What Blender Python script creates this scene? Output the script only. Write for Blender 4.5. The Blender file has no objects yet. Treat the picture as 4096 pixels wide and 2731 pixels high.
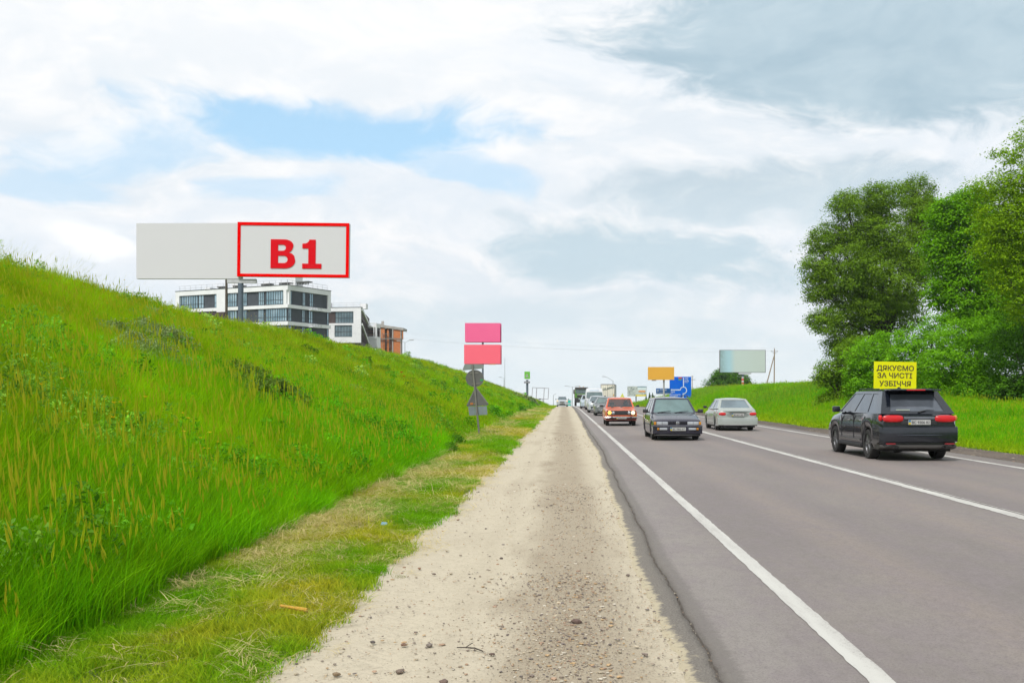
import bpy, bmesh, math, random
import numpy as np
from mathutils import Vector, Matrix
R = math.radians
rng = np.random.default_rng(7)
random.seed(7)
SC = bpy.context.scene
COL = SC.collection

# ---------------------------------------------------------------- camera
EYE = 1.6
cd = bpy.data.cameras.new('camera')
cam = bpy.data.objects.new('camera', cd)
COL.objects.link(cam)
cam.location = (0, 0, EYE)
cam.rotation_euler = (R(90), 0, 0)
cd.sensor_width = 36.0
cd.lens = 35.2
cd.shift_x = -0.0506
cd.shift_y = 0.0519
cd.clip_start = 0.1
cd.clip_end = 6000
SC.camera = cam

# ---------------------------------------------------------------- exposure
SC.view_settings.view_transform = 'Standard'
SC.view_settings.look = 'None'
SC.view_settings.exposure = 1.3
SC.view_settings.gamma = 1.0
SC.view_settings.use_curve_mapping = False
SC.cycles.max_bounces = 6
SC.cycles.transparent_max_bounces = 8

# ---------------------------------------------------------------- sun
SUN_AZ, SUN_EL = R(205), R(52)          # azimuth clockwise from +Y (view direction)
sd = bpy.data.lights.new('sun', 'SUN')
sun = bpy.data.objects.new('sun', sd)
COL.objects.link(sun)
sd.energy = 1.5
sd.angle = R(11)
sd.color = (1.0, 0.975, 0.94)
sdir = Vector((math.sin(SUN_AZ) * math.cos(SUN_EL), math.cos(SUN_AZ) * math.cos(SUN_EL), math.sin(SUN_EL)))
sun.rotation_euler = sdir.to_track_quat('Z', 'Y').to_euler()

# ---------------------------------------------------------------- node expression helper
class NX:
    """thin wrapper so that maths on node sockets can be written as expressions"""
    def __init__(s, nt, sock): s.nt, s.s = nt, sock
    def _m(s, op, *a, clamp=False):
        n = s.nt.nodes.new('ShaderNodeMath'); n.operation = op; n.use_clamp = clamp
        for i, v in enumerate((s,) + a):
            if isinstance(v, NX): s.nt.links.new(v.s, n.inputs[i])
            else: n.inputs[i].default_value = v
        return NX(s.nt, n.outputs[0])
    def __add__(s, o): return s._m('ADD', o)
    def __radd__(s, o): return s._m('ADD', o)
    def __sub__(s, o): return s._m('SUBTRACT', o)
    def __rsub__(s, o): return (s * -1.0) + o
    def __mul__(s, o): return s._m('MULTIPLY', o)
    def __rmul__(s, o): return s._m('MULTIPLY', o)
    def __truediv__(s, o): return s._m('DIVIDE', o)
    def mx(s, o): return s._m('MAXIMUM', o)
    def mn(s, o): return s._m('MINIMUM', o)
    def sat(s): return s._m('ADD', 0.0, clamp=True)
    def step(s, a, b):
        n = s.nt.nodes.new('ShaderNodeMapRange'); n.interpolation_type = 'SMOOTHSTEP'
        s.nt.links.new(s.s, n.inputs[0])
        n.inputs[1].default_value = a; n.inputs[2].default_value = b
        return NX(s.nt, n.outputs[0])
def comb(nt, x, y, z):
    n = nt.nodes.new('ShaderNodeCombineXYZ')
    for i, v in enumerate((x, y, z)):
        if isinstance(v, NX): nt.links.new(v.s, n.inputs[i])
        else: n.inputs[i].default_value = v
    return n.outputs[0]
def nnoise(nt, vec, scale, detail=4, rough=0.5, dist=0.0):
    n = nt.nodes.new('ShaderNodeTexNoise')
    n.inputs['Scale'].default_value = scale; n.inputs['Detail'].default_value = detail
    n.inputs['Roughness'].default_value = rough; n.inputs['Distortion'].default_value = dist
    if vec is not None: nt.links.new(vec, n.inputs['Vector'])
    return NX(nt, n.outputs[0])
def cmix(nt, f, a, b, blend='MIX'):
    n = nt.nodes.new('ShaderNodeMix'); n.data_type = 'RGBA'; n.blend_type = blend
    for i, v in ((0, f), (6, a), (7, b)):
        if isinstance(v, NX): nt.links.new(v.s, n.inputs[i])
        elif hasattr(v, 'is_linked'): nt.links.new(v, n.inputs[i])
        elif i == 0: n.inputs[i].default_value = v
        else: n.inputs[i].default_value = (*v[:3], 1)
    return n.outputs[2]

# ---------------------------------------------------------------- world: daylight sky under broken cloud
def make_world():
    w = bpy.data.worlds.new('World'); SC.world = w; w.use_nodes = True
    nt = w.node_tree; nt.nodes.clear()
    out = nt.nodes.new('ShaderNodeOutputWorld'); bg = nt.nodes.new('ShaderNodeBackground')
    nt.links.new(bg.outputs[0], out.inputs[0])
    bg.inputs[1].default_value = 0.1
    sky = nt.nodes.new('ShaderNodeTexSky'); sky.sky_type = 'NISHITA'; sky.sun_disc = False
    sky.sun_elevation = SUN_EL; sky.sun_rotation = SUN_AZ
    tc = nt.nodes.new('ShaderNodeTexCoord'); sp = nt.nodes.new('ShaderNodeSeparateXYZ')
    nt.links.new(tc.outputs['Generated'], sp.inputs[0])
    x, y, z = (NX(nt, sp.outputs[i]) for i in range(3))
    az = x._m('ARCTAN2', y); el = z._m('ARCSINE')
    def nv(x_, y_, z_, scale, det=7, rough=.55, dist=0.0): return nnoise(nt, comb(nt, x_, y_, z_), scale, det, rough, dist)
    e2 = el.mx(0.0) + 0.03
    # billows drawn out a little towards the horizon; a slow warp bends every layer
    w1 = nv(az * 1.6, el * 3.4, 7.0, 1.6, 4); w2 = nv(az * 1.6, el * 3.4, 17.0, 1.6, 4)
    A, E = az + (w1 - 0.5) * 0.34, el + (w2 - 0.5) * 0.13
    big = nv(A * 1.8, E * 4.2, 1.0, 2.1, 7, .55)
    mid = nv(A * 4.0, E * 8.5, 3.0, 2.6, 8, .60)
    fin = nv(A * 9.0, E * 17.0, 5.0, 3.1, 8, .62)
    def ell(a0, e0, ra, re, tilt=0.0):
        da = (A - R(a0)); de = (E - R(e0)) - da * tilt
        da = da / R(ra); de = de / R(re)
        return da * da + de * de
    warp = (mid - 0.5) * 2.3 + (fin - 0.5) * 1.5 + (big - 0.5) * 1.0
    def patch(a0, e0, ra, re, tilt=0.0, lo=1.25, hi=0.35, k=1.0):
        return (ell(a0, e0, ra, re, tilt) + warp * k).step(lo, hi)
    # openings through which the blue shows
    blue = patch(-11.3, 14.1, 11.5, 1.4, -0.03, 1.5, 0.3, 0.78)
    blue = blue.mx(patch(-22.5, 12.9, 5.5, 1.7, 0.22, 1.4, 0.1, 0.8) * 0.6)
    blue = blue.mx(patch(-4.5, 12.4, 4.5, .9, -0.25, 1.5, 0.2) * 0.6)
    blue = blue.mx(patch(-25, 10.8, 2.6, 1.4, 0.0, 1.3, 0.0) * 0.5)
    blue = blue.mx(patch(-16, 11.2, 3.2, .8, 0.0, 1.3, 0.0) * 0.45)
    gap = (big * 0.5 + mid * 0.5).step(0.56, 0.66) * (az._m('ABSOLUTE')).step(0.62, 0.9)
    blue = blue.mx(gap * 0.7)
    # thicker, darker cloud
    dark = patch(18.0, 19.0, 14.5, 4.6, -0.10, 1.45, 0.55, 0.75)
    dark = dark.mx(patch(20, 24, 15, 4.0, 0.0, 1.4, 0.3, 0.6))
    dark = dark.mx(patch(6.0, 8.0, 8.5, 2.0, -0.04, 1.5, 0.35, 0.95) * 0.97)
    dark = dark.mx(patch(13.0, 11.2, 9.0, 1.3, 0.05, 1.5, 0.2, 0.9) * 0.7)
    dark = dark.mx(patch(-3.0, 4.2, 13.0, 1.5, 0.05, 1.4, 0.0, 0.8) * 0.42)
    dark = dark.mx(patch(8.0, 3.6, 7.0, .8, 0.0, 1.4, 0.0, 0.8) * 0.40)
    dark = dark.mx((big * 0.6 + mid * 0.4).step(0.50, 0.60) * (az._m('ABSOLUTE')).step(0.5, 0.8) * 0.7)
    bright = patch(-23.4, 7.6, 2.0, 1.3, -0.35, 1.5, 0.2, 1.3) * 0.75
    K = 4.25
    def c(r, g, b): return (r * K, g * K, b * K)
    tex = (mid * 0.65 + fin * 0.35).step(0.40, 0.64)
    cloud = cmix(nt, tex, c(0.80, 0.86, 0.92), c(0.985, 0.985, 0.99))
    cloud = cmix(nt, big.step(0.53, 0.40) * 0.45, cloud, c(0.80, 0.87, 0.95))
    lit = (el.step(R(12), R(22))) * (az.step(R(4), R(-8)))
    cloud = cmix(nt, lit * 0.6, cloud, c(1.0, 1.0, 1.0))
    cloud = cmix(nt, bright, cloud, c(1.08, 1.08, 1.08))
    dcol = cmix(nt, (big * 0.4 + mid * 0.6).step(0.32, 0.68), c(0.38, 0.525, 0.62), c(0.54, 0.675, 0.755))
    dcol = cmix(nt, el.step(R(13), R(8)), dcol, c(0.56, 0.70, 0.785))
    cloud = cmix(nt, dark * 0.92, cloud, dcol)
    hz = el.step(R(8), R(0.5))
    cloud = cmix(nt, hz * 0.55, cloud, c(0.76, 0.865, 0.90))
    blu = cmix(nt, 0.75, sky.outputs[0], c(0.43, 0.69, 0.89))
    col = cmix(nt, (blue * (1.0 - dark)).sat(), cloud, blu)
    grd = el.step(R(-0.5), R(-6))
    col = cmix(nt, grd, col, c(0.25, 0.27, 0.22))
    nt.links.new(col, bg.inputs[0])
make_world()

# ---------------------------------------------------------------- materials
def rgb(*c): return (*c, 1.0)
def mat(name, col, rough=0.6, metal=0.0, col2=None, scale=6.0, detail=4, bump=0.0, bscale=None, spec=None, coat=0.0,
        trans=0.0, emit=None, estr=0.0, stretch=None, lo=0.35, hi=0.65):
    m = bpy.data.materials.new(name); m.use_nodes = True
    nt = m.node_tree; b = nt.nodes['Principled BSDF']
    b.inputs['Base Color'].default_value = rgb(*col)
    b.inputs['Roughness'].default_value = rough; b.inputs['Metallic'].default_value = metal
    if spec is not None: b.inputs['Specular IOR Level'].default_value = spec
    if coat: b.inputs['Coat Weight'].default_value = coat; b.inputs['Coat Roughness'].default_value = 0.06
    if emit: b.inputs['Emission Color'].default_value = rgb(*emit); b.inputs['Emission Strength'].default_value = estr
    if trans: b.inputs['Transmission Weight'].default_value = trans
    tc = nt.nodes.new('ShaderNodeTexCoord'); vec = tc.outputs['Object']
    if stretch:
        mp = nt.nodes.new('ShaderNodeMapping'); mp.inputs['Scale'].default_value = stretch
        nt.links.new(vec, mp.inputs[0]); vec = mp.outputs[0]
    if col2 is None: col2 = tuple(min(1.0, c * 0.86) for c in col)
    f = nnoise(nt, vec, scale, detail, 0.6).step(lo, hi)
    nt.links.new(cmix(nt, f, col, col2), b.inputs['Base Color'])
    if bump:
        bn = nt.nodes.new('ShaderNodeBump'); bn.inputs['Strength'].default_value = bump
        bn.inputs['Distance'].default_value = 0.02
        nt.links.new(nnoise(nt, vec, bscale or scale * 4, 5, 0.65).s, bn.inputs['Height'])
        nt.links.new(bn.outputs[0], b.inputs['Normal'])
    return m
def leafmat(name, mix=0.35, attr=True, col=(0.08, 0.2, 0.02), col2=None, rough=0.6, nscale=0.6, instancer=False):
    """thin leaf or blade: diffuse plus light passing through"""
    m = bpy.data.materials.new(name); m.use_nodes = True
    nt = m.node_tree; nt.nodes.clear()
    out = nt.nodes.new('ShaderNodeOutputMaterial')
    d = nt.nodes.new('ShaderNodeBsdfPrincipled'); t = nt.nodes.new('ShaderNodeBsdfTranslucent'); mx = nt.nodes.new('ShaderNodeMixShader')
    d.inputs['Roughness'].default_value = rough; d.inputs['Specular IOR Level'].default_value = 0.04
    a = nt.nodes.new('ShaderNodeAttribute'); a.attribute_name = 'shade'; a.attribute_type = 'GEOMETRY'
    v = NX(nt, a.outputs['Fac'])
    if instancer:
        ti = nt.nodes.new('ShaderNodeAttribute'); ti.attribute_name = 'tint'; ti.attribute_type = 'INSTANCER'
        base = ti.outputs['Color']
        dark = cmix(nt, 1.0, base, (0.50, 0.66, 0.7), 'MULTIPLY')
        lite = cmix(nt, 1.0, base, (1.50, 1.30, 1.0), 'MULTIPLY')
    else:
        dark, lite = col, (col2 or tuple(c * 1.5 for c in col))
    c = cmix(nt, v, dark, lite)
    nt.links.new(c, d.inputs['Base Color'])
    nt.links.new(cmix(nt, 1.0, c, (1.15, 1.1, 0.5), 'MULTIPLY'), t.inputs[0])
    mx.inputs[0].default_value = mix
    nt.links.new(d.outputs[0], mx.inputs[1]); nt.links.new(t.outputs[0], mx.inputs[2])
    nt.links.new(mx.outputs[0], out.inputs[0])
    return m

# ---------------------------------------------------------------- mesh building
class MB:
    """collects faces of one mesh object"""
    def __init__(s): s.v, s.f, s.m = [], [], []
    def add(s, vs, fs, mi=0, M=None):
        o = len(s.v)
        if M is not None: vs = [tuple(M @ Vector(v)) for v in vs]
        s.v += [tuple(v) for v in vs]
        s.f += [tuple(i + o for i in f) for f in fs]
        s.m += [mi] * len(fs)
        return s
    def box(s, x0, x1, y0, y1, z0, z1, mi=0, M=None):
        return s.add([(x0, y0, z0), (x1, y0, z0), (x1, y1, z0), (x0, y1, z0), (x0, y0, z1), (x1, y0, z1), (x1, y1, z1), (x0, y1, z1)],
                     [(0, 3, 2, 1), (4, 5, 6, 7), (0, 1, 5, 4), (1, 2, 6, 5), (2, 3, 7, 6), (3, 0, 4, 7)], mi, M)
    def cbox(s, x0, x1, y0, y1, z0, z1, b=0.02, mi=0, M=None):
        """box with bevelled edges"""
        bm = bmesh.new(); bmesh.ops.create_cube(bm, size=1)
        bmesh.ops.scale(bm, vec=(x1 - x0, y1 - y0, z1 - z0), verts=bm.verts)
        bmesh.ops.translate(bm, vec=((x0 + x1) / 2, (y0 + y1) / 2, (z0 + z1) / 2), verts=bm.verts)
        b = min(b, abs(x1 - x0) * .45, abs(y1 - y0) * .45, abs(z1 - z0) * .45)
        bmesh.ops.bevel(bm, geom=list(bm.edges), offset=b, segments=2, affect='EDGES', profile=0.6)
        bm.verts.index_update()
        s.add([v.co[:] for v in bm.verts], [[v.index for v in f.verts] for f in bm.faces], mi, M)
        bm.free(); return s
    def tube(s, pts, rad, n=8, mi=0, caps=True):
        pts = [Vector(p) for p in pts]
        if not hasattr(rad, '__len__'): rad = [rad] * len(pts)
        o = []; 
        for i, p in enumerate(pts):
            t = (pts[min(i + 1, len(pts) - 1)] - pts[max(i - 1, 0)]).normalized()
            a = Vector((0, 0, 1)) if abs(t.z) < 0.9 else Vector((1, 0, 0))
            e1 = t.cross(a).normalized(); e2 = t.cross(e1)
            for k in range(n):
                an = 2 * math.pi * k / n
                o.append(p + (e1 * math.cos(an) + e2 * math.sin(an)) * rad[i])
        fs = []
        for i in range(len(pts) - 1):
            for k in range(n):
                k2 = (k + 1) % n
                fs.append((i * n + k, i * n + k2, (i + 1) * n + k2, (i + 1) * n + k))
        if caps:
            fs.append(tuple(range(n))); fs.append(tuple(range((len(pts) - 1) * n, len(pts) * n))[::-1])
        return s.add(o, fs, mi)
    def lathe(s, prof, c, axis='x', n=24, mi=0):
        """prof: (along, radius) pairs round an axis through c"""
        o = []
        for a, r in prof:
            for k in range(n):
                an = 2 * math.pi * k / n
                p, q = r * math.cos(an), r * math.sin(an)
                o.append({'x': (c[0] + a, c[1] + p, c[2] + q), 'y': (c[0] + p, c[1] + a, c[2] + q), 'z': (c[0] + p, c[1] + q, c[2] + a)}[axis])
        fs = []
        for i in range(len(prof) - 1):
            for k in range(n):
                k2 = (k + 1) % n
                fs.append((i * n + k, i * n + k2, (i + 1) * n + k2, (i + 1) * n + k))
        return s.add(o, fs, mi)
    def disc(s, c, r, n=20, axis='y', mi=0, rz=None):
        rz = rz or r
        o = [(c[0] + r * math.cos(2 * math.pi * k / n), c[1], c[2] + rz * math.sin(2 * math.pi * k / n)) for k in range(n)]
        return s.add(o, [tuple(range(n))], mi)
    def poly(s, pts, y0, y1, mi=0):
        """polygon in the x-z plane given depth from y0 to y1"""
        n = len(pts)
        vs = [(p[0], y0, p[1]) for p in pts] + [(p[0], y1, p[1]) for p in pts]
        fs = [tuple(range(n)), tuple(range(n, 2 * n))[::-1]] + [(i, i + n, (i + 1) % n + n, (i + 1) % n) for i in range(n)]
        return s.add(vs, fs, mi)
    def mesh(s, name, mats, shift=(0, 0, 0), smooth=False, fix=True):
        me = bpy.data.meshes.new(name)
        v = np.array(s.v, dtype=np.float64).reshape(-1, 3) - np.array(shift)
        me.from_pydata(v.tolist(), [], s.f)
        for m in (mats if isinstance(mats, (list, tuple)) else [mats]): me.materials.append(m)
        if any(s.m): me.polygons.foreach_set('material_index', s.m)
        if fix:
            bm = bmesh.new(); bm.from_mesh(me); bmesh.ops.recalc_face_normals(bm, faces=bm.faces); bm.to_mesh(me); bm.free()
        if smooth:
            me.polygons.foreach_set('use_smooth', [True] * len(me.polygons))
            try: me.set_sharp_from_angle(angle=R(38))
            except Exception: pass
        me.update()
        return me
def link(name, me, parent=None):
    o = bpy.data.objects.new(name, me); COL.objects.link(o)
    if parent is not None: o.parent = parent
    return o
def tag(o, label=None, cat=None, group=None, kind=None):
    if label: o['label'] = label
    if cat: o['category'] = cat
    if group: o['group'] = group
    if kind: o['kind'] = kind
    return o
class Thing:
    """an Empty at the base of a thing; parts are given in world (or local) coordinates"""
    def __init__(s, name, label, cat, loc, group=None, world=True, rz=0.0):
        s.e = bpy.data.objects.new(name, None); COL.objects.link(s.e)
        s.e.location = loc; s.e.rotation_euler = (0, 0, rz); s.e.empty_display_size = 0.3
        s.sh = loc if world else (0, 0, 0)
        tag(s.e, label, cat, group)
    def part(s, name, mb, m, parent=None, smooth=False, label=None, kind=None, fix=True):
        o = link(name, mb.mesh(name, m, s.sh, smooth, fix), parent or s.e)
        return tag(o, label, kind=kind)
def one(name, mb, m, label, cat, group=None, kind=None, smooth=False, loc=(0, 0, 0)):
    o = link(name, mb.mesh(name, m, loc, smooth)); o.location = loc
    return tag(o, label, cat, group, kind)
def copy_thing(e, loc, label=None, rz=None, scale=None, group=None):
    c = e.copy(); COL.objects.link(c); c.location = loc
    if rz is not None: c.rotation_euler = (0, 0, rz)
    if scale is not None: c.scale = (scale,) * 3
    if label: c['label'] = label
    if group: c['group'] = group
    for k in [o for o in e.children]:
        k2 = k.copy(); COL.objects.link(k2); k2.parent = c
        for q in list(k.children):
            q2 = q.copy(); COL.objects.link(q2); q2.parent = k2
    return c
def text_geo(txt, h, bold=0.0, space=1.0, depth=0.004):
    """lettering of cap height h; returns vertices in x (across) and z (up), centred, and faces"""
    cu = bpy.data.curves.new('lettering', 'FONT'); cu.body = txt; cu.size = h / 0.72
    cu.align_x = 'CENTER'; cu.extrude = depth; cu.offset = bold * h; cu.space_character = space; cu.resolution_u = 3
    o = bpy.data.objects.new('lettering', cu); COL.objects.link(o)
    dg = bpy.context.evaluated_depsgraph_get(); dg.update()
    me = bpy.data.meshes.new_from_object(o.evaluated_get(dg))
    vs = [(v.co.x, -v.co.z, v.co.y) for v in me.vertices]; fs = [tuple(p.vertices) for p in me.polygons]
    bpy.data.objects.remove(o); bpy.data.curves.remove(cu); bpy.data.meshes.remove(me)
    return vs, fs
def text_into(mb, txt, h, at, facing=-1, width=None, bold=0.0, mi=0, slant=0.0, M=None):
    vs, fs = text_geo(txt, h, bold)
    if not vs: return
    xs = [v[0] for v in vs]; w = max(xs) - min(xs); cx = (max(xs) + min(xs)) / 2
    k = (width / w) if width else 1.0
    out = []
    for x, y, z in vs:
        X = (x - cx) * k
        if facing > 0: X = -X; y = -y
        out.append((at[0] + X, at[1] + y, at[2] + z + slant * X))
    mb.add(out, fs, mi, M)

# ---------------------------------------------------------------- the lie of the land
def road_z(y):
    y = np.asarray(y, dtype=float)
    u = np.clip(y - 90, 0, 150)
    return -6e-5 * u * u - 0.018 * np.clip(y - 240, 0, None)
_ns = rng.random((6, 4)) * 6.28
def wob(x, y, s=1.0):
    """gentle unevenness"""
    x = np.asarray(x, float) * s; y = np.asarray(y, float) * s
    o = 0
    for i, (a, b, c, d) in enumerate(_ns):
        f = 0.35 * 1.75 ** i
        o = o + np.sin(x * f * math.cos(a) + y * f * math.sin(a) + b) * np.cos(y * f * 0.7 * math.cos(c) - x * f * .6 * math.sin(c) + d) / 1.6 ** i
    return o / 2.2
def land_z(x, y):
    x = np.asarray(x, float); y = np.asarray(y, float)
    z = road_z(y) - 0.05
    Xc = np.interp(y, [0, 184, 250, 330, 450], [16, 16, 14, 12, 8])
    Hc = np.interp(y, [0, 28, 36, 45, 56, 85, 100, 139, 150, 184, 250, 330, 450, 600],
                   [4.92, 4.95, 4.75, 4.75, 4.88, 5.02, 5.12, 5.0, 4.95, 4.5, 3.6, 2.2, .8, 0])
    X = -x
    s = np.clip((X - 3.3) / (Xc - 3.3), 0, 1)
    prof = np.where(s < .08, s * s / .16, s - .04); prof = np.where(s > .9, .86 + .10 * (1 - ((1 - s) / .1) ** 2) * .98, prof) / .958
    left = Hc * prof + np.clip(X - Xc, 0, 70) * 0.055 * np.clip((600 - y) / 300, 0, 1) + np.clip(s * 6, 0, 1) * wob(x, y) * 0.16
    Hr = np.interp(y, [0, 40, 50, 60, 70, 90, 131, 156, 200, 240, 282, 350], [.5, .65, .9, 1.7, 2.1, 2.3, 2.4, 2.25, 1.25, .45, .1, 0])
    sr = np.clip((x - 12.0) / 9.0, 0, 1); sr = sr * sr * (3 - 2 * sr)
    right = Hr * sr + np.clip(sr * 4, 0, 1) * wob(x + 50, y) * 0.10 + np.clip(sr - .02, 0, 1) * 0
    verge = np.where((x < -1.5) & (x > -3.6), wob(x * 2, y * 2) * 0.02 + .045, 0.0)
    verge = np.where((x > 11.8), .045, verge)
    verge = np.where(x <= -3.6, .045, verge)
    return z + np.where(x < 0, left, right) + verge
def gz(x, y): return float(land_z(x, y))
F_, CX_, CY_ = 2300.0, 1295.0, 906.0      # surveyed bearings: focal length and vanishing point in the same units
def bx(p, d): return (p - CX_) * d / F_
def bz(q, d): return EYE + (CY_ - q) * d / F_
# ================================================================ ground, road, markings
def grid_mesh(xs, ys, zf, name, mats):
    X, Y = np.meshgrid(xs, ys)
    Z = zf(X, Y)
    v = np.stack([X, Y, Z], -1).reshape(-1, 3)
    nx, ny = len(xs), len(ys)
    i = np.arange(nx - 1)[None, :] + np.arange(ny - 1)[:, None] * nx
    f = np.stack([i, i + 1, i + 1 + nx, i + nx], -1).reshape(-1, 4)
    me = bpy.data.meshes.new(name)
    me.vertices.add(len(v)); me.vertices.foreach_set('co', v.ravel())
    me.loops.add(f.size); me.loops.foreach_set('vertex_index', f.ravel())
    me.polygons.add(len(f)); me.polygons.foreach_set('loop_start', np.arange(len(f)) * 4)
    me.polygons.foreach_set('use_smooth', np.ones(len(f), bool))
    me.materials.append(mats); me.update(calc_edges=True); me.validate()
    return me
YS = np.concatenate([np.arange(-12, 40, 0.5), np.arange(40, 120, 1.0), np.arange(120, 300, 2.5), np.arange(300, 700, 12), np.arange(700, 3200, 100)])
XL = np.concatenate([-np.geomspace(1500, 62, 12), np.arange(-60, -20, 2.0), np.arange(-20, -1.2, 0.4), [-1.2, 0.4, 1.5, 4, 8, 10.0], np.arange(11.0, 24, 0.5), np.arange(24, 60, 3.0), np.geomspace(62, 1500, 12)])

def ground_material():
    m = bpy.data.materials.new('meadow_soil'); m.use_nodes = True
    nt = m.node_tree; b = nt.nodes['Principled BSDF']; b.inputs['Roughness'].default_value = 0.95
    g = nt.nodes.new('ShaderNodeNewGeometry'); v = g.outputs['Position']
    f1 = nnoise(nt, v, 0.35, 6, 0.6).step(0.4, 0.62); f2 = nnoise(nt, v, 6.0, 5, 0.7).step(0.3, 0.7)
    c = cmix(nt, f1, (0.045, 0.115, 0.008), (0.10, 0.15, 0.010))
    c = cmix(nt, f2 * 0.6, c, (0.05, 0.06, 0.014))
    nt.links.new(c, b.inputs['Base Color'])
    bn = nt.nodes.new('ShaderNodeBump'); bn.inputs['Strength'].default_value = 0.7; bn.inputs['Distance'].default_value = 0.05
    nt.links.new(nnoise(nt, v, 18, 6, 0.7).s, bn.inputs['Height']); nt.links.new(bn.outputs[0], b.inputs['Normal'])
    return m
tag(link('ground', grid_mesh(XL, YS, lambda x, y: land_z(x, y), 'ground', ground_material())), kind='structure')

def asphalt_material():
    m = bpy.data.materials.new('worn_asphalt'); m.use_nodes = True
    nt = m.node_tree; b = nt.nodes['Principled BSDF']
    g = nt.nodes.new('ShaderNodeNewGeometry'); v = g.outputs['Position']
    sp = nt.nodes.new('ShaderNodeSeparateXYZ'); nt.links.new(v, sp.inputs[0])
    x, y = NX(nt, sp.outputs[0]), NX(nt, sp.outputs[1])
    big = nnoise(nt, comb(nt, x * 0.5, y * 0.12, 0.0), 0.9, 5, 0.6)
    str_ = nnoise(nt, comb(nt, x * 2.0, y * 0.10, 4.0), 1.2, 5, 0.6)
    fine = nnoise(nt, v, 60.0, 4, 0.8); mid = nnoise(nt, v, 22.0, 5, 0.7)
    c = cmix(nt, big.step(0.38, 0.64), (0.168, 0.146, 0.136), (0.205, 0.180, 0.160))
    # polished, slightly browner wheel tracks, and the paler margin by the edge line
    def band(x0, w): return ((x - x0)._m('ABSOLUTE')).step(w, 0.0)
    tr = band(2.95, .55).mx(band(4.75, .55)).mx(band(7.0, .55)).mx(band(8.8, .55))
    c = cmix(nt, tr * (0.55 + str_ * 0.4), c, (0.228, 0.190, 0.164))
    c = cmix(nt, band(1.2, 0.75) * 0.65, c, (0.245, 0.222, 0.200))
    m2 = nnoise(nt, comb(nt, x * 1.0, y * 0.6, 8.0), 3.2, 6, 0.7); m3 = nnoise(nt, comb(nt, x * 1.0, y * 0.5, 3.0), 14.0, 5, 0.75)
    c = cmix(nt, m2.step(0.42, 0.60) * 0.5, c, (0.188, 0.158, 0.160))
    c = cmix(nt, m3.step(0.47, 0.66) * 0.30, c, (0.125, 0.108, 0.096))
    c = cmix(nt, m3.step(0.47, 0.34) * 0.20, c, (0.26, 0.235, 0.215))
    c = cmix(nt, str_.step(0.55, 0.75) * 0.35, c, (0.140, 0.122, 0.126))
    c = cmix(nt, fine.step(0.46, 0.66) * 0.6, c, (0.105, 0.092, 0.086))
    c = cmix(nt, mid.step(0.62, 0.75) * 0.30, c, (0.28, 0.255, 0.235))
    at = nt.nodes.new('ShaderNodeAttribute'); at.attribute_name = 'edge'; e = NX(nt, at.outputs['Fac'])
    c = cmix(nt, (e * 1.15 + (mid - 0.5) * 1.0).step(0.30, 0.72) * 0.6, c, (0.125, 0.112, 0.098))
    nt.links.new(c, b.inputs['Base Color'])
    b.inputs['Roughness'].default_value = 0.72; b.inputs['Specular IOR Level'].default_value = 0.35
    bn = nt.nodes.new('ShaderNodeBump'); bn.inputs['Strength'].default_value = 0.5; bn.inputs['Distance'].default_value = 0.006
    nt.links.new((fine + mid * e * 8.0).s, bn.inputs['Height']); nt.links.new(bn.outputs[0], b.inputs['Normal'])
    return m
M_ASPH = asphalt_material()
YR = np.concatenate([np.arange(-12, 3, 1.0), np.arange(3, 30, 0.09), np.arange(30, 90, 0.4), np.arange(90, 300, 2.0), np.arange(300, 1600, 25)])
def edge_x(y):
    e = np.interp(y, [0, 5.6, 12, 28, 88, 150, 200], [.80, .85, .94, 1.08, 1.25, 1.3, 1.3])
    yy = np.asarray(y)
    e = e + 0.020 * wob(yy * 0 + 3, yy, 3.0) + 0.022 * wob(yy * 0 + 9, yy, 9.0) + 0.05 * wob(yy * 0 + 5, yy, .8)
    return e + rng.normal(0, 0.006, len(yy))
EX = edge_x(YR)
ZR = road_z(YR)
EXS = np.convolve(np.pad(EX, 8, 'edge'), np.ones(17) / 17, 'valid')
def strip(name, cols, m, kind='structure', edge=None):
    """cols: list of (x array, z-offset array)"""
    n = len(YR); k = len(cols)
    v = np.zeros((n, k, 3))
    for j, (xa, za) in enumerate(cols):
        v[:, j, 0] = xa; v[:, j, 1] = YR; v[:, j, 2] = ZR + za
    i = np.arange(k - 1)[None, :] + np.arange(n - 1)[:, None] * k
    f = np.stack([i, i + 1, i + 1 + k, i + k], -1).reshape(-1, 4)
    me = bpy.data.meshes.new(name); me.from_pydata(v.reshape(-1, 3).tolist(), [], f.tolist()); me.materials.append(m)
    if edge is not None:
        a = me.attributes.new('edge', 'FLOAT', 'POINT'); a.data.foreach_set('value', np.tile(np.array(edge, np.float32), n))
    me.polygons.foreach_set('use_smooth', [True] * len(f))
    return tag(link(name, me), kind=kind)
one_ = np.ones(len(YR))
RXE = 10.5 + 0.06 * wob(YR * 0 + 1, YR, 2.0) + rng.normal(0, .012, len(YR))
strip('road', [(EX + .015, -0.045 * one_), (EX, 0.018 * one_ + rng.normal(0, .004, len(YR))), (EXS + 0.06, 0.032 * one_), (EXS + .20, 0.036 * one_), (1.9 * one_, .036 * one_), (5.8 * one_, .05 * one_), (9.9 * one_, .036 * one_), (RXE, .034 * one_), (RXE + .02, -.03 * one_)], M_ASPH, edge=[1, 1, .8, 0, 0, 0, 0, .2, .4])
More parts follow.
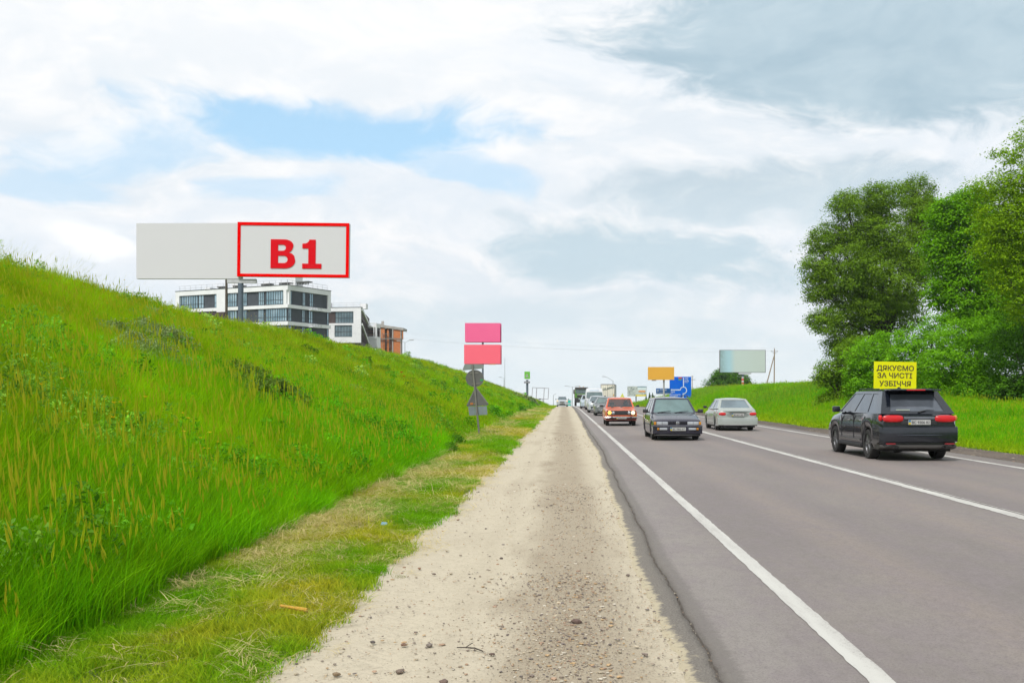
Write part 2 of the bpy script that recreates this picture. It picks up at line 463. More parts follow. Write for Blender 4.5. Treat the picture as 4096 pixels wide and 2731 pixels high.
def margin_material():
    """crumbling older asphalt that thins out under blown sand"""
    m = bpy.data.materials.new('old_asphalt'); m.use_nodes = True
    nt = m.node_tree; b = nt.nodes['Principled BSDF']; b.inputs['Roughness'].default_value = .95; b.inputs['Specular IOR Level'].default_value = .2
    g = nt.nodes.new('ShaderNodeNewGeometry'); v = g.outputs['Position']
    at = nt.nodes.new('ShaderNodeAttribute'); at.attribute_name = 'edge'; e = NX(nt, at.outputs['Fac'])
    n1 = nnoise(nt, v, 9, 6, .7); n2 = nnoise(nt, v, 70, 4, .7)
    c = cmix(nt, n2.step(.3, .7), (0.225, 0.205, 0.178), (0.125, 0.112, 0.098))
    c = cmix(nt, (e + (n1 - .5) * 2.2).step(.75, .25), c, (0.43, 0.375, 0.265))
    nt.links.new(c, b.inputs['Base Color'])
    bn = nt.nodes.new('ShaderNodeBump'); bn.inputs['Strength'].default_value = 1.0; bn.inputs['Distance'].default_value = 0.012
    nt.links.new((n2 + n1).s, bn.inputs['Height']); nt.links.new(bn.outputs[0], b.inputs['Normal'])
    return m
E2 = EX - 0.20 - 0.06 * wob(YR * 0 + 7, YR, 1.6) + rng.normal(0, .005, len(YR))
strip('asphalt_margin', [(E2 - .05, -.03 * one_), (E2, 0.003 * one_), (E2 + .07, 0.012 * one_), (E2 + .12, 0.016 * one_ + rng.normal(0, .002, len(YR))), (EX - .022 + rng.normal(0, .004, len(YR)), 0.012 * one_), (EX - .012, -.010 * one_), (EX + .04, -.018 * one_)], margin_material(), edge=[0, .1, .75, 1, 1, 1.5, 2])

def gravel_material(name, sand, grey, right=False):
    m = bpy.data.materials.new(name); m.use_nodes = True
    nt = m.node_tree; b = nt.nodes['Principled BSDF']; b.inputs['Roughness'].default_value = 0.95
    b.inputs['Specular IOR Level'].default_value = 0.2
    g = nt.nodes.new('ShaderNodeNewGeometry'); v = g.outputs['Position']
    sp = nt.nodes.new('ShaderNodeSeparateXYZ'); nt.links.new(v, sp.inputs[0])
    x, y = NX(nt, sp.outputs[0]), NX(nt, sp.outputs[1])
    big = nnoise(nt, comb(nt, x * 1.0, y * 0.30, 1.0), 1.6, 6, 0.62)
    mid = nnoise(nt, v, 7.0, 6, 0.68); fine = nnoise(nt, v, 42.0, 4, 0.7); gr = nnoise(nt, v, 120.0, 3, 0.7)
    vo = nt.nodes.new('ShaderNodeTexVoronoi'); vo.inputs['Scale'].default_value = 55.0; nt.links.new(v, vo.inputs['Vector'])
    if not right:
        lane = ((x - 0.06 + (big - 0.5) * 0.9)._m('ABSOLUTE')).step(0.66, 0.18)
        lane = lane.mx(((x + 0.75 + (big - 0.5) * 0.8)._m('ABSOLUTE')).step(0.22, 0.0) * 0.2)
        f = (lane * 0.75 + big.step(0.50, 0.68) * 0.25).sat()
    else:
        f = big.step(0.35, 0.6)
    c = cmix(nt, f, sand, grey)
    c = cmix(nt, nnoise(nt, v, 26.0, 5, 0.8).step(0.52, 0.66) * 0.40, c, (0.24, 0.195, 0.14))
    c = cmix(nt, mid.step(0.45, 0.75) * 0.45, c, tuple(k * 0.70 for k in sand))
    c = cmix(nt, fine.step(0.56, 0.66) * (0.30 + f * 0.6), c, (0.11, 0.085, 0.062))
    c = cmix(nt, gr.step(0.60, 0.75) * (0.30 + f * 0.5), c, (0.40, 0.36, 0.28))
    c = cmix(nt, NX(nt, vo.outputs['Distance']).step(0.22, 0.05) * f * 0.5, c, (0.16, 0.12, 0.10))
    nt.links.new(c, b.inputs['Base Color'])
    bn = nt.nodes.new('ShaderNodeBump'); bn.inputs['Strength'].default_value = 0.85; bn.inputs['Distance'].default_value = 0.012
    h = mid * 0.9 + fine * (0.5 + f * 0.8) + gr * 0.3
    # faint tyre tread pressed into the soft sand by the grass
    if not right:
        tread = ((x + 1.17)._m('ABSOLUTE')).step(0.16, 0.08) * ((y * 70.0 + x * 60.0)._m('SINE')) * 0.10
        h = h + tread
    nt.links.new(h.s, bn.inputs['Height']); nt.links.new(bn.outputs[0], b.inputs['Normal'])
    return m
M_GRAV = gravel_material('sandy_gravel', (0.448, 0.396, 0.298), (0.295, 0.245, 0.175))
M_GRAVR = gravel_material('dark_gravel', (0.13, 0.105, 0.085), (0.085, 0.070, 0.060), True)
GL = -1.62 + 0.10 * wob(YR * 0 + 2, YR, 1.1) + 0.08 * wob(YR * 0 + 4, YR, 3.7)
GL = GL - .03 - np.interp(YR, [5, 8, 12], [.10, .06, 0])
def gcol(t):
    xa = GL + (E2 + .03 - GL) * t
    za = 0.006 * wob(xa * 3, YR * 3) + 0.012 * wob(xa * 8, YR * 8) * 0.5 - 0.012 * np.exp(-((xa + 1.15) / .22) ** 2) - 0.010 * np.exp(-((xa - .55) / .25) ** 2)
    za = za - 0.05 * (t == 0) - .012 * np.clip((xa - 1.1) / .2, 0, 1)
    return xa, za
strip('gravel_shoulder', [gcol(t) for t in np.concatenate([[0, .012], np.linspace(.03, 1, 34)])], M_GRAV)
GR = 12.15 + 0.14 * wob(YR * 0 + 12, YR, 1.2)
strip('gravel_shoulder', [(10.45 * one_, -.012 * one_), (10.7 * one_, .012 * one_), (11.4 * one_, .02 * one_), (GR - .1, .012 * one_), (GR, -.05 * one_)], M_GRAVR)

def paint_material():
    m = bpy.data.materials.new('road_paint'); m.use_nodes = True
    nt = m.node_tree; b = nt.nodes['Principled BSDF']; b.inputs['Roughness'].default_value = 0.65
    g = nt.nodes.new('ShaderNodeNewGeometry'); v = g.outputs['Position']
    sp = nt.nodes.new('ShaderNodeSeparateXYZ'); nt.links.new(v, sp.inputs[0])
    x, y = NX(nt, sp.outputs[0]), NX(nt, sp.outputs[1])
    a = nnoise(nt, v, 60, 5, 0.75); c_ = nnoise(nt, comb(nt, x * 3.0, y * 0.35, 0.0), 1.5, 5, 0.6)
    c = cmix(nt, c_.step(0.35, 0.7), (0.47, 0.46, 0.42), (0.385, 0.37, 0.34))
    c = cmix(nt, (a + (c_ - 0.5) * 0.5).step(0.55, 0.68) * 0.75, c, (0.19, 0.17, 0.155))
    nt.links.new(c, b.inputs['Base Color'])
    bn = nt.nodes.new('ShaderNodeBump'); bn.inputs['Strength'].default_value = 0.4; bn.inputs['Distance'].default_value = 0.004
    nt.links.new(a.s, bn.inputs['Height']); nt.links.new(bn.outputs[0], b.inputs['Normal'])
    return m
M_PAINT = paint_material()
def marking(x0, w, zoff, jag=0.006):
    l = x0 - w / 2 + rng.normal(0, jag, len(YR)); r = x0 + w / 2 + rng.normal(0, jag, len(YR))
    def za(xa): return np.interp(xa, [1.0, 1.9, 5.8, 9.9, 10.5], [.036, .036, .05, .036, .034]) + zoff
    return strip('road_marking', [(l, za(l)), (r, za(r))], M_PAINT)
marking(1.735, 0.145, 0.004, 0.003)
marking(5.80, 0.19, 0.004)
marking(9.74, 0.17, 0.004)
marking(5.955, 0.022, 0.0045, 0.004)
# ================================================================ billboards, signs, poles
M_GREY = mat('panel_grey', (0.575, 0.565, 0.575), .8, col2=(.57, .56, .57), scale=1, spec=.1)
M_RED = mat('panel_red', (0.75, 0.0, 0.0), .9, col2=(.74, 0, 0), spec=.0); M_REDL = mat('letter_red', (0.62, 0.008, 0.014), .9, col2=(.61, .008, .014), spec=.0)
M_POLE = mat('steel_pole', (0.10, 0.13, 0.165), .55, metal=.2, scale=3); M_PALE = mat('pale_steel', (0.36, 0.36, 0.36), .5, scale=3)
M_WOOD = mat('old_wood', (0.11, 0.09, 0.065), .95, col2=(.06, .05, .04), scale=3, stretch=(6, 6, .5), bump=.5)
M_DARK = mat('dark_frame', (0.035, 0.037, 0.04), .6); M_WHITE = mat('white_sheet', (0.45, 0.45, 0.44), .6, scale=.6)
M_CONC = mat('concrete', (0.38, 0.36, 0.33), .9, col2=(.29, .275, .25), scale=2, bump=.4, bscale=20)
def pole(mb, x, y, z0, z1, r, r1=None, n=14): return mb.tube([(x, y, z0), (x, y, z1)], [r, r1 or r], n)

# the large billboard marked B1
D = 54.0
x0, xm, x1 = bx(313, D), bx(548, D), bx(803, D)
zt, zb = bz(512, D), bz(640, D)
T = Thing('billboard', 'wide grey billboard on the bank, its right half framed in red and marked B1', 'billboard', (bx(551, D), D + .3, gz(bx(551, D), D)))
mb = MB(); mb.add([(x0, D, zb), (xm + .15, D, zb), (xm + .15, D + .3, zb), (x0, D + .3, zb), (x0, D, zt - .02), (xm + .15, D, zt), (xm + .15, D + .3, zt), (x0, D + .3, zt - .02)], [(0, 3, 2, 1), (4, 5, 6, 7), (0, 1, 5, 4), (1, 2, 6, 5), (2, 3, 7, 6), (3, 0, 4, 7)])
T.part('panel', mb, M_GREY, label='plain light grey left panel')
Mt = Matrix.Translation((xm, D - .12, zt + .02)) @ Matrix.Rotation(R(.65), 4, 'Y')
W, H = x1 - xm, (zt - zb)
mb = MB(); mb.box(.0, W, 0, .34, -H + .10, 0, M=Mt); p = T.part('panel', mb, M_GREY, label='grey right panel with a red border and the red characters B1')
mb = MB(); b = .155
mb.box(-.01, W + .01, -.03, .0, -b, .01, M=Mt); mb.box(-.01, W + .01, -.03, .0, -H + .09, -H + .09 + b, M=Mt)
mb.box(-.01, b, -.03, .0, -H + .09 + b, -b, M=Mt); mb.box(W - b, W + .01, -.03, .0, -H + .09 + b, -b, M=Mt)
T.part('border', mb, M_RED, parent=p)
def lettersB1():
    k = 1 / 145.0
    def arc(cx, cy, rx, ry, a0, a1, n=9): return [(cx + rx * math.cos(R(a0 + (a1 - a0) * t / n)), cy + ry * math.sin(R(a0 + (a1 - a0) * t / n))) for t in range(n + 1)]
    B = [(1150, 210)] + arc(1258, 258, 69, 48, -90, 10) + [(1318, 288), (1308, 302), (1293, 312)] + [(1316, 320), (1334, 338)] + arc(1262, 376, 80, 60, -18, 90) + [(1150, 436)]
    h1 = [(1208, 252), (1246, 252)] + arc(1246, 275.5, 23, 23.5, -80, 80, 6) + [(1240, 299), (1208, 299)]
    h2 = [(1208, 338), (1254, 338)] + arc(1255, 366.5, 28, 28.5, -80, 80, 6) + [(1250, 395), (1208, 395)]
    one_p = [(1451, 210), (1501, 210), (1501, 397), (1547, 397), (1547, 436), (1397, 436), (1397, 397), (1444, 397), (1444, 279), (1397, 279), (1397, 242), (1425, 239), (1440, 231), (1448, 221)]
    cu = bpy.data.curves.new('b', 'CURVE'); cu.dimensions = '2D'; cu.fill_mode = 'BOTH'; cu.extrude = .01
    for pts in (B, h1, h2, one_p):
        sp = cu.splines.new('POLY'); sp.points.add(len(pts) - 1); sp.use_cyclic_u = True
        for q, (a, c) in enumerate(pts): sp.points[q].co = ((a - 891) * k, -(c - 80) * k, 0, 1)
    o = bpy.data.objects.new('b', cu); COL.objects.link(o)
    dg = bpy.context.evaluated_depsgraph_get(); dg.update()
    me = bpy.data.meshes.new_from_object(o.evaluated_get(dg))
    out = MB(); out.add([(v.co.x, -v.co.z - .02, v.co.y) for v in me.vertices], [tuple(q.vertices) for q in me.polygons], M=Mt)
    bpy.data.objects.remove(o); bpy.data.curves.remove(cu); bpy.data.meshes.remove(me)
    return out
T.part('lettering', lettersB1(), M_REDL, parent=p)
mb = MB(); mb.box(bx(521, D), bx(587, D), D + .02, D + .25, bz(649.5, D), zb - .004); T.part('name_plate', mb, mat('plate_pale', (.47, .47, .48), .6))
mb = MB(); pole(mb, bx(551, D), D + .14, gz(bx(551, D), D) - .3, bz(649.5, D) - .004, .145, n=20); T.part('post', mb, M_POLE, smooth=True)
D = 62
x = bx(520, D)
mb = MB(); pole(mb, x, D, gz(x, D) - .3, 9.6, .085, .07)
one('utility_pole', mb, M_WOOD, 'thin weathered wooden pole rising behind the large grey billboard', 'pole', loc=(x, D, gz(x, D)))

# twin pink billboards on one post
D = 164.0
x = bx(1109, D)
T = Thing('billboard', 'pair of plain pink billboards one above the other on a single post', 'billboard', (x, D, gz(x, D)))
mp1 = mat('magenta_panel', (0.78, 0.110, 0.260), .8, col2=(.76, .10, .25), scale=.4); mp2 = mat('salmon_panel', (0.84, 0.115, 0.170), .8, col2=(.82, .11, .165), scale=.4)
mpe = mat('magenta_edge', (0.55, .035, .16), .6)
for (a, b, c, e), m, lab in (((1068.5, 1149.5, 742, 785.5), mp1, 'upper magenta pink panel'), ((1066.5, 1150, 791.5, 835.5), mp2, 'lower salmon pink panel')):
    X0, X1, Z1, Z0 = bx(a, D), bx(b, D), bz(c, D), bz(e, D)
    mb = MB(); mb.box(X0, X1, D - .45, D - .25, Z0, Z1); T.part('panel', mb, m, label=lab)
    mb = MB(); mb.box(X0 + .12, X1 + .14, D + .1, D + .3, Z0 - .06, Z1 - .08); T.part('rear_panel', mb, mpe if m is mp1 else m)
    for q in (.1, .5, .9):
        mb = MB(); mb.box(X0 + (X1 - X0) * q - .04, X0 + (X1 - X0) * q + .04, D - .25, D + .1, Z0 + .1, Z1 - .2); T.part('strut', mb, M_DARK)
mb = MB(); mb.box(bx(1124, D), bx(1139, D), D - .5, D - .3, bz(837.5, D), bz(835.8, D)); T.part('name_plate', mb, mat('plate_gold', (.45, .30, .12), .6))
mb = MB(); pole(mb, x, D - .08, gz(x, D) - .3, bz(760, D), .15); T.part('post', mb, M_POLE, smooth=True)

# traffic signs seen from behind
D = 38.0
fx, fz = bx(1103, D), gz(bx(1103, D), D)
T = Thing('road_sign', 'leaning post with traffic signs seen from behind, round and triangular, by the mown strip', 'road sign', (fx, D, fz))
tx, tz = bx(1085, D), bz(835.5, D)
M_SB = mat('sign_back', (0.105, 0.105, 0.095), .7, col2=(.085, .085, .078), scale=3); M_SB2 = mat('sign_back_pale', (0.19, 0.215, 0.195), .7, scale=3); M_SB3 = mat('sign_back_zinc', (0.165, 0.20, 0.21), .6, scale=4); M_SP = mat('sign_post', (0.17, 0.165, 0.14), .75, scale=5)
mb = MB(); mb.tube([(fx, D, fz - .3), (tx, D, tz)], .036, 12); T.part('post', mb, M_SP, smooth=True)
def SP(zx, zy): return (bx((1750 + zx * .3509) / 1.7415, D), bz((1250 + zy * .3509) / 1.7415, D))
def plate(name, pts, m, y0=.045, lab=None):
    mb = MB(); mb.poly([SP(*p) for p in pts], D + y0, D + y0 + .006); return T.part(name, mb, m, label=lab)
plate('sign_plate', [(309, 585), (513, 585), (526, 622), (521, 636), (292, 658), (284, 646)], M_SB2, lab='cropped pale triangular plate at the top')
c = [(424 + 104 * math.cos(a), 748 + 98 * math.sin(a)) for a in np.linspace(0, 2 * math.pi, 36, endpoint=False)]
p = plate('sign_plate', c, M_SB, .047, 'round grey plate')
mb = MB()
for (ax, ay, bx_, by_) in ((370, 690, 463, 684), (392, 812, 482, 806)):
    mb = MB(); a, b = SP(ax, ay), SP(bx_, by_); mb.add([(a[0], D + .03, a[1] - .02), (b[0], D + .03, b[1] - .02), (b[0], D + .03, b[1] + .02), (a[0], D + .03, a[1] + .02), (a[0], D + .046, a[1] - .02), (b[0], D + .046, b[1] - .02), (b[0], D + .046, b[1] + .02), (a[0], D + .046, a[1] + .02)], [(0, 1, 2, 3), (4, 5, 6, 7), (0, 1, 5, 4), (2, 3, 7, 6), (0, 3, 7, 4), (1, 2, 6, 5)]); T.part('bracket', mb, M_SP, parent=p)
mb = MB(); mb.poly([SP(485, 760), SP(516, 757), SP(516, 776), SP(487, 779)], D + .040, D + .046); T.part('sticker', mb, mat('green_sticker', (.02, .28, .08), .6), parent=p)
p = plate('sign_plate', [(430, 846), (440, 846), (452, 862), (580, 1036), (578, 1050), (566, 1056), (340, 1068), (330, 1060), (331, 1050)], M_SB, .045, 'triangular grey plate')
mb = MB(); a = [(430, 846), (331, 1050), (345, 1052), (436, 862), (565, 1040), (580, 1036), (452, 862), (440, 846)]
mb.poly([SP(*q) for q in a], D + .030, D + .0445); T.part('rim', mb, M_SP, parent=p)
mb = MB(); mb.poly([SP(372, 1027), SP(405, 1026), SP(405, 1046), SP(372, 1048)], D + .032, D + .044); T.part('sticker', mb, mat('orange_sticker', (.42, .13, .02), .6), parent=p)
plate('sign_plate', [(349, 1071), (560, 1064), (568, 1162), (361, 1171)], M_SB3, .052, 'rectangular zinc plate below the triangle')

# petrol station pylon
D = 350
x = bx(1211, D)
T = Thing('sign_pylon', 'tall pylon with a square lime green logo sign and small grey plate beyond the bank', 'pylon', (x, D, gz(x, D)))
mg = mat('lime_green', (0.12, 0.44, 0.006), .5)
mb = MB(); pole(mb, x, D, gz(x, D) - .5, bz(872, D), .42, .40, 16); T.part('post', mb, M_POLE, smooth=True)
mb = MB(); mb.cbox(bx(1204.7, D), bx(1217.5, D), D - .9, D - .5, bz(870, D), bz(853, D), .05); p = T.part('sign_board', mb, mg)
mb = MB(); cx, cz, u = x, bz(862, D), .5
for ang, ln in ((100, 1.0), (75, 1.0), (140, .85), (180, .7), (215, .75), (-35, .8), (0, .45), (245, .55)):
    a = R(ang); mb.add([(cx, D - .92, cz - .25), (cx + .28 * math.cos(a + .5) * u * 2, D - .92, cz - .25 + .28 * math.sin(a + .5) * u * 2), (cx + ln * math.cos(a), D - .92, cz - .25 + ln * math.sin(a)), (cx + .28 * math.cos(a - .5) * u * 2, D - .92, cz - .25 + .28 * math.sin(a - .5) * u * 2)], [(0, 1, 2, 3)])
T.part('emblem', mb, M_WHITE, parent=p, fix=False)
mb = MB(); mb.cbox(bx(1204, D), bx(1217.3, D), D - .9, D - .5, bz(879.8, D), bz(875.4, D), .05); p = T.part('sign_board', mb, mat('plate_grey', (.17, .16, .19), .6), label='small dark grey plate')
mb = MB(); mb.box(bx(1206, D), bx(1215.5, D), D - .93, D - .905, bz(878.3, D), bz(877, D)); T.part('lettering', mb, M_PALE, parent=p)

# station buildings peeping over the bank
D = 330
T = Thing('station_building', 'low teal, white and lime green station buildings half hidden by the bank', 'building', (bx(1200, D), D, gz(bx(1200, D), D)))
for (a, b, c, e), m, nm, dy in (((1184, 1200, 904, 925), mat('teal_wall', (.05, .16, .17), .6), 'wall', 0), ((1196, 1205, 902, 925), M_WHITE, 'wall', -1), ((1203, 1208, 901, 925), mg, 'wall', -.5), ((1174, 1188, 903.6, 905.2), M_PALE, 'roof', -2)):
    mb = MB(); mb.box(bx(a, D), bx(b, D), D + dy, D + 8, bz(e, D) - 2 if nm == 'wall' else bz(e, D), bz(c, D)); T.part(nm, mb, m)

# empty billboard frame
D = 300
T = Thing('empty_billboard', 'empty rectangular billboard frame of thin steel behind the bank end', 'billboard frame', (bx(1246, D), D, gz(bx(1246, D), D)))
m = mat('rusty_frame', (.16, .13, .12), .8)
def B3(a, b): return (bx((2000 + a * .1658) / 1.7415, D), D, bz((1400 + b * .1658) / 1.7415, D))
q = [B3(785, 900), B3(1178, 920), B3(1160, 1180), B3(768, 1162)]
for i in range(4): mb = MB(); mb.tube([q[i], q[(i + 1) % 4]], .075, 6); T.part('frame_bar', mb, m)
for a, b, c, e in ((888, 905, 868, 1200), (1068, 912, 1045, 1360)):
    mb = MB(); mb.tube([B3(a, b), B3(c, e)], .09, 6); T.part('post', mb, m)
mb = MB(); mb.tube([B3(1028, 1175), B3(1028, 1360)], .06, 6); T.part('post', mb, m)
mb = MB(); a, b = B3(935, 1165), B3(995, 1190); mb.box(a[0], b[0], D - .1, D, b[2], a[2]); T.part('name_plate', mb, M_DARK)

# orange billboard, blue signs, map billboard, pale billboard
D = 122
T = Thing('billboard', 'plain orange billboard beside the blue direction sign', 'billboard', (bx(1524.6, D), D, gz(bx(1524.6, D), D)))
mb = MB(); mb.box(bx(1488, D), bx(1548, D), D - .25, D, bz(872, D), bz(842.6, D)); p = T.part('panel', mb, mat('orange_panel', (0.64, 0.33, 0.032), .8, col2=(.62, .32, .03), scale=.3))
mb = MB(); mb.box(bx(1497, D), bx(1507, D), D - .2, D, bz(874.2, D), bz(872.3, D)); T.part('name_plate', mb, M_SB)
mb = MB(); pole(mb, bx(1525, D), D + .1, gz(bx(1525, D), D) - .3, bz(871, D), .11); T.part('post', mb, M_PALE, smooth=True)
D = 127
M_BLUE = mat('sign_blue', (0.0, 0.10, 0.58), .7, spec=.1, col2=(0, .12, .56), scale=.5); M_BLUE2 = mat('sign_blue_dark', (0.005, 0.12, 0.42), .5, scale=.5); M_SW = mat('sign_white', (.55, .62, .68), .5)
T = Thing('direction_sign', 'big blue roundabout direction sign with white arrows and place names', 'direction sign', (bx(1563, D), D, gz(bx(1563, D), D)))
X0, X1, Z1, Z0 = bx(1538, D), bx(1587.7, D), bz(864.8, D), bz(922, D)
def BS(a, b): return (bx((2660 + a * .07016) / 1.7415, D), bz((1490 + b * .07016) / 1.7415, D))
mb = MB(); mb.cbox(X0, X1, D, D + .08, Z0, Z1, .02); p = T.part('panel', mb, M_BLUE)
mb = MB(); yy = (D - .012, D - .002)
mb.poly([BS(1030, 330), BS(1080, 330), BS(1080, 800), BS(1030, 800)], *yy); mb.poly([BS(1010, 345), BS(1105, 345), BS(1055, 265)], yy[0] - .002, yy[1] - .002)
mb.poly([BS(390, 945), BS(860, 950), BS(850, 1010), BS(390, 1005)], *yy); mb.poly([BS(400, 925), BS(400, 1030), BS(300, 975)], yy[0] - .002, yy[1] - .002)
ao = [(1050 + 205 * math.cos(R(t)), 1005 + 215 * math.sin(R(t))) for t in range(-178, 96, 14)]; ai = [(1050 + 160 * math.cos(R(t)), 1005 + 168 * math.sin(R(t))) for t in range(-178, 96, 14)]
for k in range(len(ao) - 1): mb.poly([BS(*ao[k]), BS(*ao[k + 1]), BS(*ai[k + 1]), BS(*ai[k])], yy[0] - .001, yy[1] - .001)
mb.poly([BS(1012, 1170), BS(1058, 1170), BS(1052, 1600), BS(1008, 1600)], yy[0] - .003, yy[1] - .003)
T.part('arrow', mb, M_SW, parent=p)
mb = MB()
for s, cxy, w, h in (('ЧОП', (1225, 300), 190, 62), ('CHOP', (1225, 375), 190, 50), ('КИЇВ', (1240, 470), 240, 75), ('KYIV', (1205, 550), 180, 50), ('ЛЬВІВ', (435, 1090), 260, 75), ('LVIV', (365, 1170), 150, 50), ('ПУСТОМИТИ', (580, 1265), 610, 80), ('PUSTOMYTY', (500, 1350), 440, 60)):
    X, Z = BS(*cxy); text_into(mb, s, h * .07016 / 1.7415 * D / F_, (X, D - .006, Z - h * .07016 / 1.7415 * D / F_ / 2), width=w * .07016 / 1.7415 * D / F_, bold=.02)
T.part('lettering', mb, M_SW, parent=p, fix=False)
mb = MB(); a, b = BS(760, 345), BS(980, 250); mb.box(a[0], b[0], D - .008, D - .002, a[1], b[1]); T.part('route_badge', mb, mat('badge_red', (.42, .05, .08), .5), parent=p)
mb = MB(); a, b = BS(760, 435), BS(940, 350); mb.box(a[0], b[0], D - .008, D - .002, a[1], b[1]); T.part('route_badge', mb, mat('badge_green', (.05, .27, .17), .5), parent=p, label='green route badge')
for q in (.2, .8):
    mb = MB(); pole(mb, X0 + (X1 - X0) * q, D + .14, gz(15, D) - .2, Z1 - .2, .05, n=8); T.part('post', mb, M_PALE)
D = 124
T = Thing('direction_sign', 'small dark blue sign reading ЛУЦЬК with a white arrow', 'direction sign', (bx(1523, D), D, gz(bx(1523, D), D)))
X0, X1, Z1, Z0 = bx(1507, D), bx(1540.5, D), bz(891.4, D), bz(903, D)
mb = MB(); mb.cbox(X0, X1, D, D + .06, Z0, Z1, .01); p = T.part('panel', mb, M_BLUE2)
mb = MB(); mb.box(X0, X1, D - .006, D + .06, Z0 - .10, Z0 - .01); T.part('rim', mb, M_SW, parent=p)
mb = MB(); cx = X0 + .22; cz = (Z0 + Z1) / 2; mb.poly([(cx - .05, cz - .18), (cx + .05, cz - .18), (cx + .05, cz + .04), (cx - .05, cz + .04)], D - .01, D - .002); mb.poly([(cx - .13, cz + .03), (cx + .13, cz + .03), (cx, cz + .22)], D - .012, D - .004); T.part('arrow', mb, M_SW, parent=p)
mb = MB(); text_into(mb, 'ЛУЦЬК', .22, (X0 + .87, D - .006, cz + .02), width=.9, bold=.03); text_into(mb, 'LUTSK', .15, (X0 + .70, D - .006, cz - .22), width=.55, bold=.02); T.part('lettering', mb, M_SW, parent=p, fix=False)
mb = MB(); pole(mb, X0 + 1.0, D + .1, gz(12.5, D) - .2, Z0 + .2, .05, n=8); T.part('post', mb, M_PALE)
D = 290
T = Thing('billboard', 'distant billboard showing a grey town map with orange and yellow stripes', 'billboard', (bx(1461, D), D, gz(bx(1461, D), D)))
X0, X1, Z1, Z0 = bx(1441, D), bx(1485, D), bz(886.7, D), bz(909.8, D)
mb = MB(); mb.box(X0, X1, D - .25, D, Z0, Z1); p = T.part('panel', mb, mat('map_print', (.46, .49, .46), .7, col2=(.20, .23, .22), scale=2.2, detail=8, lo=.45, hi=.62))
for nm, (a, b, c, e), m in (('print', (1464.5, 1484, 889, 896), mat('print_white', (.60, .68, .70), .6)), ('print', (1467, 1482, 896.5, 900), mat('print_orange', (.75, .30, .09), .6)), ('print', (1460, 1484.5, 906.2, 909.5), mat('print_yellow', (.75, .60, .02), .6)), ('print', (1464, 1484.6, 887.2, 889), mat('print_blue', (.12, .22, .28), .6))):
    mb = MB(); mb.box(bx(a, D), bx(b, D), D - .27, D - .252, bz(e, D), bz(c, D)); T.part(nm, mb, m, parent=p)
mb = MB(); pole(mb, bx(1461, D), D + .1, gz(bx(1461, D), D) - .5, Z0 + .2, .17); T.part('post', mb, M_SB, smooth=True)
D = 131
X0, X1, Z1, Z0 = bx(1652.5, D), bx(1758, D), bz(803.5, D), bz(855.5, D)
T = Thing('billboard', 'pale blue grey billboard on a red and white striped post on the right bank', 'billboard', (bx(1705, D), D, gz(bx(1705, D), D)))
mb = MB(); mb.box(X0, X1, D - .2, D + .1, Z0, Z1); T.part('frame', mb, M_SB)
mb = MB(); mb.box(X0 + .07, X1 - .07, D - .225, D - .203, Z0 + .05, Z1 - .05)
pm = bpy.data.materials.new('faded_poster'); pm.use_nodes = True; nt = pm.node_tree; b_ = nt.nodes['Principled BSDF']; b_.inputs['Roughness'].default_value = .5
g = nt.nodes.new('ShaderNodeTexCoord'); sp = nt.nodes.new('ShaderNodeSeparateXYZ'); nt.links.new(g.outputs['Object'], sp.inputs[0])
xx = NX(nt, sp.outputs[0]); zz = NX(nt, sp.outputs[2]); xs = (xx * 5.0)._m('FLOOR'); zs = (zz * 4.0)._m('FLOOR')
q = (xx - (X0 - bx(1705, D))) * (1 / (X1 - X0))
wn = nt.nodes.new('ShaderNodeTexWhiteNoise'); wn.noise_dimensions = '2D'; nt.links.new(comb(nt, xs, zs, 0.0), wn.inputs['Vector'])
cell = NX(nt, wn.outputs['Value'])
c = cmix(nt, q.step(.20, .36), (.33, .50, .56), (.45, .52, .49)); c = cmix(nt, q.step(.45, .9) * .3, c, (.42, .45, .41))
c = cmix(nt, q.step(.22, .0) * (0.45 + cell * .4), c, (.20, .27, .26)); nt.links.new(c, b_.inputs['Base Color'])
T.part('poster', mb, pm)
mb = MB(); mb.box(bx(1696, D), bx(1725, D), D - .22, D, bz(859.5, D), Z0 - .005); p = T.part('name_plate', mb, mat('plate_white', (.46, .47, .49), .6))
mb = MB(); pole(mb, bx(1706, D), D, gz(bx(1706, D), D) - .3, bz(859.5, D) - .01, .15, n=16); p = T.part('post', mb, M_POLE, smooth=True)
mb = MB(); z = bz(886, D); k = 0; m_red = mat('stripe_red', (.60, .06, .03), .6)
while z < bz(865, D):
    mb = MB(); mb.lathe([(0, .156), (.24, .156)], (bx(1706, D), D, z), 'z', 16); T.part('stripe', mb, m_red if k % 2 else M_WHITE, parent=p); z += .24; k += 1

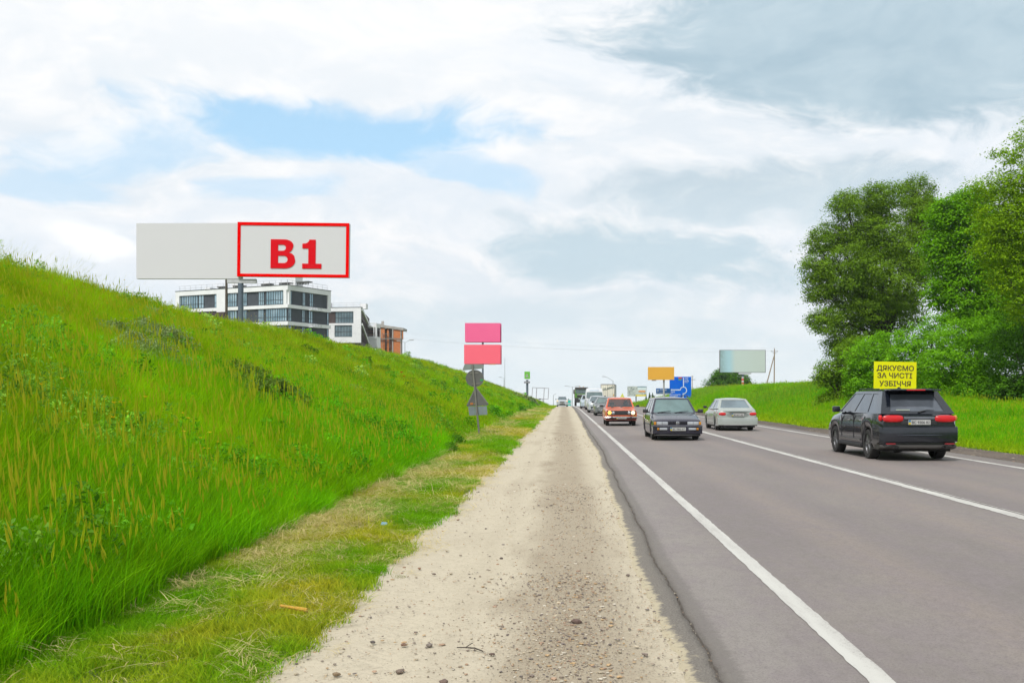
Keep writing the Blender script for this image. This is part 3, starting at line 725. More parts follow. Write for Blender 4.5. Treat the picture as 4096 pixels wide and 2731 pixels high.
# yellow sign
D = 47.0
X0, X1, Z1, Z0 = bx(2005, D), bx(2103, D), bz(830.5, D), bz(894, D)
T = Thing('yellow_sign', 'yellow sign with dark words ДЯКУЄМО ЗА ЧИСТІ УЗБІЧЧЯ in front of the shrubs', 'sign', ((X0 + X1) / 2, D, gz((X0 + X1) / 2, D)))
Mt = Matrix.Translation(((X0 + X1) / 2, D, 0)) @ Matrix.Rotation(R(1.0), 4, 'Y') @ Matrix.Translation((-(X0 + X1) / 2, -D, 0))
mb = MB(); mb.cbox(X0, X1, D, D + .03, Z0, Z1, .01, M=Mt); p = T.part('panel', mb, mat('sign_yellow', (.66, .64, .002), .7, col2=(.63, .60, .002), scale=1, spec=.15))
mb = MB()
for s, zc, w, h, xo in (('ДЯКУЄМО', 845, 85.5, 11.5, 0), ('ЗА ЧИСТІ', 862, 80, 11.5, -.02), ('УЗБІЧЧЯ', 880.5, 72.5, 11.5, .0)):
    text_into(mb, s, h * D / F_, ((X0 + X1) / 2 + xo, D - .006, bz(zc + h / 2, D)), width=w * D / F_, bold=.03, M=Mt)
T.part('lettering', mb, mat('dark_letters', (.07, .05, .01), .6), parent=p, fix=False)
mb = MB()
for a, b, c, e in ((X0, X1, Z1 - .03, Z1), (X0, X1, Z0, Z0 + .03), (X0, X0 + .03, Z0 + .03, Z1 - .03), (X1 - .03, X1, Z0 + .03, Z1 - .03)): mb.box(a + .01, b - .01, D - .004, D + .001, c - (.01 if c > Z0 + .1 else -.01), e - .01 if e > Z0 + .1 else e + .01, M=Mt)
for q in (.2, .8):
    mb2 = MB(); pole(mb2, X0 + (X1 - X0) * q, D + .07, gz(X0, D) - .2, Z1 - .1, .03, n=8); T.part('post', mb2, M_SP)

# utility pole of two legs, its far fellow, the wires
D = 230
x = bx(1777.6, D); T = Thing('utility_pole', 'concrete utility pole with a slanting brace right of the pale billboard', 'utility pole', (x, D, gz(x, D)))
m = mat('pole_concrete', (.27, .20, .13), .9, scale=2)
xt = bx(1779, D); zt = bz(801, D)
mb = MB(); mb.tube([(x, D, gz(x, D) - .5), (xt, D, zt)], [.17, .11], 8); T.part('post', mb, m)
mb = MB(); mb.tube([(bx(1748, D), D, gz(bx(1748, D), D) - .3), (xt, D - .1, bz(813, D))], [.15, .11], 8); T.part('brace', mb, m)
mb = MB(); mb.box(xt - .75, xt + .75, D - .06, D + .06, bz(807, D) - .05, bz(807, D) + .05); T.part('crossarm', mb, M_SB); mb = MB(); mb.box(xt - .4, xt + .4, D - .06, D + .06, bz(811, D) - .05, bz(811, D) + .05); T.part('crossarm', mb, M_SB)
for dx, q in ((-.7, 807), (.7, 807), (0, 801)):
    mb = MB(); mb.lathe([(0, .05), (.06, .10), (.14, .10), (.2, .04), (.2, 0)], (xt + dx, D, bz(q, D) + .05), 'z', 8); T.part('insulator', mb, M_WHITE)
xl, zl = bx(560, 205), 17.4
for i, (dx, q, dz) in enumerate(((-.7, 805.5, 0), (.7, 804.5, -.5), (0, 798.5, 1.2))):
    a = Vector((xt + dx, D, bz(q, D))); b = Vector((xl + dx, 215, zl + dz)); pts = [a.lerp(b, t) - Vector((0, 0, 4.6 * 4 * t * (1 - t) * .5)) for t in np.linspace(0, 1, 30)]
    mb = MB(); mb.tube(pts, .008, 4, caps=False)
    one('power_line', mb, M_PALE, ('lowest', 'middle', 'topmost')[i] + ' of the thin power lines sagging across the sky over the road', 'power line', 'power lines', loc=tuple(a))
mb = MB(); pole(mb, xl, 215, gz(xl, 215) - .5, zl + 1.2, .16, .1); mb.box(xl - .8, xl + .8, 214.9, 215.1, zl - .1, zl + .05)
one('utility_pole', mb, M_WOOD, 'utility pole behind the large grey billboard that carries the wires over the road', 'utility pole', loc=(xl, 215, gz(xl, 215)))
def lamp(px, top, D, arms, lab, r=.07):
    x = bx(px, D); z0 = gz(x, D); z1 = bz(top, D)
    T = Thing('street_lamp', lab, 'street lamp', (x, D, z0), 'distant street lamps')
    mb = MB(); pole(mb, x, D, z0 - .3, z1, r, r * .7, 8); T.part('post', mb, M_SB2)
    for dx, dz in arms:
        mb = MB(); mb.tube([(x, D, z1 - .05), (x + dx * .6, D, z1 + dz * .8), (x + dx, D, z1 + dz)], r * .5, 6); T.part('arm', mb, M_SB2)
        mb = MB(); mb.cbox(x + dx - .35, x + dx + .35, D - .12, D + .12, z1 + dz - .06, z1 + dz + .06, .04); T.part('lamp_head', mb, M_PALE)
lamp(1314.6, 888, 250, ((-1.6, .2), (1.6, .2)), 'double armed street lamp left of the green truck', .075)
lamp(1408, 874, 215, ((-2.0, .9),), 'street lamp with one arm over the white trailer', .075)
lamp(1271, 907, 330, ((.7, .3),), 'short lamp post between the empty frame and the silver car on the crest', .09)
lamp(930, 786, 150, ((1.0, .35), (-.9, .25)), 'two armed street lamp beside the brick building', .05)
lamp(1157.5, 868, 260, ((-1.0, .25),), 'lamp post at the crest right of the pink billboards', .06)
D = 290; x = bx(1159.5, D); mb = MB(); pole(mb, x, D, gz(x, D), bz(822, D), .09, .04, 6)
one('mast', mb, M_SB2, 'very thin tall mast rising right of the pink billboards', 'mast', loc=(x, D, gz(x, D)))
D = 300; x = bx(1590, D); T = Thing('utility_pole', 'distant utility pole just right of the big blue sign', 'utility pole', (x, D, gz(x, D)))
mb = MB(); pole(mb, x, D, gz(x, D) - .5, bz(862.5, D), .14, .09, 8); T.part('post', mb, m); mb = MB(); mb.box(x - .3, x + 1.0, D - .05, D + .05, bz(872, D), bz(871, D)); T.part('crossarm', mb, M_SB); mb = MB(); mb.box(x - .35, x + .35, D - .05, D + .05, bz(864.5, D), bz(863.8, D)); T.part('crossarm', mb, M_SB)
# turquoise signboard beyond the crest and the yellow warning sign over the red car
D = 215; x = bx(1308, D)
T = Thing('roadside_board', 'pale board with a turquoise disc beyond the crest beside the silver car', 'signboard', (x, D, gz(x, D)))
mtq = mat('turquoise', (0.0, .42, .34), .5)
mb = MB(); mb.box(bx(1303, D), bx(1312.6, D), D, D + .1, bz(930, D), bz(917.5, D)); p = T.part('panel', mb, mat('board_pale', (.36, .45, .43), .6))
mb = MB(); mb.disc((x - .05, D - .02, bz(922, D)), .27, 20, rz=.32); T.part('emblem', mb, mtq, parent=p, fix=False)
mb = MB(); mb.box(bx(1303.4, D), bx(1311, D), D - .03, D - .01, bz(931, D), bz(928.5, D)); T.part('print', mb, mtq, parent=p)
mb = MB(); pole(mb, x - .3, D + .2, gz(x, D) - .3, bz(920, D), .05, n=6); pole(mb, x + .3, D + .2, gz(x, D) - .3, bz(920, D), .05, n=6); T.part('post', mb, M_SP)
D = 195; x = bx(1429.5, D)
T = Thing('warning_sign', 'small yellow triangular warning sign above the roof of the red car', 'road sign', (x, D, gz(x, D)))
mb = MB(); z = bz(911, D); mb.poly([(x - .45, z - .1), (x + .45, z - .1), (x, z + .72)], D, D + .02); T.part('sign_plate', mb, mat('sign_amber', (.70, .72, .14), .6))
mb = MB(); pole(mb, x, D + .05, gz(x, D) - .2, z, .035, n=6); T.part('post', mb, M_SP)

# ================================================================ buildings on the left
M_RW = mat('white_render', (0.74, 0.74, 0.74), .85, col2=(.69, .69, .69), scale=.5)
M_RD = mat('dark_render', (0.052, 0.062, 0.075), .85, col2=(.043, .05, .06), scale=.8); M_BR = mat('brown_cladding', (0.065, 0.042, 0.038), .8, col2=(.045, .03, .028), scale=1, stretch=(8, 8, .4))
M_FR = mat('window_frame', (0.03, 0.04, 0.045), .5)
def glass_mat(name, col, rough=.04, col2=None): return mat(name, col, rough, metal=0.55, col2=col2, scale=.35, spec=.8)
M_GL = glass_mat('window_glass', (0.20, 0.31, 0.36), .08, (.38, .50, .55))
class Face:
    """a facade plane: u runs along it from the corner, z is height, n steps out of it"""
    def __init__(s, T, C, u): s.T = T; s.C = Vector(C); s.u = Vector((u[0], u[1], 0)).normalized(); s.n = Vector((s.u.y, -s.u.x, 0));  s.n = s.n if s.n.y < 0 else -s.n
    def M(s): return Matrix(((s.u.x, -s.n.x, 0, s.C.x), (s.u.y, -s.n.y, 0, s.C.y), (0, 0, 1, 0), (0, 0, 0, 1)))
    def box(s, mb, u0, u1, z0, z1, d0, d1): return mb.box(min(u0, u1), max(u0, u1), -d1, -d0, z0, z1, M=s.M())   # d: outwards
    def at(s, px, py):
        r = (px - CX_) / F_; u = (s.C.x - r * s.C.y) / (r * s.u.y - s.u.x); d = s.C.y + u * s.u.y
        return u, EYE + (CY_ - py) * d / F_
    def window(s, u0, u1, z0, z1, nu, rows=(.32,), d=.02):
        u0, u1 = min(u0, u1), max(u0, u1)
        mb = MB(); w = .09
        for a in np.linspace(u0, u1 - w, nu + 1): s.box(mb, a, a + w, z0, z1, d, d + .07)
        for a in (0, 1) + tuple(rows): zz = z0 + (z1 - z0 - w) * a; s.box(mb, u0, u1, zz, zz + w, d + .002, d + .062)
        f = s.T.part('window', mb, M_FR)
        us = np.linspace(u0, u1 - w, nu + 1)
        for k in range(nu):
            mb = MB(); s.box(mb, us[k] + w, us[k + 1], z0 + w, z1 - w, d - .01, d + .015); s.T.part('pane', mb, M_GL, parent=f)
def q8(zx, zy): return (650 + .4252 * zx) / 1.7415, (1050 + .4252 * zy) / 1.7415
C0 = (-53.8, 195.0)
T = Thing('apartment_building', 'modern white and dark grey flat roofed apartment block on top of the bank', 'building', (C0[0], C0[1], gz(*C0)))
FL = Face(T, (*C0, 0), (-.9, .43)); FR = Face(T, (*C0, 0), (.43, .9))
LL, LR = 29.0, 12.4
zr = 22.9; z0 = gz(*C0) - 2
def slab(name, zA, zB, m, out, ins=0.0):
    """a storey-high block or band running round the building, its faces standing OUT beyond the wall plane"""
    mb = MB(); c = FL.C
    P = [c + FL.u * 0 + (FL.n + FR.n) * out, c + FL.u * LL + (FL.n - FR.n * 0) * out + FL.u * out, c + FL.u * (LL + out) + FR.u * LR + FR.u * out, c + FR.u * (LR + out) + FR.n * out]
    vs = [(p.x, p.y, zA) for p in P] + [(p.x, p.y, zB) for p in P]
    mb.add(vs, [(0, 1, 2, 3), (4, 5, 6, 7), (0, 1, 5, 4), (1, 2, 6, 5), (2, 3, 7, 6), (3, 0, 4, 7)]); T.part(name, mb, m)
slab('wall', z0, zr - .3, M_RD, 0.0)
slab('parapet', 21.95, zr, M_RW, .35); slab('roof_edge', zr + .002, zr + .10, M_FR, .42)
slab('floor_band', 18.5, 19.15, M_RW, .35); slab('floor_band', 15.15, 15.85, M_RW, .35); slab('floor_band', 11.8, 12.5, M_RW, .35)
# white piers
for Fc, a_, b_, c_ in ((FL, 0, .75, 19.15), (FR, 0, .45, 19.15), (FL, LL - .7, LL + .34, 12.5), (FR, LR - .5, LR + .34, 19.15)):
    mb = MB(); Fc.box(mb, a_, b_, c_, 21.95, 0, .348); T.part('pier', mb, M_RW)
uA = FL.at(q8(520, 0)[0], 0)[0]; uB = FL.at(q8(612, 0)[0], 0)[0]
mb = MB(); FL.box(mb, uB, uA, 12.5, 21.95, 0, .349); T.part('pier', mb, M_RW)
mb = MB(); FL.box(mb, uB, LL, z0, 18.2, .36, .9); T.part('wall', mb, M_BR, label='brown clad lower storey of the left wing')
def wspan(Fc, a, b, z0_, z1_, nu, rows=(.34,)): Fc.window(Fc.at(q8(a, 0)[0], 0)[0], Fc.at(q8(b, 0)[0], 0)[0], z0_, z1_, nu, rows)
for a, b, nu in ((158, 335, 8), (340, 392, 2), (488, 520, 1), (612, 702, 4), (757, 797, 2), (903, 958, 3), (975, 1158, 8)): wspan(FL, a, b, 19.2, 21.9, nu)
for a, b, nu in ((612, 702, 4), (757, 795, 2), (900, 955, 3), (972, 1172, 9)): wspan(FL, a, b, 15.9, 18.45, nu)
for a, b, nu in ((757, 795, 2), (900, 955, 3), (972, 1172, 9)): wspan(FL, a, b, 12.6, 15.1, nu)
for zA, zB, L in ((19.2, 21.9, ((1197, 1215, 1), (1314, 1343, 2), (1380, 1417, 2), (1548, 1563, 1))), (15.9, 18.45, ((1180, 1212, 2), (1310, 1337, 2), (1372, 1412, 2), (1545, 1562, 1))), (12.6, 15.1, ((1180, 1212, 2), (1310, 1337, 2), (1370, 1405, 2), (1542, 1560, 1)))):
    for a, b, nu in L: wspan(FR, a, b, zA, zB, nu)
for zz in (18.45, 15.1):
    mb = MB(); a, b = FR.at(q8(1362, 0)[0], 0)[0], FR.at(q8(1450, 0)[0], 0)[0]; FR.box(mb, a, b, zz - .05, zz + .12, .36, 1.3); bl_ = T.part('balcony', mb, M_RW)
    mb = MB()
    for k in range(7): uu = a + (b - a) * k / 6; FR.box(mb, uu, uu + .03, zz + .12, zz + 1.1, 1.24, 1.27)
    FR.box(mb, a, b, zz + 1.1, zz + 1.14, 1.23, 1.28); T.part('railing', mb, M_FR, parent=bl_)
for a, b, t_, dep in ((532, 590, 182, 3.5), (828, 884, 190, 3.5), (1330, 1385, 170, 2.0), (330, 378, 238, 2.0)):
    U0, U1 = FL.at(q8(a, 0)[0], 0)[0], FL.at(q8(b, 0)[0], 0)[0]
    hgt = {182: 1.75, 190: 1.2, 170: 1.9, 238: .75}[t_]
    if a == 1330:
        mb = MB(); FR.box(mb, 4.0, 6.2, zr + .1, zr + hgt + .5, -3.0, -1.5)
    else: mb = MB(); FL.box(mb, U0, U1, zr + .1, zr + hgt, -dep - 1.6, -dep)
    T.part('chimney', mb, M_RW)
for a, b in ((470, 525), (618, 705), (882, 960), (1055, 1145), (1215, 1300)):
    U0, U1 = FL.at(q8(b, 0)[0], 0)[0], FL.at(q8(a, 0)[0], 0)[0]
    if a == 1215: U0, U1 = -4.0, -1.0
    mb = MB(); FL.box(mb, U0, U1, zr + .55, zr + .75, -2.6, -1.2)
    k = U0
    while k < U1 - .1: FL.box(mb, k, k + .12, zr + .1, zr + .55, -1.5, -1.3); k += .38
    T.part('roof_vent', mb, M_SB)
mb = MB()
for Fc, L in ((FL, LL), (FR, LR)):
    k = 0.3
    while k < L: Fc.box(mb, k, k + .035, zr + .1, zr + 1.15, -.3, -.26); k += 1.5
    for zz in (.6, 1.12): Fc.box(mb, .3, L, zr + zz, zr + zz + .035, -.302, -.265)
T.part('roof_railing', mb, M_PALE)

# second block
D = 231; xa, xb = bx(q8(1560, 0)[0], D + 2), bx(q8(1868, 0)[0], D - 1)
T = Thing('apartment_building', 'smaller white and brown block with big windows right of the main block', 'building', (xb, D, gz(xb, D)))
F2 = Face(T, (xb, D - 1, 0), (-1, .10)); F3 = Face(T, (xb, D - 1, 0), (-.13, 1.0)); F3.n = Vector((1, .13, 0)).normalized()
L2 = abs(xa - xb); zr2 = 21.6; z0 = gz(xb, D) - 2
mb = MB(); P = [F2.C, F2.C + F2.u * L2, F2.C + F2.u * L2 + F3.u * 30, F2.C + F3.u * 30]
vs = [(p.x, p.y, z0) for p in P] + [(p.x, p.y, zr2 - .3) for p in P]; mb.add(vs, [(0, 1, 2, 3), (4, 5, 6, 7), (0, 1, 5, 4), (1, 2, 6, 5), (2, 3, 7, 6), (3, 0, 4, 7)]); T.part('wall', mb, M_BR)
mb = MB()
for a, b, c, e in ((-.05, L2, 20.7, zr2), (-.05, L2, 17.55, 18.0), (-.05, L2, 13.5, 14.85), (-.05, 2.0, 14.85, 17.55), (-.05, 1.7, 18.0, 20.7)): F2.box(mb, a, b, c, e, 0.0, .35)
u_ = F2.at(q8(1622, 0)[0], 0)[0]; F2.box(mb, u_, L2, 14.85, 17.55, 0, .34)
T.part('wall', mb, M_RW, label='white framed front')
F2.window(F2.at(q8(1845, 0)[0], 0)[0], F2.at(q8(1627, 0)[0], 0)[0], 18.0, 20.7, 8, (.45,), .03)
F2.window(F2.at(q8(1850, 0)[0], 0)[0], F2.at(q8(1622, 0)[0], 0)[0], 14.9, 17.5, 8, (.45,), .03)
mb = MB(); F2.box(mb, -.3, L2, zr2 + .002, zr2 + .10, -.2, .42); T.part('roof_edge', mb, M_FR)
mb = MB()   # sloping white fascia of the side
a, b = F3.C, F3.C + F3.u * 30
def quad(mb, p, q, z1, z2, z3, z4, n, t=.35):
    v = [(p.x, p.y, z1), (q.x, q.y, z2), (q.x, q.y, z3), (p.x, p.y, z4)]; w = [(x + n.x * t, y + n.y * t, z) for x, y, z in v]
    mb.add(v + w, [(0, 1, 2, 3), (4, 5, 6, 7), (0, 1, 5, 4), (1, 2, 6, 5), (2, 3, 7, 6), (3, 0, 4, 7)])
quad(mb, a, b, zr2 - .7, zr2 - 2.9, zr2 - 2.3, zr2 - .02, F3.n); quad(mb, a, b, 17.5, 13.5, 14.1, 18.0, F3.n); T.part('fascia', mb, M_RW)
mb = MB()
for k in range(22): F3.box(mb, 1 + k * 1.3, 1.25 + k * 1.3, 14.0, 19.0, .02, .12)
T.part('louvre', mb, M_BR)
mb = MB(); F2.box(mb, 8.2, 9.0, zr2 + .1, zr2 + 1.4, -4, -3); T.part('chimney', mb, M_RW); mb = MB(); F2.box(mb, .2, 1.6, zr2 + .1, zr2 + 1.3, -6, -4.5); T.part('chimney', mb, M_RW)
mb = MB(); k = .3
while k < L2: F2.box(mb, k, k + .035, zr2 + .1, zr2 + 1.1, -.3, -.26); k += 1.6
for zz in (.6, 1.1): F2.box(mb, .3, L2, zr2 + zz, zr2 + zz + .035, -.302, -.265)
T.part('roof_railing', mb, M_PALE)

# unfinished white frame building and the brick one
D = 252
T = Thing('unfinished_building', 'unfinished building with white frames and brown interior left of the brick block', 'building', (bx(853, D), D, gz(bx(853, D), D)))
def Q(a, b): p = q8(a, b); return bx(p[0], D), bz(p[1], D)
def bq(mb, a, b, c, e, y0, y1):
    p, q = Q(a, b), Q(c, e); mb.box(min(p[0], q[0]), max(p[0], q[0]), y0, y1, min(p[1], q[1]), max(p[1], q[1]))
mb = MB(); bq(mb, 1895, 602, 2008, 700, D + 5, D + 5.2); T.part('wall', mb, M_BR)
mb = MB()
for a, b, c, e, y0, y1 in ((1890, 592, 2012, 606, D, D + 5), (1992, 568, 2012, 592, D, D + 5), (1890, 566, 1990, 574, D + .1, D + .3), (1890, 694, 2016, 714, D, D + 5), (2002, 606, 2014, 694, D, D + .8), (1984, 606, 1992, 694, D, D + .3), (1890, 714, 2016, 800, D + .2, D + 5)): bq(mb, a, b, c, e, y0, y1)
for k in range(9): bq(mb, 1895 + k * 12, 574, 1898 + k * 12, 592, D + .1, D + .3)
T.part('frame', mb, M_RW)
for zz in (640, 668):
    mb = MB(); bq(mb, 1905, zz, 2000, zz + 4, D + 2, D + 2.2); T.part('scaffold_board', mb, mat('timber', (.34, .15, .05), .8))
D = 268
T = Thing('brick_building', 'unfinished orange brick building with concrete columns at the right end of the row', 'building', (bx(896, D), D, gz(bx(896, D), D)))
M_BK = bpy.data.materials.new('orange_brick'); M_BK.use_nodes = True; nt = M_BK.node_tree; b_ = nt.nodes['Principled BSDF']; b_.inputs['Roughness'].default_value = .9
br = nt.nodes.new('ShaderNodeTexBrick'); br.inputs['Scale'].default_value = 1.0; br.inputs['Brick Width'].default_value = .5; br.inputs['Row Height'].default_value = .24; br.inputs['Mortar Size'].default_value = .012
br.inputs['Color1'].default_value = (.48, .14, .03, 1); br.inputs['Color2'].default_value = (.56, .18, .045, 1); br.inputs['Mortar'].default_value = (.26, .17, .12, 1)
tc = nt.nodes.new('ShaderNodeTexCoord'); sx = nt.nodes.new('ShaderNodeSeparateXYZ'); nt.links.new(tc.outputs['Object'], sx.inputs[0])
nt.links.new(comb(nt, NX(nt, sx.outputs[0]) + NX(nt, sx.outputs[1]), NX(nt, sx.outputs[2]), 0.0), br.inputs['Vector']); nt.links.new(br.outputs['Color'], b_.inputs['Base Color'])
zb = gz(bx(896, D), D) - 1
def col_(a, c, y0, y1, m, nm, zt=None, z0_=None):
    mb = MB(); p, q = Q(a, 600), Q(c, 600); mb.box(p[0], q[0], y0, y1, zb if z0_ is None else z0_, Q(0, 600)[1] if zt is None else zt); T.part(nm, mb, m)
zT = Q(0, 608)[1]; zM = Q(0, 712)[1]
col_(2055, 2090, D, D + .3, M_BK, 'wall', zT); col_(2110, 2128, D + .2, D + .5, M_BK, 'wall', zT); col_(2172, 2238, D, D + .3, M_BK, 'wall', zT - .3)
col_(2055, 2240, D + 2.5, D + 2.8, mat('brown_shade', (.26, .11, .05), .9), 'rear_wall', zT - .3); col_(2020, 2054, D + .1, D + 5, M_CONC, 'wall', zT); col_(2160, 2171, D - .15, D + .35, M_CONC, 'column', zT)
col_(2239, 2247, D - .1, D + .3, M_CONC, 'column', zT - .5); col_(2256, 2264, D - .1, D + .3, M_BK, 'column', zT - .6, zM - .3)
col_(2020, 2060, D - .2, D + 6, M_CONC, 'parapet', Q(0, 576)[1], zT)
mb = MB(); p0, p1 = Q(2022, 578), Q(2268, 615); mb.add([(p0[0], D - .3, p0[1] - .75), (p1[0], D - .3, p1[1] - .65), (p1[0], D + 6, p1[1] - .65), (p0[0], D + 6, p0[1] - .75), (p0[0], D - .3, p0[1]), (p1[0], D - .3, p1[1]), (p1[0], D + 6, p1[1]), (p0[0], D + 6, p0[1])], [(0, 3, 2, 1), (4, 5, 6, 7), (0, 1, 5, 4), (1, 2, 6, 5), (2, 3, 7, 6), (3, 0, 4, 7)])
T.part('roof', mb, M_CONC)
for a, b, c, e in ((2022, 712, 2262, 722), (2066, 668, 2130, 672), (2240, 738, 2262, 743)):
    mb = MB(); bq(mb, a, b, c, e, D - .5, D - .31); T.part('scaffold_board', mb, M_SP)
mb = MB(); p = Q(2057, 545); mb.box(p[0] - .3, p[0] + .3, D + 2, D + 2.6, Q(0, 590)[1], p[1]); T.part('chimney', mb, M_CONC)
for k in (2075, 2105, 2140):
    mb = MB(); p, q = Q(k, 660), Q(k + 6, 800); mb.tube([(p[0], D - .4, p[1]), (p[0], D - .4, q[1])], .05, 5); T.part('scaffold_pole', mb, M_SP)
# ================================================================ vehicles (local: +y is the way the vehicle faces)
def paint(name, col, rough=.32, metal=.0, col2=None): return mat(name, col, rough, metal, col2=col2 or tuple(c * .93 for c in col), scale=2, coat=.6)
def cglass(name, col, rough=.06): return mat(name, col, rough, metal=.35, col2=tuple(c * 1.5 for c in col), scale=.9, spec=.9)
M_TYRE = mat('tyre', (.022, .021, .020), .9); M_RIM = mat('rim', (.25, .25, .26), .35, metal=.7); M_TRIM = mat('black_trim', (.020, .020, .022), .6)
M_CHR = mat('chrome', (.45, .45, .45), .18, metal=.9); M_LAMP = mat('lamp_glass', (.42, .44, .46), .12, metal=.3, spec=.9)
M_LIT = mat('headlight_lit', (.8, .7, .5), .3, emit=(1.0, .70, .30), estr=.9); M_LITW = mat('headlight_bright', (.8, .8, .7), .3, emit=(1.0, .86, .62), estr=.8)
M_LITY = mat('headlight_yellow', (.8, .5, .1), .3, emit=(1.0, .50, .07), estr=.8); M_TAIL = mat('tail_light', (.42, .010, .012), .25, emit=(1.0, .01, .02), estr=.05); M_AMB = mat('amber_lens', (.50, .20, .01), .3)
M_PLT = mat('number_plate', (.42, .42, .40), .5); M_PBL = mat('plate_blue', (.02, .16, .32), .5); M_PYL = mat('plate_yellow', (.50, .38, .01), .5); M_INK = mat('plate_ink', (.04, .04, .045), .6)
M_UNDER = mat('underbody', (.012, .012, .012), .95); M_SEAT = mat('car_seat', (.045, .045, .05), .9)

def shell(prof, arches, sill, L, n=70):
    """closed body below the windows. prof: (y, half width, shoulder z, top z) front to rear; arches: (y, z, r)"""
    prof = sorted(prof); Y = [p[0] for p in prof]
    ys = set(np.linspace(Y[0], Y[-1], n).tolist() + Y)
    for c, z, r in arches:
        for a in np.linspace(0, math.pi, 15): ys.add(c + r * math.cos(a))
    ys = sorted(y for y in ys if Y[0] <= y <= Y[-1])
    rings = []
    for y in ys:
        w, zs, zt = (np.interp(y, Y, [p[i] for p in prof]) for i in (1, 2, 3))
        e = min(y - Y[0], Y[-1] - y); zb = sill + .06 * max(0, 1 - e / .5)
        for c, z, r in arches:
            if abs(y - c) < r: zb = max(zb, z + math.sqrt(r * r - (y - c) ** 2))
        zb = min(zb, zs - .05)
        h = zs - zb
        rings.append([(w - .045, zb), (w - .012, zb + .12 * h), (w, zb + .42 * h), (w + .004, zb + .58 * h), (w - .012, zb + .80 * h), (w - .045, zs), (w - .10, zs + .55 * (zt - zs)), (w * .80, zt - .012), (w * .45, zt - .002), (0, zt)])
    mb = MB(); k = len(rings[0]); V = []
    for y, rg in zip(ys, rings):
        V += [(x, y, z) for x, z in rg] + [(-x, y, z) for x, z in rg[-2::-1]]
    m = 2 * k - 1; Fc = []
    for i in range(len(ys) - 1):
        for j in range(m - 1): Fc.append((i * m + j, (i + 1) * m + j, (i + 1) * m + j + 1, i * m + j + 1))
    for i in (0, len(ys) - 1):
        for j in range(k - 2): Fc.append((i * m + j, i * m + j + 1, i * m + m - 2 - j, i * m + m - 1 - j))
        Fc.append((i * m + k - 2, i * m + k - 1, i * m + k))
    mb.add(V, Fc); return mb
def lerp3(a, b, t): return tuple(a[i] + (b[i] - a[i]) * t for i in range(3))
def patchq(c, u, v, bulge=(0, 0, 0)):
    p = lerp3(lerp3(c[0], c[1], u), lerp3(c[3], c[2], u), v); k = 4 * u * (1 - u)
    return tuple(p[i] + bulge[i] * k for i in range(3))
def framed(mbf, c, u0, u1, v0, v1, bulge=(0, 0, 0), nin=(0, 0, 0)):
    """window opening in the quad c; the surround goes to mbf, the pane is returned"""
    N = 8; us = [0] + [u0 + (u1 - u0) * i / N for i in range(N + 1)] + [1]; vs = [0, v0, v1, 1]
    V = [patchq(c, u, v, bulge) for v in vs for u in us]; W = len(us); Fc = []
    for j in range(3):
        for i in range(W - 1):
            if j == 1 and 0 < i < W - 2: continue
            Fc.append((j * W + i, j * W + i + 1, (j + 1) * W + i + 1, (j + 1) * W + i))
    mbf.add(V, Fc)
    p = MB(); e = .012
    V = [tuple(a + b for a, b in zip(patchq(c, u, v, bulge), nin)) for v in (v0 - e, (v0 + v1) / 2, v1 + e) for u in [u0 - e + (u1 - u0 + 2 * e) * i / N for i in range(N + 1)]]
    p.add(V, [(j * (N + 1) + i, j * (N + 1) + i + 1, (j + 1) * (N + 1) + i + 1, (j + 1) * (N + 1) + i) for j in range(2) for i in range(N)])
    return p
def cabin(T, y, zb, zr, wb, wr, body, glass, splits, crown_=.05, last=.93, fr=(.06, .94, .08, .93), rr=(.07, .93, .12, .9), gl_side=None, see=False, zbr=None, shelf=None):
    """y = (cowl, roof front, roof rear, rear base)"""
    zbr = zbr or zb
    f = [(-wb, y[0], zb), (wb, y[0], zb), (wr, y[1], zr), (-wr, y[1], zr)]
    r = [(wb, y[3], zbr), (-wb, y[3], zbr), (-wr, y[2], zr), (wr, y[2], zr)]
    mf = MB()
    a = framed(mf, f, *fr, bulge=(0, .055, 0), nin=(0, -.008, -.008)); b = framed(mf, r, *rr, bulge=(0, -.05, 0), nin=(0, .008, -.008))
    side = []
    for s in (1, -1):
        c0 = [(s * wb, y[0], zb), (s * wb, y[3], zbr), (s * wr, y[2], zr), (s * wr, y[1], zr)]
        ts = [0] + list(splits) + [1]
        for i in range(len(ts) - 1):
            c = [patchq(c0, ts[i], 0), patchq(c0, ts[i + 1], 0), patchq(c0, ts[i + 1], 1), patchq(c0, ts[i], 1)]
            side.append(framed(mf, c, .07, last if i == len(ts) - 2 else .93, .06, .88, nin=(-s * .012, 0, 0)))
    N = 10; V = []
    ys = [y[1] + .01 * 0, y[1] - .06, (y[1] * .75 + y[2] * .25), (y[1] + y[2]) / 2, (y[1] * .25 + y[2] * .75), y[2] + .06, y[2]]
    for j, yy in enumerate(ys):
        e = (0, .45, .9, 1, .9, .45, 0)[j]
        for i in range(N + 1):
            u = -1 + 2 * i / N; yo = (.055 if j == 0 else -.05 if j == len(ys) - 1 else 0) * (1 - u * u)
            V.append((u * wr, yy + yo, zr + crown_ * e * (1 - abs(u) ** 2.6)))
    mf.add(V, [(j * (N + 1) + i, (j + 1) * (N + 1) + i, (j + 1) * (N + 1) + i + 1, j * (N + 1) + i + 1) for j in range(len(ys) - 1) for i in range(N)])
    T.part('cabin', mf, body, smooth=True)
    T.part('windscreen', a, glass, smooth=True); T.part('rear_window', b, glass, smooth=True)
    for p in side: T.part('side_window', p, gl_side or glass)
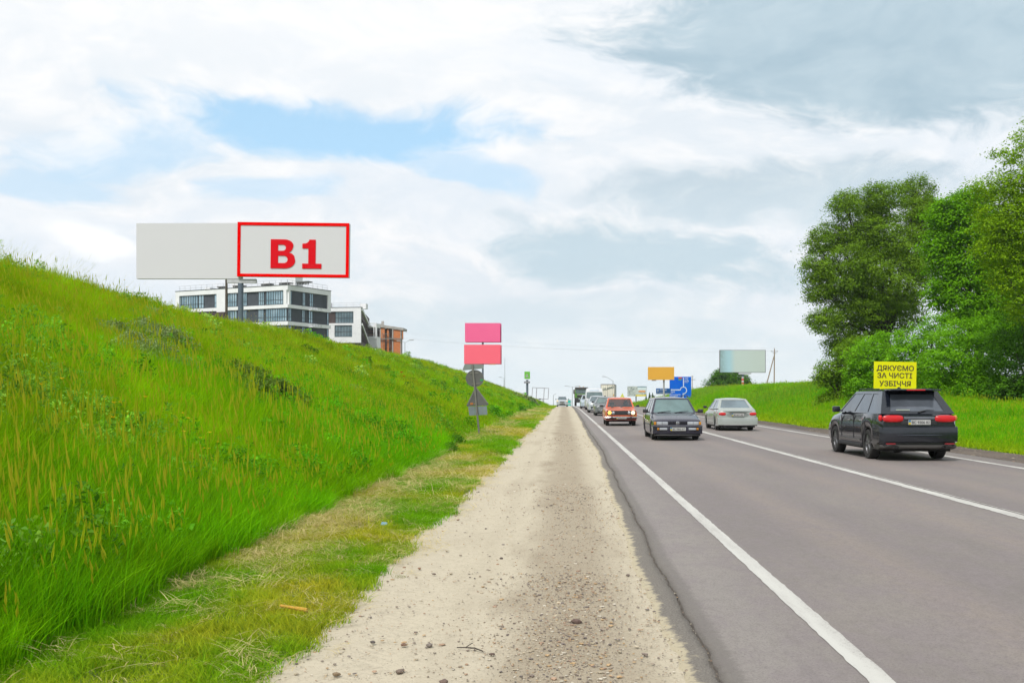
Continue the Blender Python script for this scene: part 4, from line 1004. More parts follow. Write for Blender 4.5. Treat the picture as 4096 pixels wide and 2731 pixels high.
def wheels(T, pts, r, w, rimr=.62, style='steel', tyre=None, rim=None):
    for x, y in pts:
        s = 1 if x > 0 else -1
        mb = MB(); mb.lathe([(-w / 2, r * rimr), (-w / 2, r * .93), (-w / 2 + .02, r * .985), (-w / 4, r), (w / 4, r), (w / 2 - .02, r * .985), (w / 2, r * .93), (w / 2, r * rimr), (w / 2 - .05, r * rimr * .97), (-w / 2 + .05, r * rimr * .97), (-w / 2, r * rimr)], (x, y, r), 'x', 28)
        t = T.part('wheel', mb, tyre or M_TYRE, smooth=True)
        mb = MB(); o = s * (w / 2 - .03)
        mb.lathe([(o, r * rimr), (o - s * .035, r * rimr * .93), (o - s * .045, r * rimr * .3), (o - s * .01, r * rimr * .28), (o, .001)], (x, y, r), 'x', 24)
        if style == 'alloy':
            for k in range(5):
                a = k * 1.2566; c, d = math.cos(a), math.sin(a)
                for q in (-.11, .11):
                    ca, da = math.cos(a + q), math.sin(a + q)
                    mb.tube([(x + o - s * .008, y + c * .03, r + d * .03), (x + o - s * .004, y + ca * r * rimr * .95, r + da * r * rimr * .95)], .014, 5)
        T.part('rim', mb, rim or M_RIM, parent=t, smooth=True)
def panelbox(T, name, x0, x1, y0, y1, z0, z1, m, b=.02, parent=None, label=None, smooth=True):
    mb = MB(); mb.cbox(min(x0, x1), max(x0, x1), min(y0, y1), max(y0, y1), z0, z1, b); return T.part(name, mb, m, parent=parent, smooth=smooth, label=label)
def barrel(T, name, hw, yface, depth, z0, z1, m, bow=.08, s=1, ends=.25, lip=.02, parent=None, n=16, label=None):
    """bumper or panel that wraps round the end of the body; s=+1 front, -1 rear"""
    mb = MB(); V = []
    for i in range(n + 1):
        u = -1 + 2 * i / n; x = hw * u; yo = yface - s * bow * abs(u) ** 3
        if abs(u) > .999: x = hw * u
        V += [(x, yo - s * depth, z0), (x, yo, z0 + lip), (x, yo + s * .012, (z0 + z1) / 2), (x, yo, z1 - lip), (x, yo - s * depth, z1)]
    V2 = []; q = 5
    Fc = [(i * q + j, (i + 1) * q + j, (i + 1) * q + j + 1, i * q + j + 1) for i in range(n) for j in range(4)]
    # return along the flank
    for e, sx in ((0, -1), (n, 1)):
        o = len(V); b = V[e * q:(e + 1) * q]
        V += [(sx * (hw + .004), p[1] - s * ends, p[2]) for p in b]
        Fc += [(e * q + j, o + j, o + j + 1, e * q + j + 1) for j in range(4)]
    mb.add(V, Fc); return T.part(name, mb, m, parent=parent, smooth=True, label=label)
def numplate(T, y, z, s, txt, w=.52, h=.112, x=0.0, frame=True):
    mb = MB(); mb.box(x - w / 2, x + w / 2, y - .008 if s > 0 else y - .008, y + .008, z - h / 2, z + h / 2); p = T.part('number_plate', mb, M_PLT)
    yf = y + s * .012
    for a, b, m in ((z, z + h / 2 - .004, M_PBL), (z - h / 2 + .004, z, M_PYL)):
        mb = MB(); x0 = s * (w / 2 - .005) + x; x1 = s * (w / 2 - .055) + x
        mb.box(min(x0, x1), max(x0, x1), min(y, yf), max(y, yf), a, b); T.part('plate_badge', mb, m, parent=p)
    mb = MB(); text_into(mb, txt, h * .58, (x - s * .025, y + s * .012, z - h * .29), facing=s, width=w * .78); T.part('lettering', mb, M_INK, parent=p, fix=False)
def underbody(T, hw, y0, y1, z0, z1): mb = MB(); mb.box(-hw, hw, y0, y1, z0 - .035, z1); T.part('underbody', mb, M_UNDER)
def mirrors(T, x, y, z, m, w=.19, h=.12, stalk=.06):
    for s in (1, -1):
        p = panelbox(T, 'mirror', s * (x + stalk), s * (x + stalk + w), y - .05, y + .06, z - h / 2, z + h / 2, m, .035)
        mb = MB(); mb.tube([(s * (x - .03), y, z - h * .3), (s * (x + stalk + .03), y, z - h * .2)], .022, 6); T.part('mirror_arm', mb, m, parent=p)
def oval_lamp(T, name, x, y, z, rx, rz, s, m, dome=.03, parent=None, skew=0.0, n=24, power=2.6, label=None):
    """a lens of rounded outline on a face looking along s*y"""
    mb = MB(); V = []; rings = [(1.0, -.03), (1.0, .0), (.85, .6), (.5, .92)]
    for k, d in rings:
        for i in range(n):
            a = 2 * math.pi * i / n; c, q = math.cos(a), math.sin(a)
            cx = rx * k * math.copysign(abs(c) ** (2 / power), c); cz = rz * k * math.copysign(abs(q) ** (2 / power), q)
            V.append((x + cx, y + s * (dome * d) - s * skew * abs(cx + x), z + cz))
    V.append((x, y + s * dome - s * skew * abs(x), z)); Fc = [(j * n + i, j * n + (i + 1) % n, (j + 1) * n + (i + 1) % n, (j + 1) * n + i) for j in range(3) for i in range(n)]
    Fc += [(3 * n + i, 3 * n + (i + 1) % n, 4 * n) for i in range(n)]
    mb.add(V, Fc); return T.part(name, mb, m, parent=parent, smooth=True, label=label)
def wipers(T, pts, m=None):
    for a, b in pts:
        mb = MB(); mb.tube([a, lerp3(a, b, .5), b], [.014, .012, .006], 5); T.part('wiper', mb, m or M_TRIM)
def seats(T, y, x=.36, z=.45):
    for s in (1, -1):
        p = panelbox(T, 'seat', s * x - .24, s * x + .24, y - .12, y + .02, z, z + .55, M_SEAT, .05)
        panelbox(T, 'headrest', s * x - .13, s * x + .13, y - .11, y - .01, z + .56, z + .72, M_SEAT, .04, parent=p)
def vehicle(name, label, cat, x, y, rz, group): return Thing(name, label, cat, (x, y, float(road_z(y)) + (.04 if 1.3 < x < 10.4 else .012)), group, world=False, rz=rz)
PI = math.pi
FACING, AWAY = PI, 0.0
G_ON, G_OFF = 'oncoming traffic queue', 'traffic driving away'

# ---- dark violet estate car, nearest oncoming
T = vehicle('estate_car', 'dark violet blue estate car with roof rails, nearest of the oncoming cars', 'car', 3.86, 34.0 + 2.25, FACING + R(.0), G_ON)
P_V = paint('violet_paint', (.012, .011, .024), .22)
G_V = cglass('teal_glass', (.11, .17, .165), .10)
w = .845; L = 4.55; f0 = L / 2
prof = [(f0, .74, .62, .66), (f0 - .05, .80, .655, .705), (f0 - .14, .825, .69, .74), (f0 - .6, w, .76, .845), (f0 - 1.15, w, .84, .935), (f0 - 1.5, w, .90, .95), (0, w, .915, .95), (-f0 + .5, w, .92, .95), (-f0 + .1, w * .97, .90, .93), (-f0, w * .93, .85, .90)]
T.part('body', shell(prof, [(f0 - .88, .30, .345), (-f0 + 1.05, .30, .345)], .20, L), P_V, smooth=True)
cabin(T, (f0 - 1.18, f0 - 1.95, -f0 + .55, -f0 + .15), .92, 1.43, .795, .60, P_V, G_V, (.33, .66), .055, fr=(.045, .955, .05, .93))
underbody(T, .74, -f0 + .3, f0 - .12, .17, .60)
wheels(T, [(.72, f0 - .88), (-.72, f0 - .88), (.72, -f0 + 1.05), (-.72, -f0 + 1.05)], .30, .19)
barrel(T, 'bumper', .84, f0 + .10, .12, .22, .52, P_V, .10, 1, .45); barrel(T, 'bumper_strip', .846, f0 + .125, .06, .475, .53, mat('strip_grey', (.09, .09, .11), .5), .10, 1, .5)
barrel(T, 'air_dam', .78, f0 + .10, .08, .15, .235, M_TRIM, .12, 1, .2)
for s in (1, -1):
    h = panelbox(T, 'headlight', s * .33, s * .715, f0 - .02, f0 + .045, .535, .645, M_LAMP, .018); 
    mb = MB(); mb.cbox(min(s * .52, s * .53), max(s * .52, s * .53), f0 + .03, f0 + .05, .54, .64, .004); T.part('divider', mb, M_TRIM, parent=h)
    panelbox(T, 'indicator', s * .722, s * .80, f0 - .06, f0 + .015, .54, .64, M_AMB, .012)
    panelbox(T, 'fog_lamp', s * .36, s * .62, f0 + .09, f0 + .128, .365, .44, M_LAMP, .014)
    panelbox(T, 'indicator', s * .63, s * .70, f0 + .07, f0 + .115, .37, .435, M_AMB, .01)
    mb = MB(); mb.tube([(s * .60, f0 - 2.1, 1.475), (s * .60, f0 - 2.2, 1.52), (s * .62, -.9, 1.53), (s * .60, -f0 + .5, 1.515), (s * .60, -f0 + .42, 1.46)], .016, 6); T.part('roof_rail', mb, M_TRIM)
g = panelbox(T, 'grille', -.32, .32, f0 - .03, f0 + .025, .53, .655, M_TRIM, .008)
for k in range(5): mb = MB(); mb.box(-.315, .315, f0 + .027, f0 + .04, .545 + k * .022, .554 + k * .022); T.part('slat', mb, P_V, parent=g)
e = oval_lamp(T, 'badge', 0, f0 + .045, .597, .062, .062, 1, M_CHR, .006, power=2)
mb = MB(); text_into(mb, 'V', .045, (0, f0 + .056, .602), facing=1, width=.05, bold=.02); text_into(mb, 'W', .045, (0, f0 + .056, .548), facing=1, width=.085, bold=.02); T.part('emblem', mb, M_INK, parent=e, fix=False)
numplate(T, f0 + .145, .40, 1, 'BC 7842 AT')
mirrors(T, w, f0 - 1.45, .985, M_TRIM, .19, .13, .03)
wipers(T, [((.58, f0 - 1.14, .935), (.10, f0 - 1.22, .99)), ((-.02, f0 - 1.12, .935), (-.52, f0 - 1.22, .985))])
mb = MB()
for s in (1, -1): mb.box(s * w - .0 if s > 0 else s * w - .014, s * w + .014 if s > 0 else s * w, -f0 + 1.45, f0 - 1.3, .50, .54)
T.part('side_strip', mb, mat('strip_grey2', (.10, .10, .12), .5))
seats(T, .15)

# ---- red saloon with four round lamps
T = vehicle('red_saloon', 'faded orange red boxy saloon with four round headlights and chrome bumper', 'car', 2.87, 50.0 + 2.05, FACING, G_ON)
P_R = paint('red_paint', (.50, .085, .030), .34, col2=(.56, .13, .045))
def clear_glass(name, col, mixv):
    m = bpy.data.materials.new(name); m.use_nodes = True; nt = m.node_tree; nt.nodes.clear(); out = nt.nodes.new('ShaderNodeOutputMaterial')
    g = nt.nodes.new('ShaderNodeBsdfGlossy'); g.inputs[0].default_value = (*col, 1); g.inputs[1].default_value = .06; t = nt.nodes.new('ShaderNodeBsdfTransparent'); t.inputs[0].default_value = (.90, .93, .93, 1)
    fr = nt.nodes.new('ShaderNodeFresnel'); fr.inputs[0].default_value = 1.5; mx = nt.nodes.new('ShaderNodeMixShader'); nt.links.new((NX(nt, fr.outputs[0]) + mixv).sat().s, mx.inputs[0]); nt.links.new(t.outputs[0], mx.inputs[1]); nt.links.new(g.outputs[0], mx.inputs[2]); nt.links.new(mx.outputs[0], out.inputs[0]); return m
G_C = clear_glass('clear_glass', (.7, .75, .75), .12)
w = .795; L = 4.1; f0 = L / 2
prof = [(f0, .765, .74, .775), (f0 - .04, .785, .77, .80), (f0 - .3, w, .79, .83), (f0 - 1.15, w, .86, .905), (f0 - 1.4, w, .90, .925), (0, w, .91, .92), (-f0 + .95, w, .90, .93), (-f0 + .06, w * .98, .86, .90), (-f0, w * .96, .84, .88)]
T.part('body', shell(prof, [(f0 - .70, .28, .33), (-f0 + .95, .28, .33)], .26, L), P_R, smooth=True)
cabin(T, (f0 - 1.22, f0 - 1.72, -f0 + 1.15, -f0 + .72), .90, 1.375, .735, .585, P_R, G_C, (.5,), .055, fr=(.05, .95, .06, .92))
underbody(T, .70, -f0 + .25, f0 - .1, .24, .62)
wheels(T, [(.67, f0 - .70), (-.67, f0 - .70), (.67, -f0 + .95), (-.67, -f0 + .95)], .29, .165)
g = panelbox(T, 'grille', -.72, .72, f0 - .02, f0 + .022, .555, .765, M_TRIM, .008)
for k in range(21): mb = MB(); x = -.36 + k * .036; mb.box(x - .004, x + .004, f0 + .023, f0 + .035, .575, .745); T.part('slat', mb, mat('slat_grey', (.06, .06, .065), .5) if k == 0 else bpy.data.materials['slat_grey'], parent=g)
for x, m, r, lab in ((.585, M_LITY, .092, 'lit yellow headlight'), (.40, M_LAMP, .078, None), (-.40, M_LAMP, .078, None), (-.585, M_LIT, .096, 'lit warm headlight')):
    h = oval_lamp(T, 'headlight', x, f0 + .026, .66, r, r, 1, m, .03, power=2, label=lab)
    mb = MB(); mb.lathe([(0, r), (.028, r), (.028, r + .012), (0, r + .012)], (x, f0 + .02, .66), 'y', 20); T.part('rim', mb, M_CHR, parent=h)
for s in (1, -1): panelbox(T, 'indicator', s * .60, s * .73, f0 - .01, f0 + .02, .475, .525, M_AMB, .008)
for a, b in ((-.79, -.53), (-.43, .43), (.53, .79)):
    pass
barrel(T, 'bumper', .80, f0 + .13, .06, .385, .475, M_CHR, .05, 1, .3)
for s in (1, -1): panelbox(T, 'overrider', s * .44, s * .51, f0 + .10, f0 + .165, .36, .49, M_TRIM, .015)
mb = MB(); mb.box(-.76, .76, f0 - .06, f0 + .04, .27, .385); T.part('valance', mb, mat('dull_red', (.13, .028, .02), .7))
numplate(T, f0 + .152, .415, 1, '4736 ВАК', .50, .115)
mirrors(T, w, f0 - 1.45, .98, M_TRIM, .17, .11, .05)
wipers(T, [((.45, f0 - 1.18, .915), (.02, f0 - 1.26, .95)), ((-.02, f0 - 1.18, .915), (-.45, f0 - 1.26, .95))])
seats(T, -.05)
mb = MB(); pts = [(-.36 + .18 * math.cos(a), f0 - 1.75 + .05 * math.sin(a), .93 + .16 * math.sin(a)) for a in np.linspace(0, 2 * PI, 21)]; mb.tube(pts, .014, 5); T.part('steering_wheel', mb, M_TRIM)
RED = T
# the driver of the red saloon
def person(label, loc, rz, verts, edges, radii, root, m, shirt):
    me = bpy.data.meshes.new('person'); me.from_pydata(verts, edges, []); o = link('person', me); o.location = loc; o.rotation_euler = (0, 0, rz)
    me.materials.append(shirt); me.materials.append(m)
    sk = o.modifiers.new('skin', 'SKIN')
    lay = me.skin_vertices[0].data if me.skin_vertices else None
    if lay is None:
        bm = bmesh.new(); bm.from_mesh(me); bm.verts.layers.skin.verify(); bm.to_mesh(me); bm.free(); lay = me.skin_vertices[0].data
    for i, r in enumerate(radii): lay[i].radius = r if hasattr(r, '__len__') else (r, r)
    lay[root].use_root = True
    o.modifiers.new('sub', 'SUBSURF').levels = 1; o.modifiers[-1].render_levels = 2
    return tag(o, label, 'person')
M_SK = mat('skin', (.30, .17, .11), .6); M_SHIRT = mat('dark_shirt', (.035, .04, .05), .9); M_HAIR = mat('dark_hair', (.02, .015, .012), .9)
V = [(0, 0, .50), (0, -.03, .72), (0, -.04, .92), (0, -.02, 1.02), (0, .0, 1.10), (0, .01, 1.19), (.17, -.03, .95), (.25, .10, .74), (.16, .32, .90), (.14, .37, .93), (-.17, -.03, .95), (-.25, .10, .74), (-.16, .32, .92), (-.14, .37, .95), (.10, .30, .52), (.12, .55, .42), (-.10, .30, .52), (-.12, .55, .42)]
E = [(0, 1), (1, 2), (2, 3), (3, 4), (4, 5), (2, 6), (6, 7), (7, 8), (8, 9), (2, 10), (10, 11), (11, 12), (12, 13), (0, 14), (14, 15), (0, 16), (16, 17)]
rd = [(.15, .12), (.15, .11), (.13, .10), .05, (.08, .09), (.07, .085), .065, .048, .035, .035, .065, .048, .035, .035, .08, .06, .08, .06]
pr = person('driver in dark clothing with both hands on the wheel of the red saloon', tuple(RED.e.location + Vector((.36, .15, 0))), FACING, V, E, rd, 0, M_SK, M_SHIRT)
mb = MB(); mb.lathe([(.02, .095), (.06, .100), (.10, .085), (.13, .05), (.14, .001)], (0, -.005, 1.12), 'z', 14); hr = link('hair', mb.mesh('hair', M_HAIR, smooth=True), pr)

# ---- grey saloon
def modern(T, w, L, H, body, glass, nose=.62, hood=(.80, .93), cowl=1.15, rf=1.85, rrf=1.05, rb=.35, tail=.98, zb=.93, wr=.56, splits=(.45,), arch=.335, wr_=.31, fo=.85, ro=.95, mir=None, rim='alloy', hatch=False):
    f0 = L / 2
    prof = [(f0, w * .78, nose - .06, nose), (f0 - .07, w * .90, nose, nose + .06), (f0 - .22, w * .965, nose + .07, nose + .125), (f0 - .55, w, hood[0] - .05, hood[0]), (f0 - cowl + .05, w, hood[1] - .10, hood[1]), (f0 - cowl - .4, w, zb - .03, zb), (0, w, zb - .01, zb + .015), (-f0 + rb + .1, w, zb - .01, tail), (-f0 + .12, w * .96, tail - .08, tail - .01), (-f0, w * .90, tail - .17, tail - .09)]
    T.part('body', shell(prof, [(f0 - fo, wr_, arch), (-f0 + ro, wr_, arch)], .20, L), body, smooth=True)
    cabin(T, (f0 - cowl, f0 - rf, -f0 + rrf, -f0 + rb), zb - .012, H, w - .055, wr, body, glass, splits, .05, fr=(.05, .95, .05, .93), zbr=(tail - .03))
    underbody(T, w - .1, -f0 + .2, f0 - .15, .17, .62)
    wheels(T, [(w - .12, f0 - fo), (-w + .12, f0 - fo), (w - .12, -f0 + ro), (-w + .12, -f0 + ro)], wr_, .21, .66, rim)
    mirrors(T, w - .01, f0 - cowl - .30, zb + .08, mir or body, .17, .13, .03)
    wipers(T, [((.50, f0 - cowl + .02, zb + .0), (.05, f0 - cowl - .04, zb + .05)), ((-.02, f0 - cowl + .03, zb + .0), (-.48, f0 - cowl - .04, zb + .05))])
    return f0
T = vehicle('grey_saloon', 'dark grey saloon with pale rimmed grille half hidden behind the red saloon', 'car', 3.15, 74.0 + 2.2, FACING, G_ON)
P_G = paint('grey_paint', (.125, .135, .14), .30); G_G = cglass('green_grey_glass', (.12, .16, .155), .10)
f0 = modern(T, .865, 4.5, 1.36, P_G, G_G, nose=.70, hood=(.82, .92), mir=M_TRIM)
barrel(T, 'bumper', .84, f0 + .06, .1, .20, .50, P_G, .14, 1, .4, lip=.05)
g = panelbox(T, 'grille', -.27, .27, f0 - .01, f0 + .035, .555, .70, M_TRIM, .02)
mb = MB(); q = [(-.31, .73), (.31, .73), (.20, .53), (-.20, .53)]; qi = [(-.26, .70), (.26, .70), (.17, .56), (-.17, .56)]
for i in range(4): mb.poly([q[i], q[(i + 1) % 4], qi[(i + 1) % 4], qi[i]], f0 + .04, f0 + .055)
T.part('grille_surround', mb, M_CHR, parent=g)
for s in (1, -1):
    oval_lamp(T, 'headlight', s * .58, f0 - .02, .645, .17, .075, 1, M_LITW, .05, label='lit headlight', skew=.12)
    panelbox(T, 'fog_lamp', s * .50, s * .68, f0 + .02, f0 + .075, .30, .37, M_TRIM, .02)
panelbox(T, 'lower_grille', -.36, .36, f0 + .05, f0 + .085, .30, .40, M_TRIM, .02); numplate(T, f0 + .09, .46, 1, 'BC 2315 CM')
# ---- silver hatchback behind it
T = vehicle('silver_hatchback', 'pale silver hatchback with lit headlights and sporty bumper behind the dark grey saloon', 'car', 2.98, 87.0 + 2.1, FACING, G_ON)
P_S = paint('silver_paint', (.36, .39, .41), .3); G_S = cglass('grey_glass', (.10, .13, .14), .08)
f0 = modern(T, .88, 4.3, 1.42, P_S, G_S, nose=.74, hood=(.86, .98), zb=.97, tail=1.02, rrf=.5, rb=.12, splits=(.42, .8), mir=P_S)
barrel(T, 'bumper', .85, f0 + .06, .1, .20, .54, P_S, .14, 1, .4, lip=.05)
for s in (1, -1):
    oval_lamp(T, 'headlight', s * .57, f0 - .02, .72, .20, .085, 1, M_LITW, .06, label='lit headlight', skew=.15)
    mb = MB(); mb.poly([(s * .42, .52), (s * .66, .52), (s * .60, .34)] if s > 0 else [(s * .42, .52), (s * .60, .34), (s * .66, .52)], f0 + .045, f0 + .085); T.part('vent', mb, M_TRIM)
panelbox(T, 'grille', -.36, .36, f0 + .04, f0 + .085, .30, .50, M_TRIM, .03); numplate(T, f0 + .095, .42, 1, 'AC 5190 BI')
# ---- white van
T = vehicle('white_van', 'white high roofed panel van with wide dark windscreen in the oncoming queue', 'van', 3.20, 103.5 + 2.6, FACING, G_ON)
P_W = paint('white_paint', (.50, .51, .52), .35); G_W = cglass('van_glass', (.085, .115, .115), .08)
w = .97; L = 5.2; f0 = L / 2
prof = [(f0, .84, .86, .92), (f0 - .10, .93, .95, 1.03), (f0 - .5, w, 1.05, 1.16), (f0 - .75, w, 1.12, 1.22), (0, w, 1.16, 1.22), (-f0 + .05, w, 1.16, 1.22), (-f0, w * .98, 1.14, 1.2)]
T.part('body', shell(prof, [(f0 - .95, .34, .38), (-f0 + 1.1, .34, .38)], .26, L), P_W, smooth=True)
mb = MB(); A = [(f0 - .72, 1.17, .925), (f0 - 1.32, 1.84, .84), (f0 - 1.55, 2.12, .80), (f0 - 1.85, 2.26, .74)]
V = []
for y, z, hw in A: V += [(-hw, y, z), (-hw * .5, y + .05, z + .01), (0, y + .07, z + .012), (hw * .5, y + .05, z + .01), (hw, y, z)]
B_ = [(-f0 + .02, z, hw) for _, z, hw in A]
for y, z, hw in B_: V += [(-hw, y, z), (-hw * .5, y, z + .01), (0, y, z + .012), (hw * .5, y, z + .01), (hw, y, z)]
Fc = []
for o in (0, 20):
    for j in range(3):
        for i in range(4): Fc.append((o + j * 5 + i, o + j * 5 + i + 1, o + j * 5 + i + 6, o + j * 5 + i + 5))
for j in range(3): Fc += [(j * 5, 20 + j * 5, 25 + j * 5, j * 5 + 5), (j * 5 + 4, j * 5 + 9, 29 + j * 5, 24 + j * 5)]
Fc += [(15 + i, 16 + i, 36 + i, 35 + i) for i in range(4)]
mb.add(V, Fc); T.part('cargo_body', mb, P_W, smooth=True)
c = [(-.86, f0 - .755 + .035, 1.22), (.86, f0 - .755 + .035, 1.22), (.79, f0 - 1.30 + .02, 1.83), (-.79, f0 - 1.30 + .02, 1.83)]
mb = MB(); V = [tuple(a + b for a, b in zip(patchq(c, i / 8, j, (0, .085, .012)), (0, .02, .02))) for j in (0, 1) for i in range(9)]; mb.add(V, [(i, i + 1, i + 10, i + 9) for i in range(8)]); T.part('windscreen', mb, G_W, smooth=True)
for s in (1, -1):
    mb = MB(); mb.add([(s * .945, f0 - .85, 1.22), (s * .965, f0 - 1.75, 1.22), (s * .875, f0 - 1.75, 1.80), (s * .87, f0 - 1.38, 1.80)], [(0, 1, 2, 3)]); T.part('side_window', mb, G_W)
    oval_lamp(T, 'headlight', s * .70, f0 - .04, .86, .17, .12, 1, M_LIT, .05, label='lit headlight', skew=.1)
mb = MB(); mb.add([(-.50, f0 - 1.445, 1.96), (.50, f0 - 1.445, 1.96), (.48, f0 - 1.505, 2.05), (-.48, f0 - 1.505, 2.05)], [(0, 1, 2, 3)], M=Matrix.Translation((0, .10, .02))); T.part('print', mb, mat('pale_blue_print', (.33, .43, .52), .6))
underbody(T, .86, -f0 + .2, f0 - .15, .24, .8); wheels(T, [(.84, f0 - .95), (-.84, f0 - .95), (.84, -f0 + 1.1), (-.84, -f0 + 1.1)], .34, .22)
barrel(T, 'bumper', .92, f0 + .06, .1, .24, .58, mat('bumper_grey', (.16, .17, .18), .6), .12, 1, .4, lip=.05); panelbox(T, 'grille', -.42, .42, f0 - .02, f0 + .03, .62, .78, M_TRIM, .02)
numplate(T, f0 + .08, .45, 1, 'BC 6408 HA'); mirrors(T, w - .02, f0 - .95, 1.30, M_TRIM, .20, .32, .04)
# ---- pale car behind the van
T = vehicle('silver_estate', 'light blue silver car peeping out left of and behind the white van', 'car', 2.82, 117.0 + 2.2, FACING, G_ON)
P_S2 = paint('pale_blue_paint', (.34, .40, .45), .3)
f0 = modern(T, .88, 4.5, 1.58, P_S2, G_S, nose=.80, hood=(.95, 1.06), zb=1.04, tail=1.06, rrf=.4, rb=.1, splits=(.36, .7), mir=P_S2)
barrel(T, 'bumper', .85, f0 + .06, .1, .22, .58, P_S2, .14, 1, .4, lip=.05); panelbox(T, 'grille', -.34, .34, f0 - .01, f0 + .05, .62, .76, M_TRIM, .02)
for s in (1, -1): oval_lamp(T, 'headlight', s * .62, f0 - .03, .76, .17, .08, 1, M_LAMP, .05, skew=.15)
numplate(T, f0 + .08, .45, 1, 'BO 3372 EE')
# ---- green lorry
T = vehicle('green_lorry', 'green cabbed tipper lorry with black bumper and visor, last in the oncoming queue', 'truck', 3.22, 181.5, FACING, G_ON)
P_GR = paint('green_paint', (.07, .20, .022), .4); M_DUST = mat('dusty_steel', (.20, .15, .09), .9, col2=(.12, .09, .06))
f = 0.0
mb = MB(); mb.cbox(-1.22, 1.22, -1.9, 0, 1.25, 3.05, .10); T.part('cab', mb, P_GR, smooth=True)
mb = MB(); mb.cbox(-1.20, 1.20, -1.8, .16, 3.02, 3.42, .08); T.part('visor', mb, mat('visor_dark', (.06, .055, .05), .6), smooth=True)
mb = MB(); mb.cbox(-1.06, 1.06, -.02, .03, 2.28, 2.98, .02); T.part('windscreen', mb, G_W)
for s in (1, -1):
    mb = MB(); mb.box(min(s * 1.20, s * 1.23), max(s * 1.20, s * 1.23), -1.2, -.15, 2.25, 2.9); T.part('side_window', mb, G_W)
    p = panelbox(T, 'mirror', s * 1.30, s * 1.50, .0, .12, 2.2, 2.95, M_TRIM, .03); mb = MB(); mb.tube([(s * 1.18, 0, 2.95), (s * 1.4, .06, 2.98)], .025, 5); T.part('mirror_arm', mb, M_TRIM, parent=p)
    oval_lamp(T, 'headlight', s * .92, .10, 1.02, .13, .11, 1, M_LAMP, .03, power=4)
    mb = MB(); mb.cbox(min(s * .25, s * .36), max(s * .25, s * .36), -.2, -.1, 3.42, 3.60, .02); T.part('roof_lamp', mb, M_AMB)
mb = MB(); mb.box(-.78, .78, .012, .05, 2.02, 2.12); T.part('grille_bar', mb, M_PALE)
panelbox(T, 'grille', -.80, .80, .0, .045, 1.62, 2.0, M_TRIM, .02); panelbox(T, 'bumper', -1.25, 1.25, -.5, .16, .62, 1.50, M_TRIM, .06)
numplate(T, .17, .82, 1, 'BC 8841 EO')
mb = MB(); mb.box(-1.25, 1.25, -7.6, -2.1, 1.35, 3.0); T.part('tipper_body', mb, M_DUST)
mb = MB(); mb.box(-.45, .45, -7.4, -.2, .75, 1.25); T.part('chassis', mb, M_UNDER)
for s in (1, -1):
    mb = MB(); mb.box(s * 1.1 - .17, s * 1.1 + .17, -1.9, -.35, 1.1, 1.3); T.part('mudguard', mb, M_DUST)
wheels(T, [(s * 1.05, y) for s in (1, -1) for y in (-1.05, -5.2, -6.5)], .52, .34, .55, tyre=mat('dusty_tyre', (.06, .045, .035), .95), rim=M_DUST)
# ---- silver car on the crest, on the gravel
T = vehicle('silver_crossover', 'small silver crossover with amber lit lamps on the gravel at the crest', 'car', -.25, 156.0, FACING, None)
f0 = modern(T, .87, 4.2, 1.56, P_S, G_S, nose=.86, hood=(.98, 1.08), zb=1.06, tail=1.08, rrf=.5, rb=.12, splits=(.4, .75), mir=M_TRIM)
barrel(T, 'bumper', .85, f0 + .06, .1, .24, .60, P_S, .14, 1, .4, lip=.05); panelbox(T, 'grille', -.36, .36, f0 - .02, f0 + .05, .70, .80, M_TRIM, .03); panelbox(T, 'lower_grille', -.42, .42, f0 + .05, f0 + .09, .36, .50, M_TRIM, .03)
for s in (1, -1): oval_lamp(T, 'headlight', s * .68, f0 - .06, .82, .13, .13, 1, M_LITY, .05, label='lit amber headlight', skew=.12)
mb = MB()
for s in (1, -1): mb.tube([(s * .6, .2, 1.60), (s * .6, -1.2, 1.62)], .02, 5)
T.part('roof_rail', mb, M_TRIM); numplate(T, f0 + .10, .58, 1, 'BC 1907 IK')

# ---- white trailer seen from behind
T = vehicle('box_trailer', 'white lorry trailer with closed rear doors lettered OLANO driving away over the crest', 'truck', 7.95, 181.0, AWAY - R(4.2), G_OFF)
P_T = mat('trailer_cream', (.64, .61, .50), .6, col2=(.58, .56, .46)); M_TF = mat('trailer_frame', (.16, .14, .12), .6)
mb = MB(); mb.box(-1.275, 1.275, .05, 13.6, 1.15, 3.95); T.part('box_body', mb, M_WHITE)
for x0, x1 in ((-1.19, -.03), (.03, 1.19)):
    d = panelbox(T, 'door', x0, x1, -.02, .048, 1.25, 3.82, P_T, .01)
    mb = MB(); xx = (x0 + x1) / 2
    for q in (-.22, .22): mb.tube([(xx + q, -.045, 1.3), (xx + q, -.045, 3.8)], .018, 5)
    T.part('lock_bar', mb, M_PALE, parent=d)
mb = MB(); mb.box(-1.28, -1.19, -.04, .045, 1.15, 3.96); mb.box(1.19, 1.28, -.04, .045, 1.15, 3.96); mb.box(-1.19, 1.19, -.04, .045, 3.83, 3.962); mb.box(-1.19, 1.19, -.04, .045, 1.15, 1.24); mb.box(-.03, .03, -.035, .045, 1.24, 3.83); T.part('door_frame', mb, M_TF)
mb = MB(); text_into(mb, 'OLANO', .42, (.10, -.055, 3.02), width=2.05, bold=.05, slant=.24); T.part('lettering', mb, mat('dark_green_print', (.05, .09, .07), .6), fix=False)
mb = MB(); mb.box(.98, 1.12, -.05, -.021, 1.8, 2.15); T.part('placard', mb, mat('orange_placard', (.50, .26, .02), .5))
panelbox(T, 'bumper', -1.2, 1.2, -.05, .10, .50, .68, M_TF, .02)
for s in (1, -1): panelbox(T, 'tail_light', s * .75, s * 1.15, -.06, .02, .95, 1.08, M_TAIL, .01)
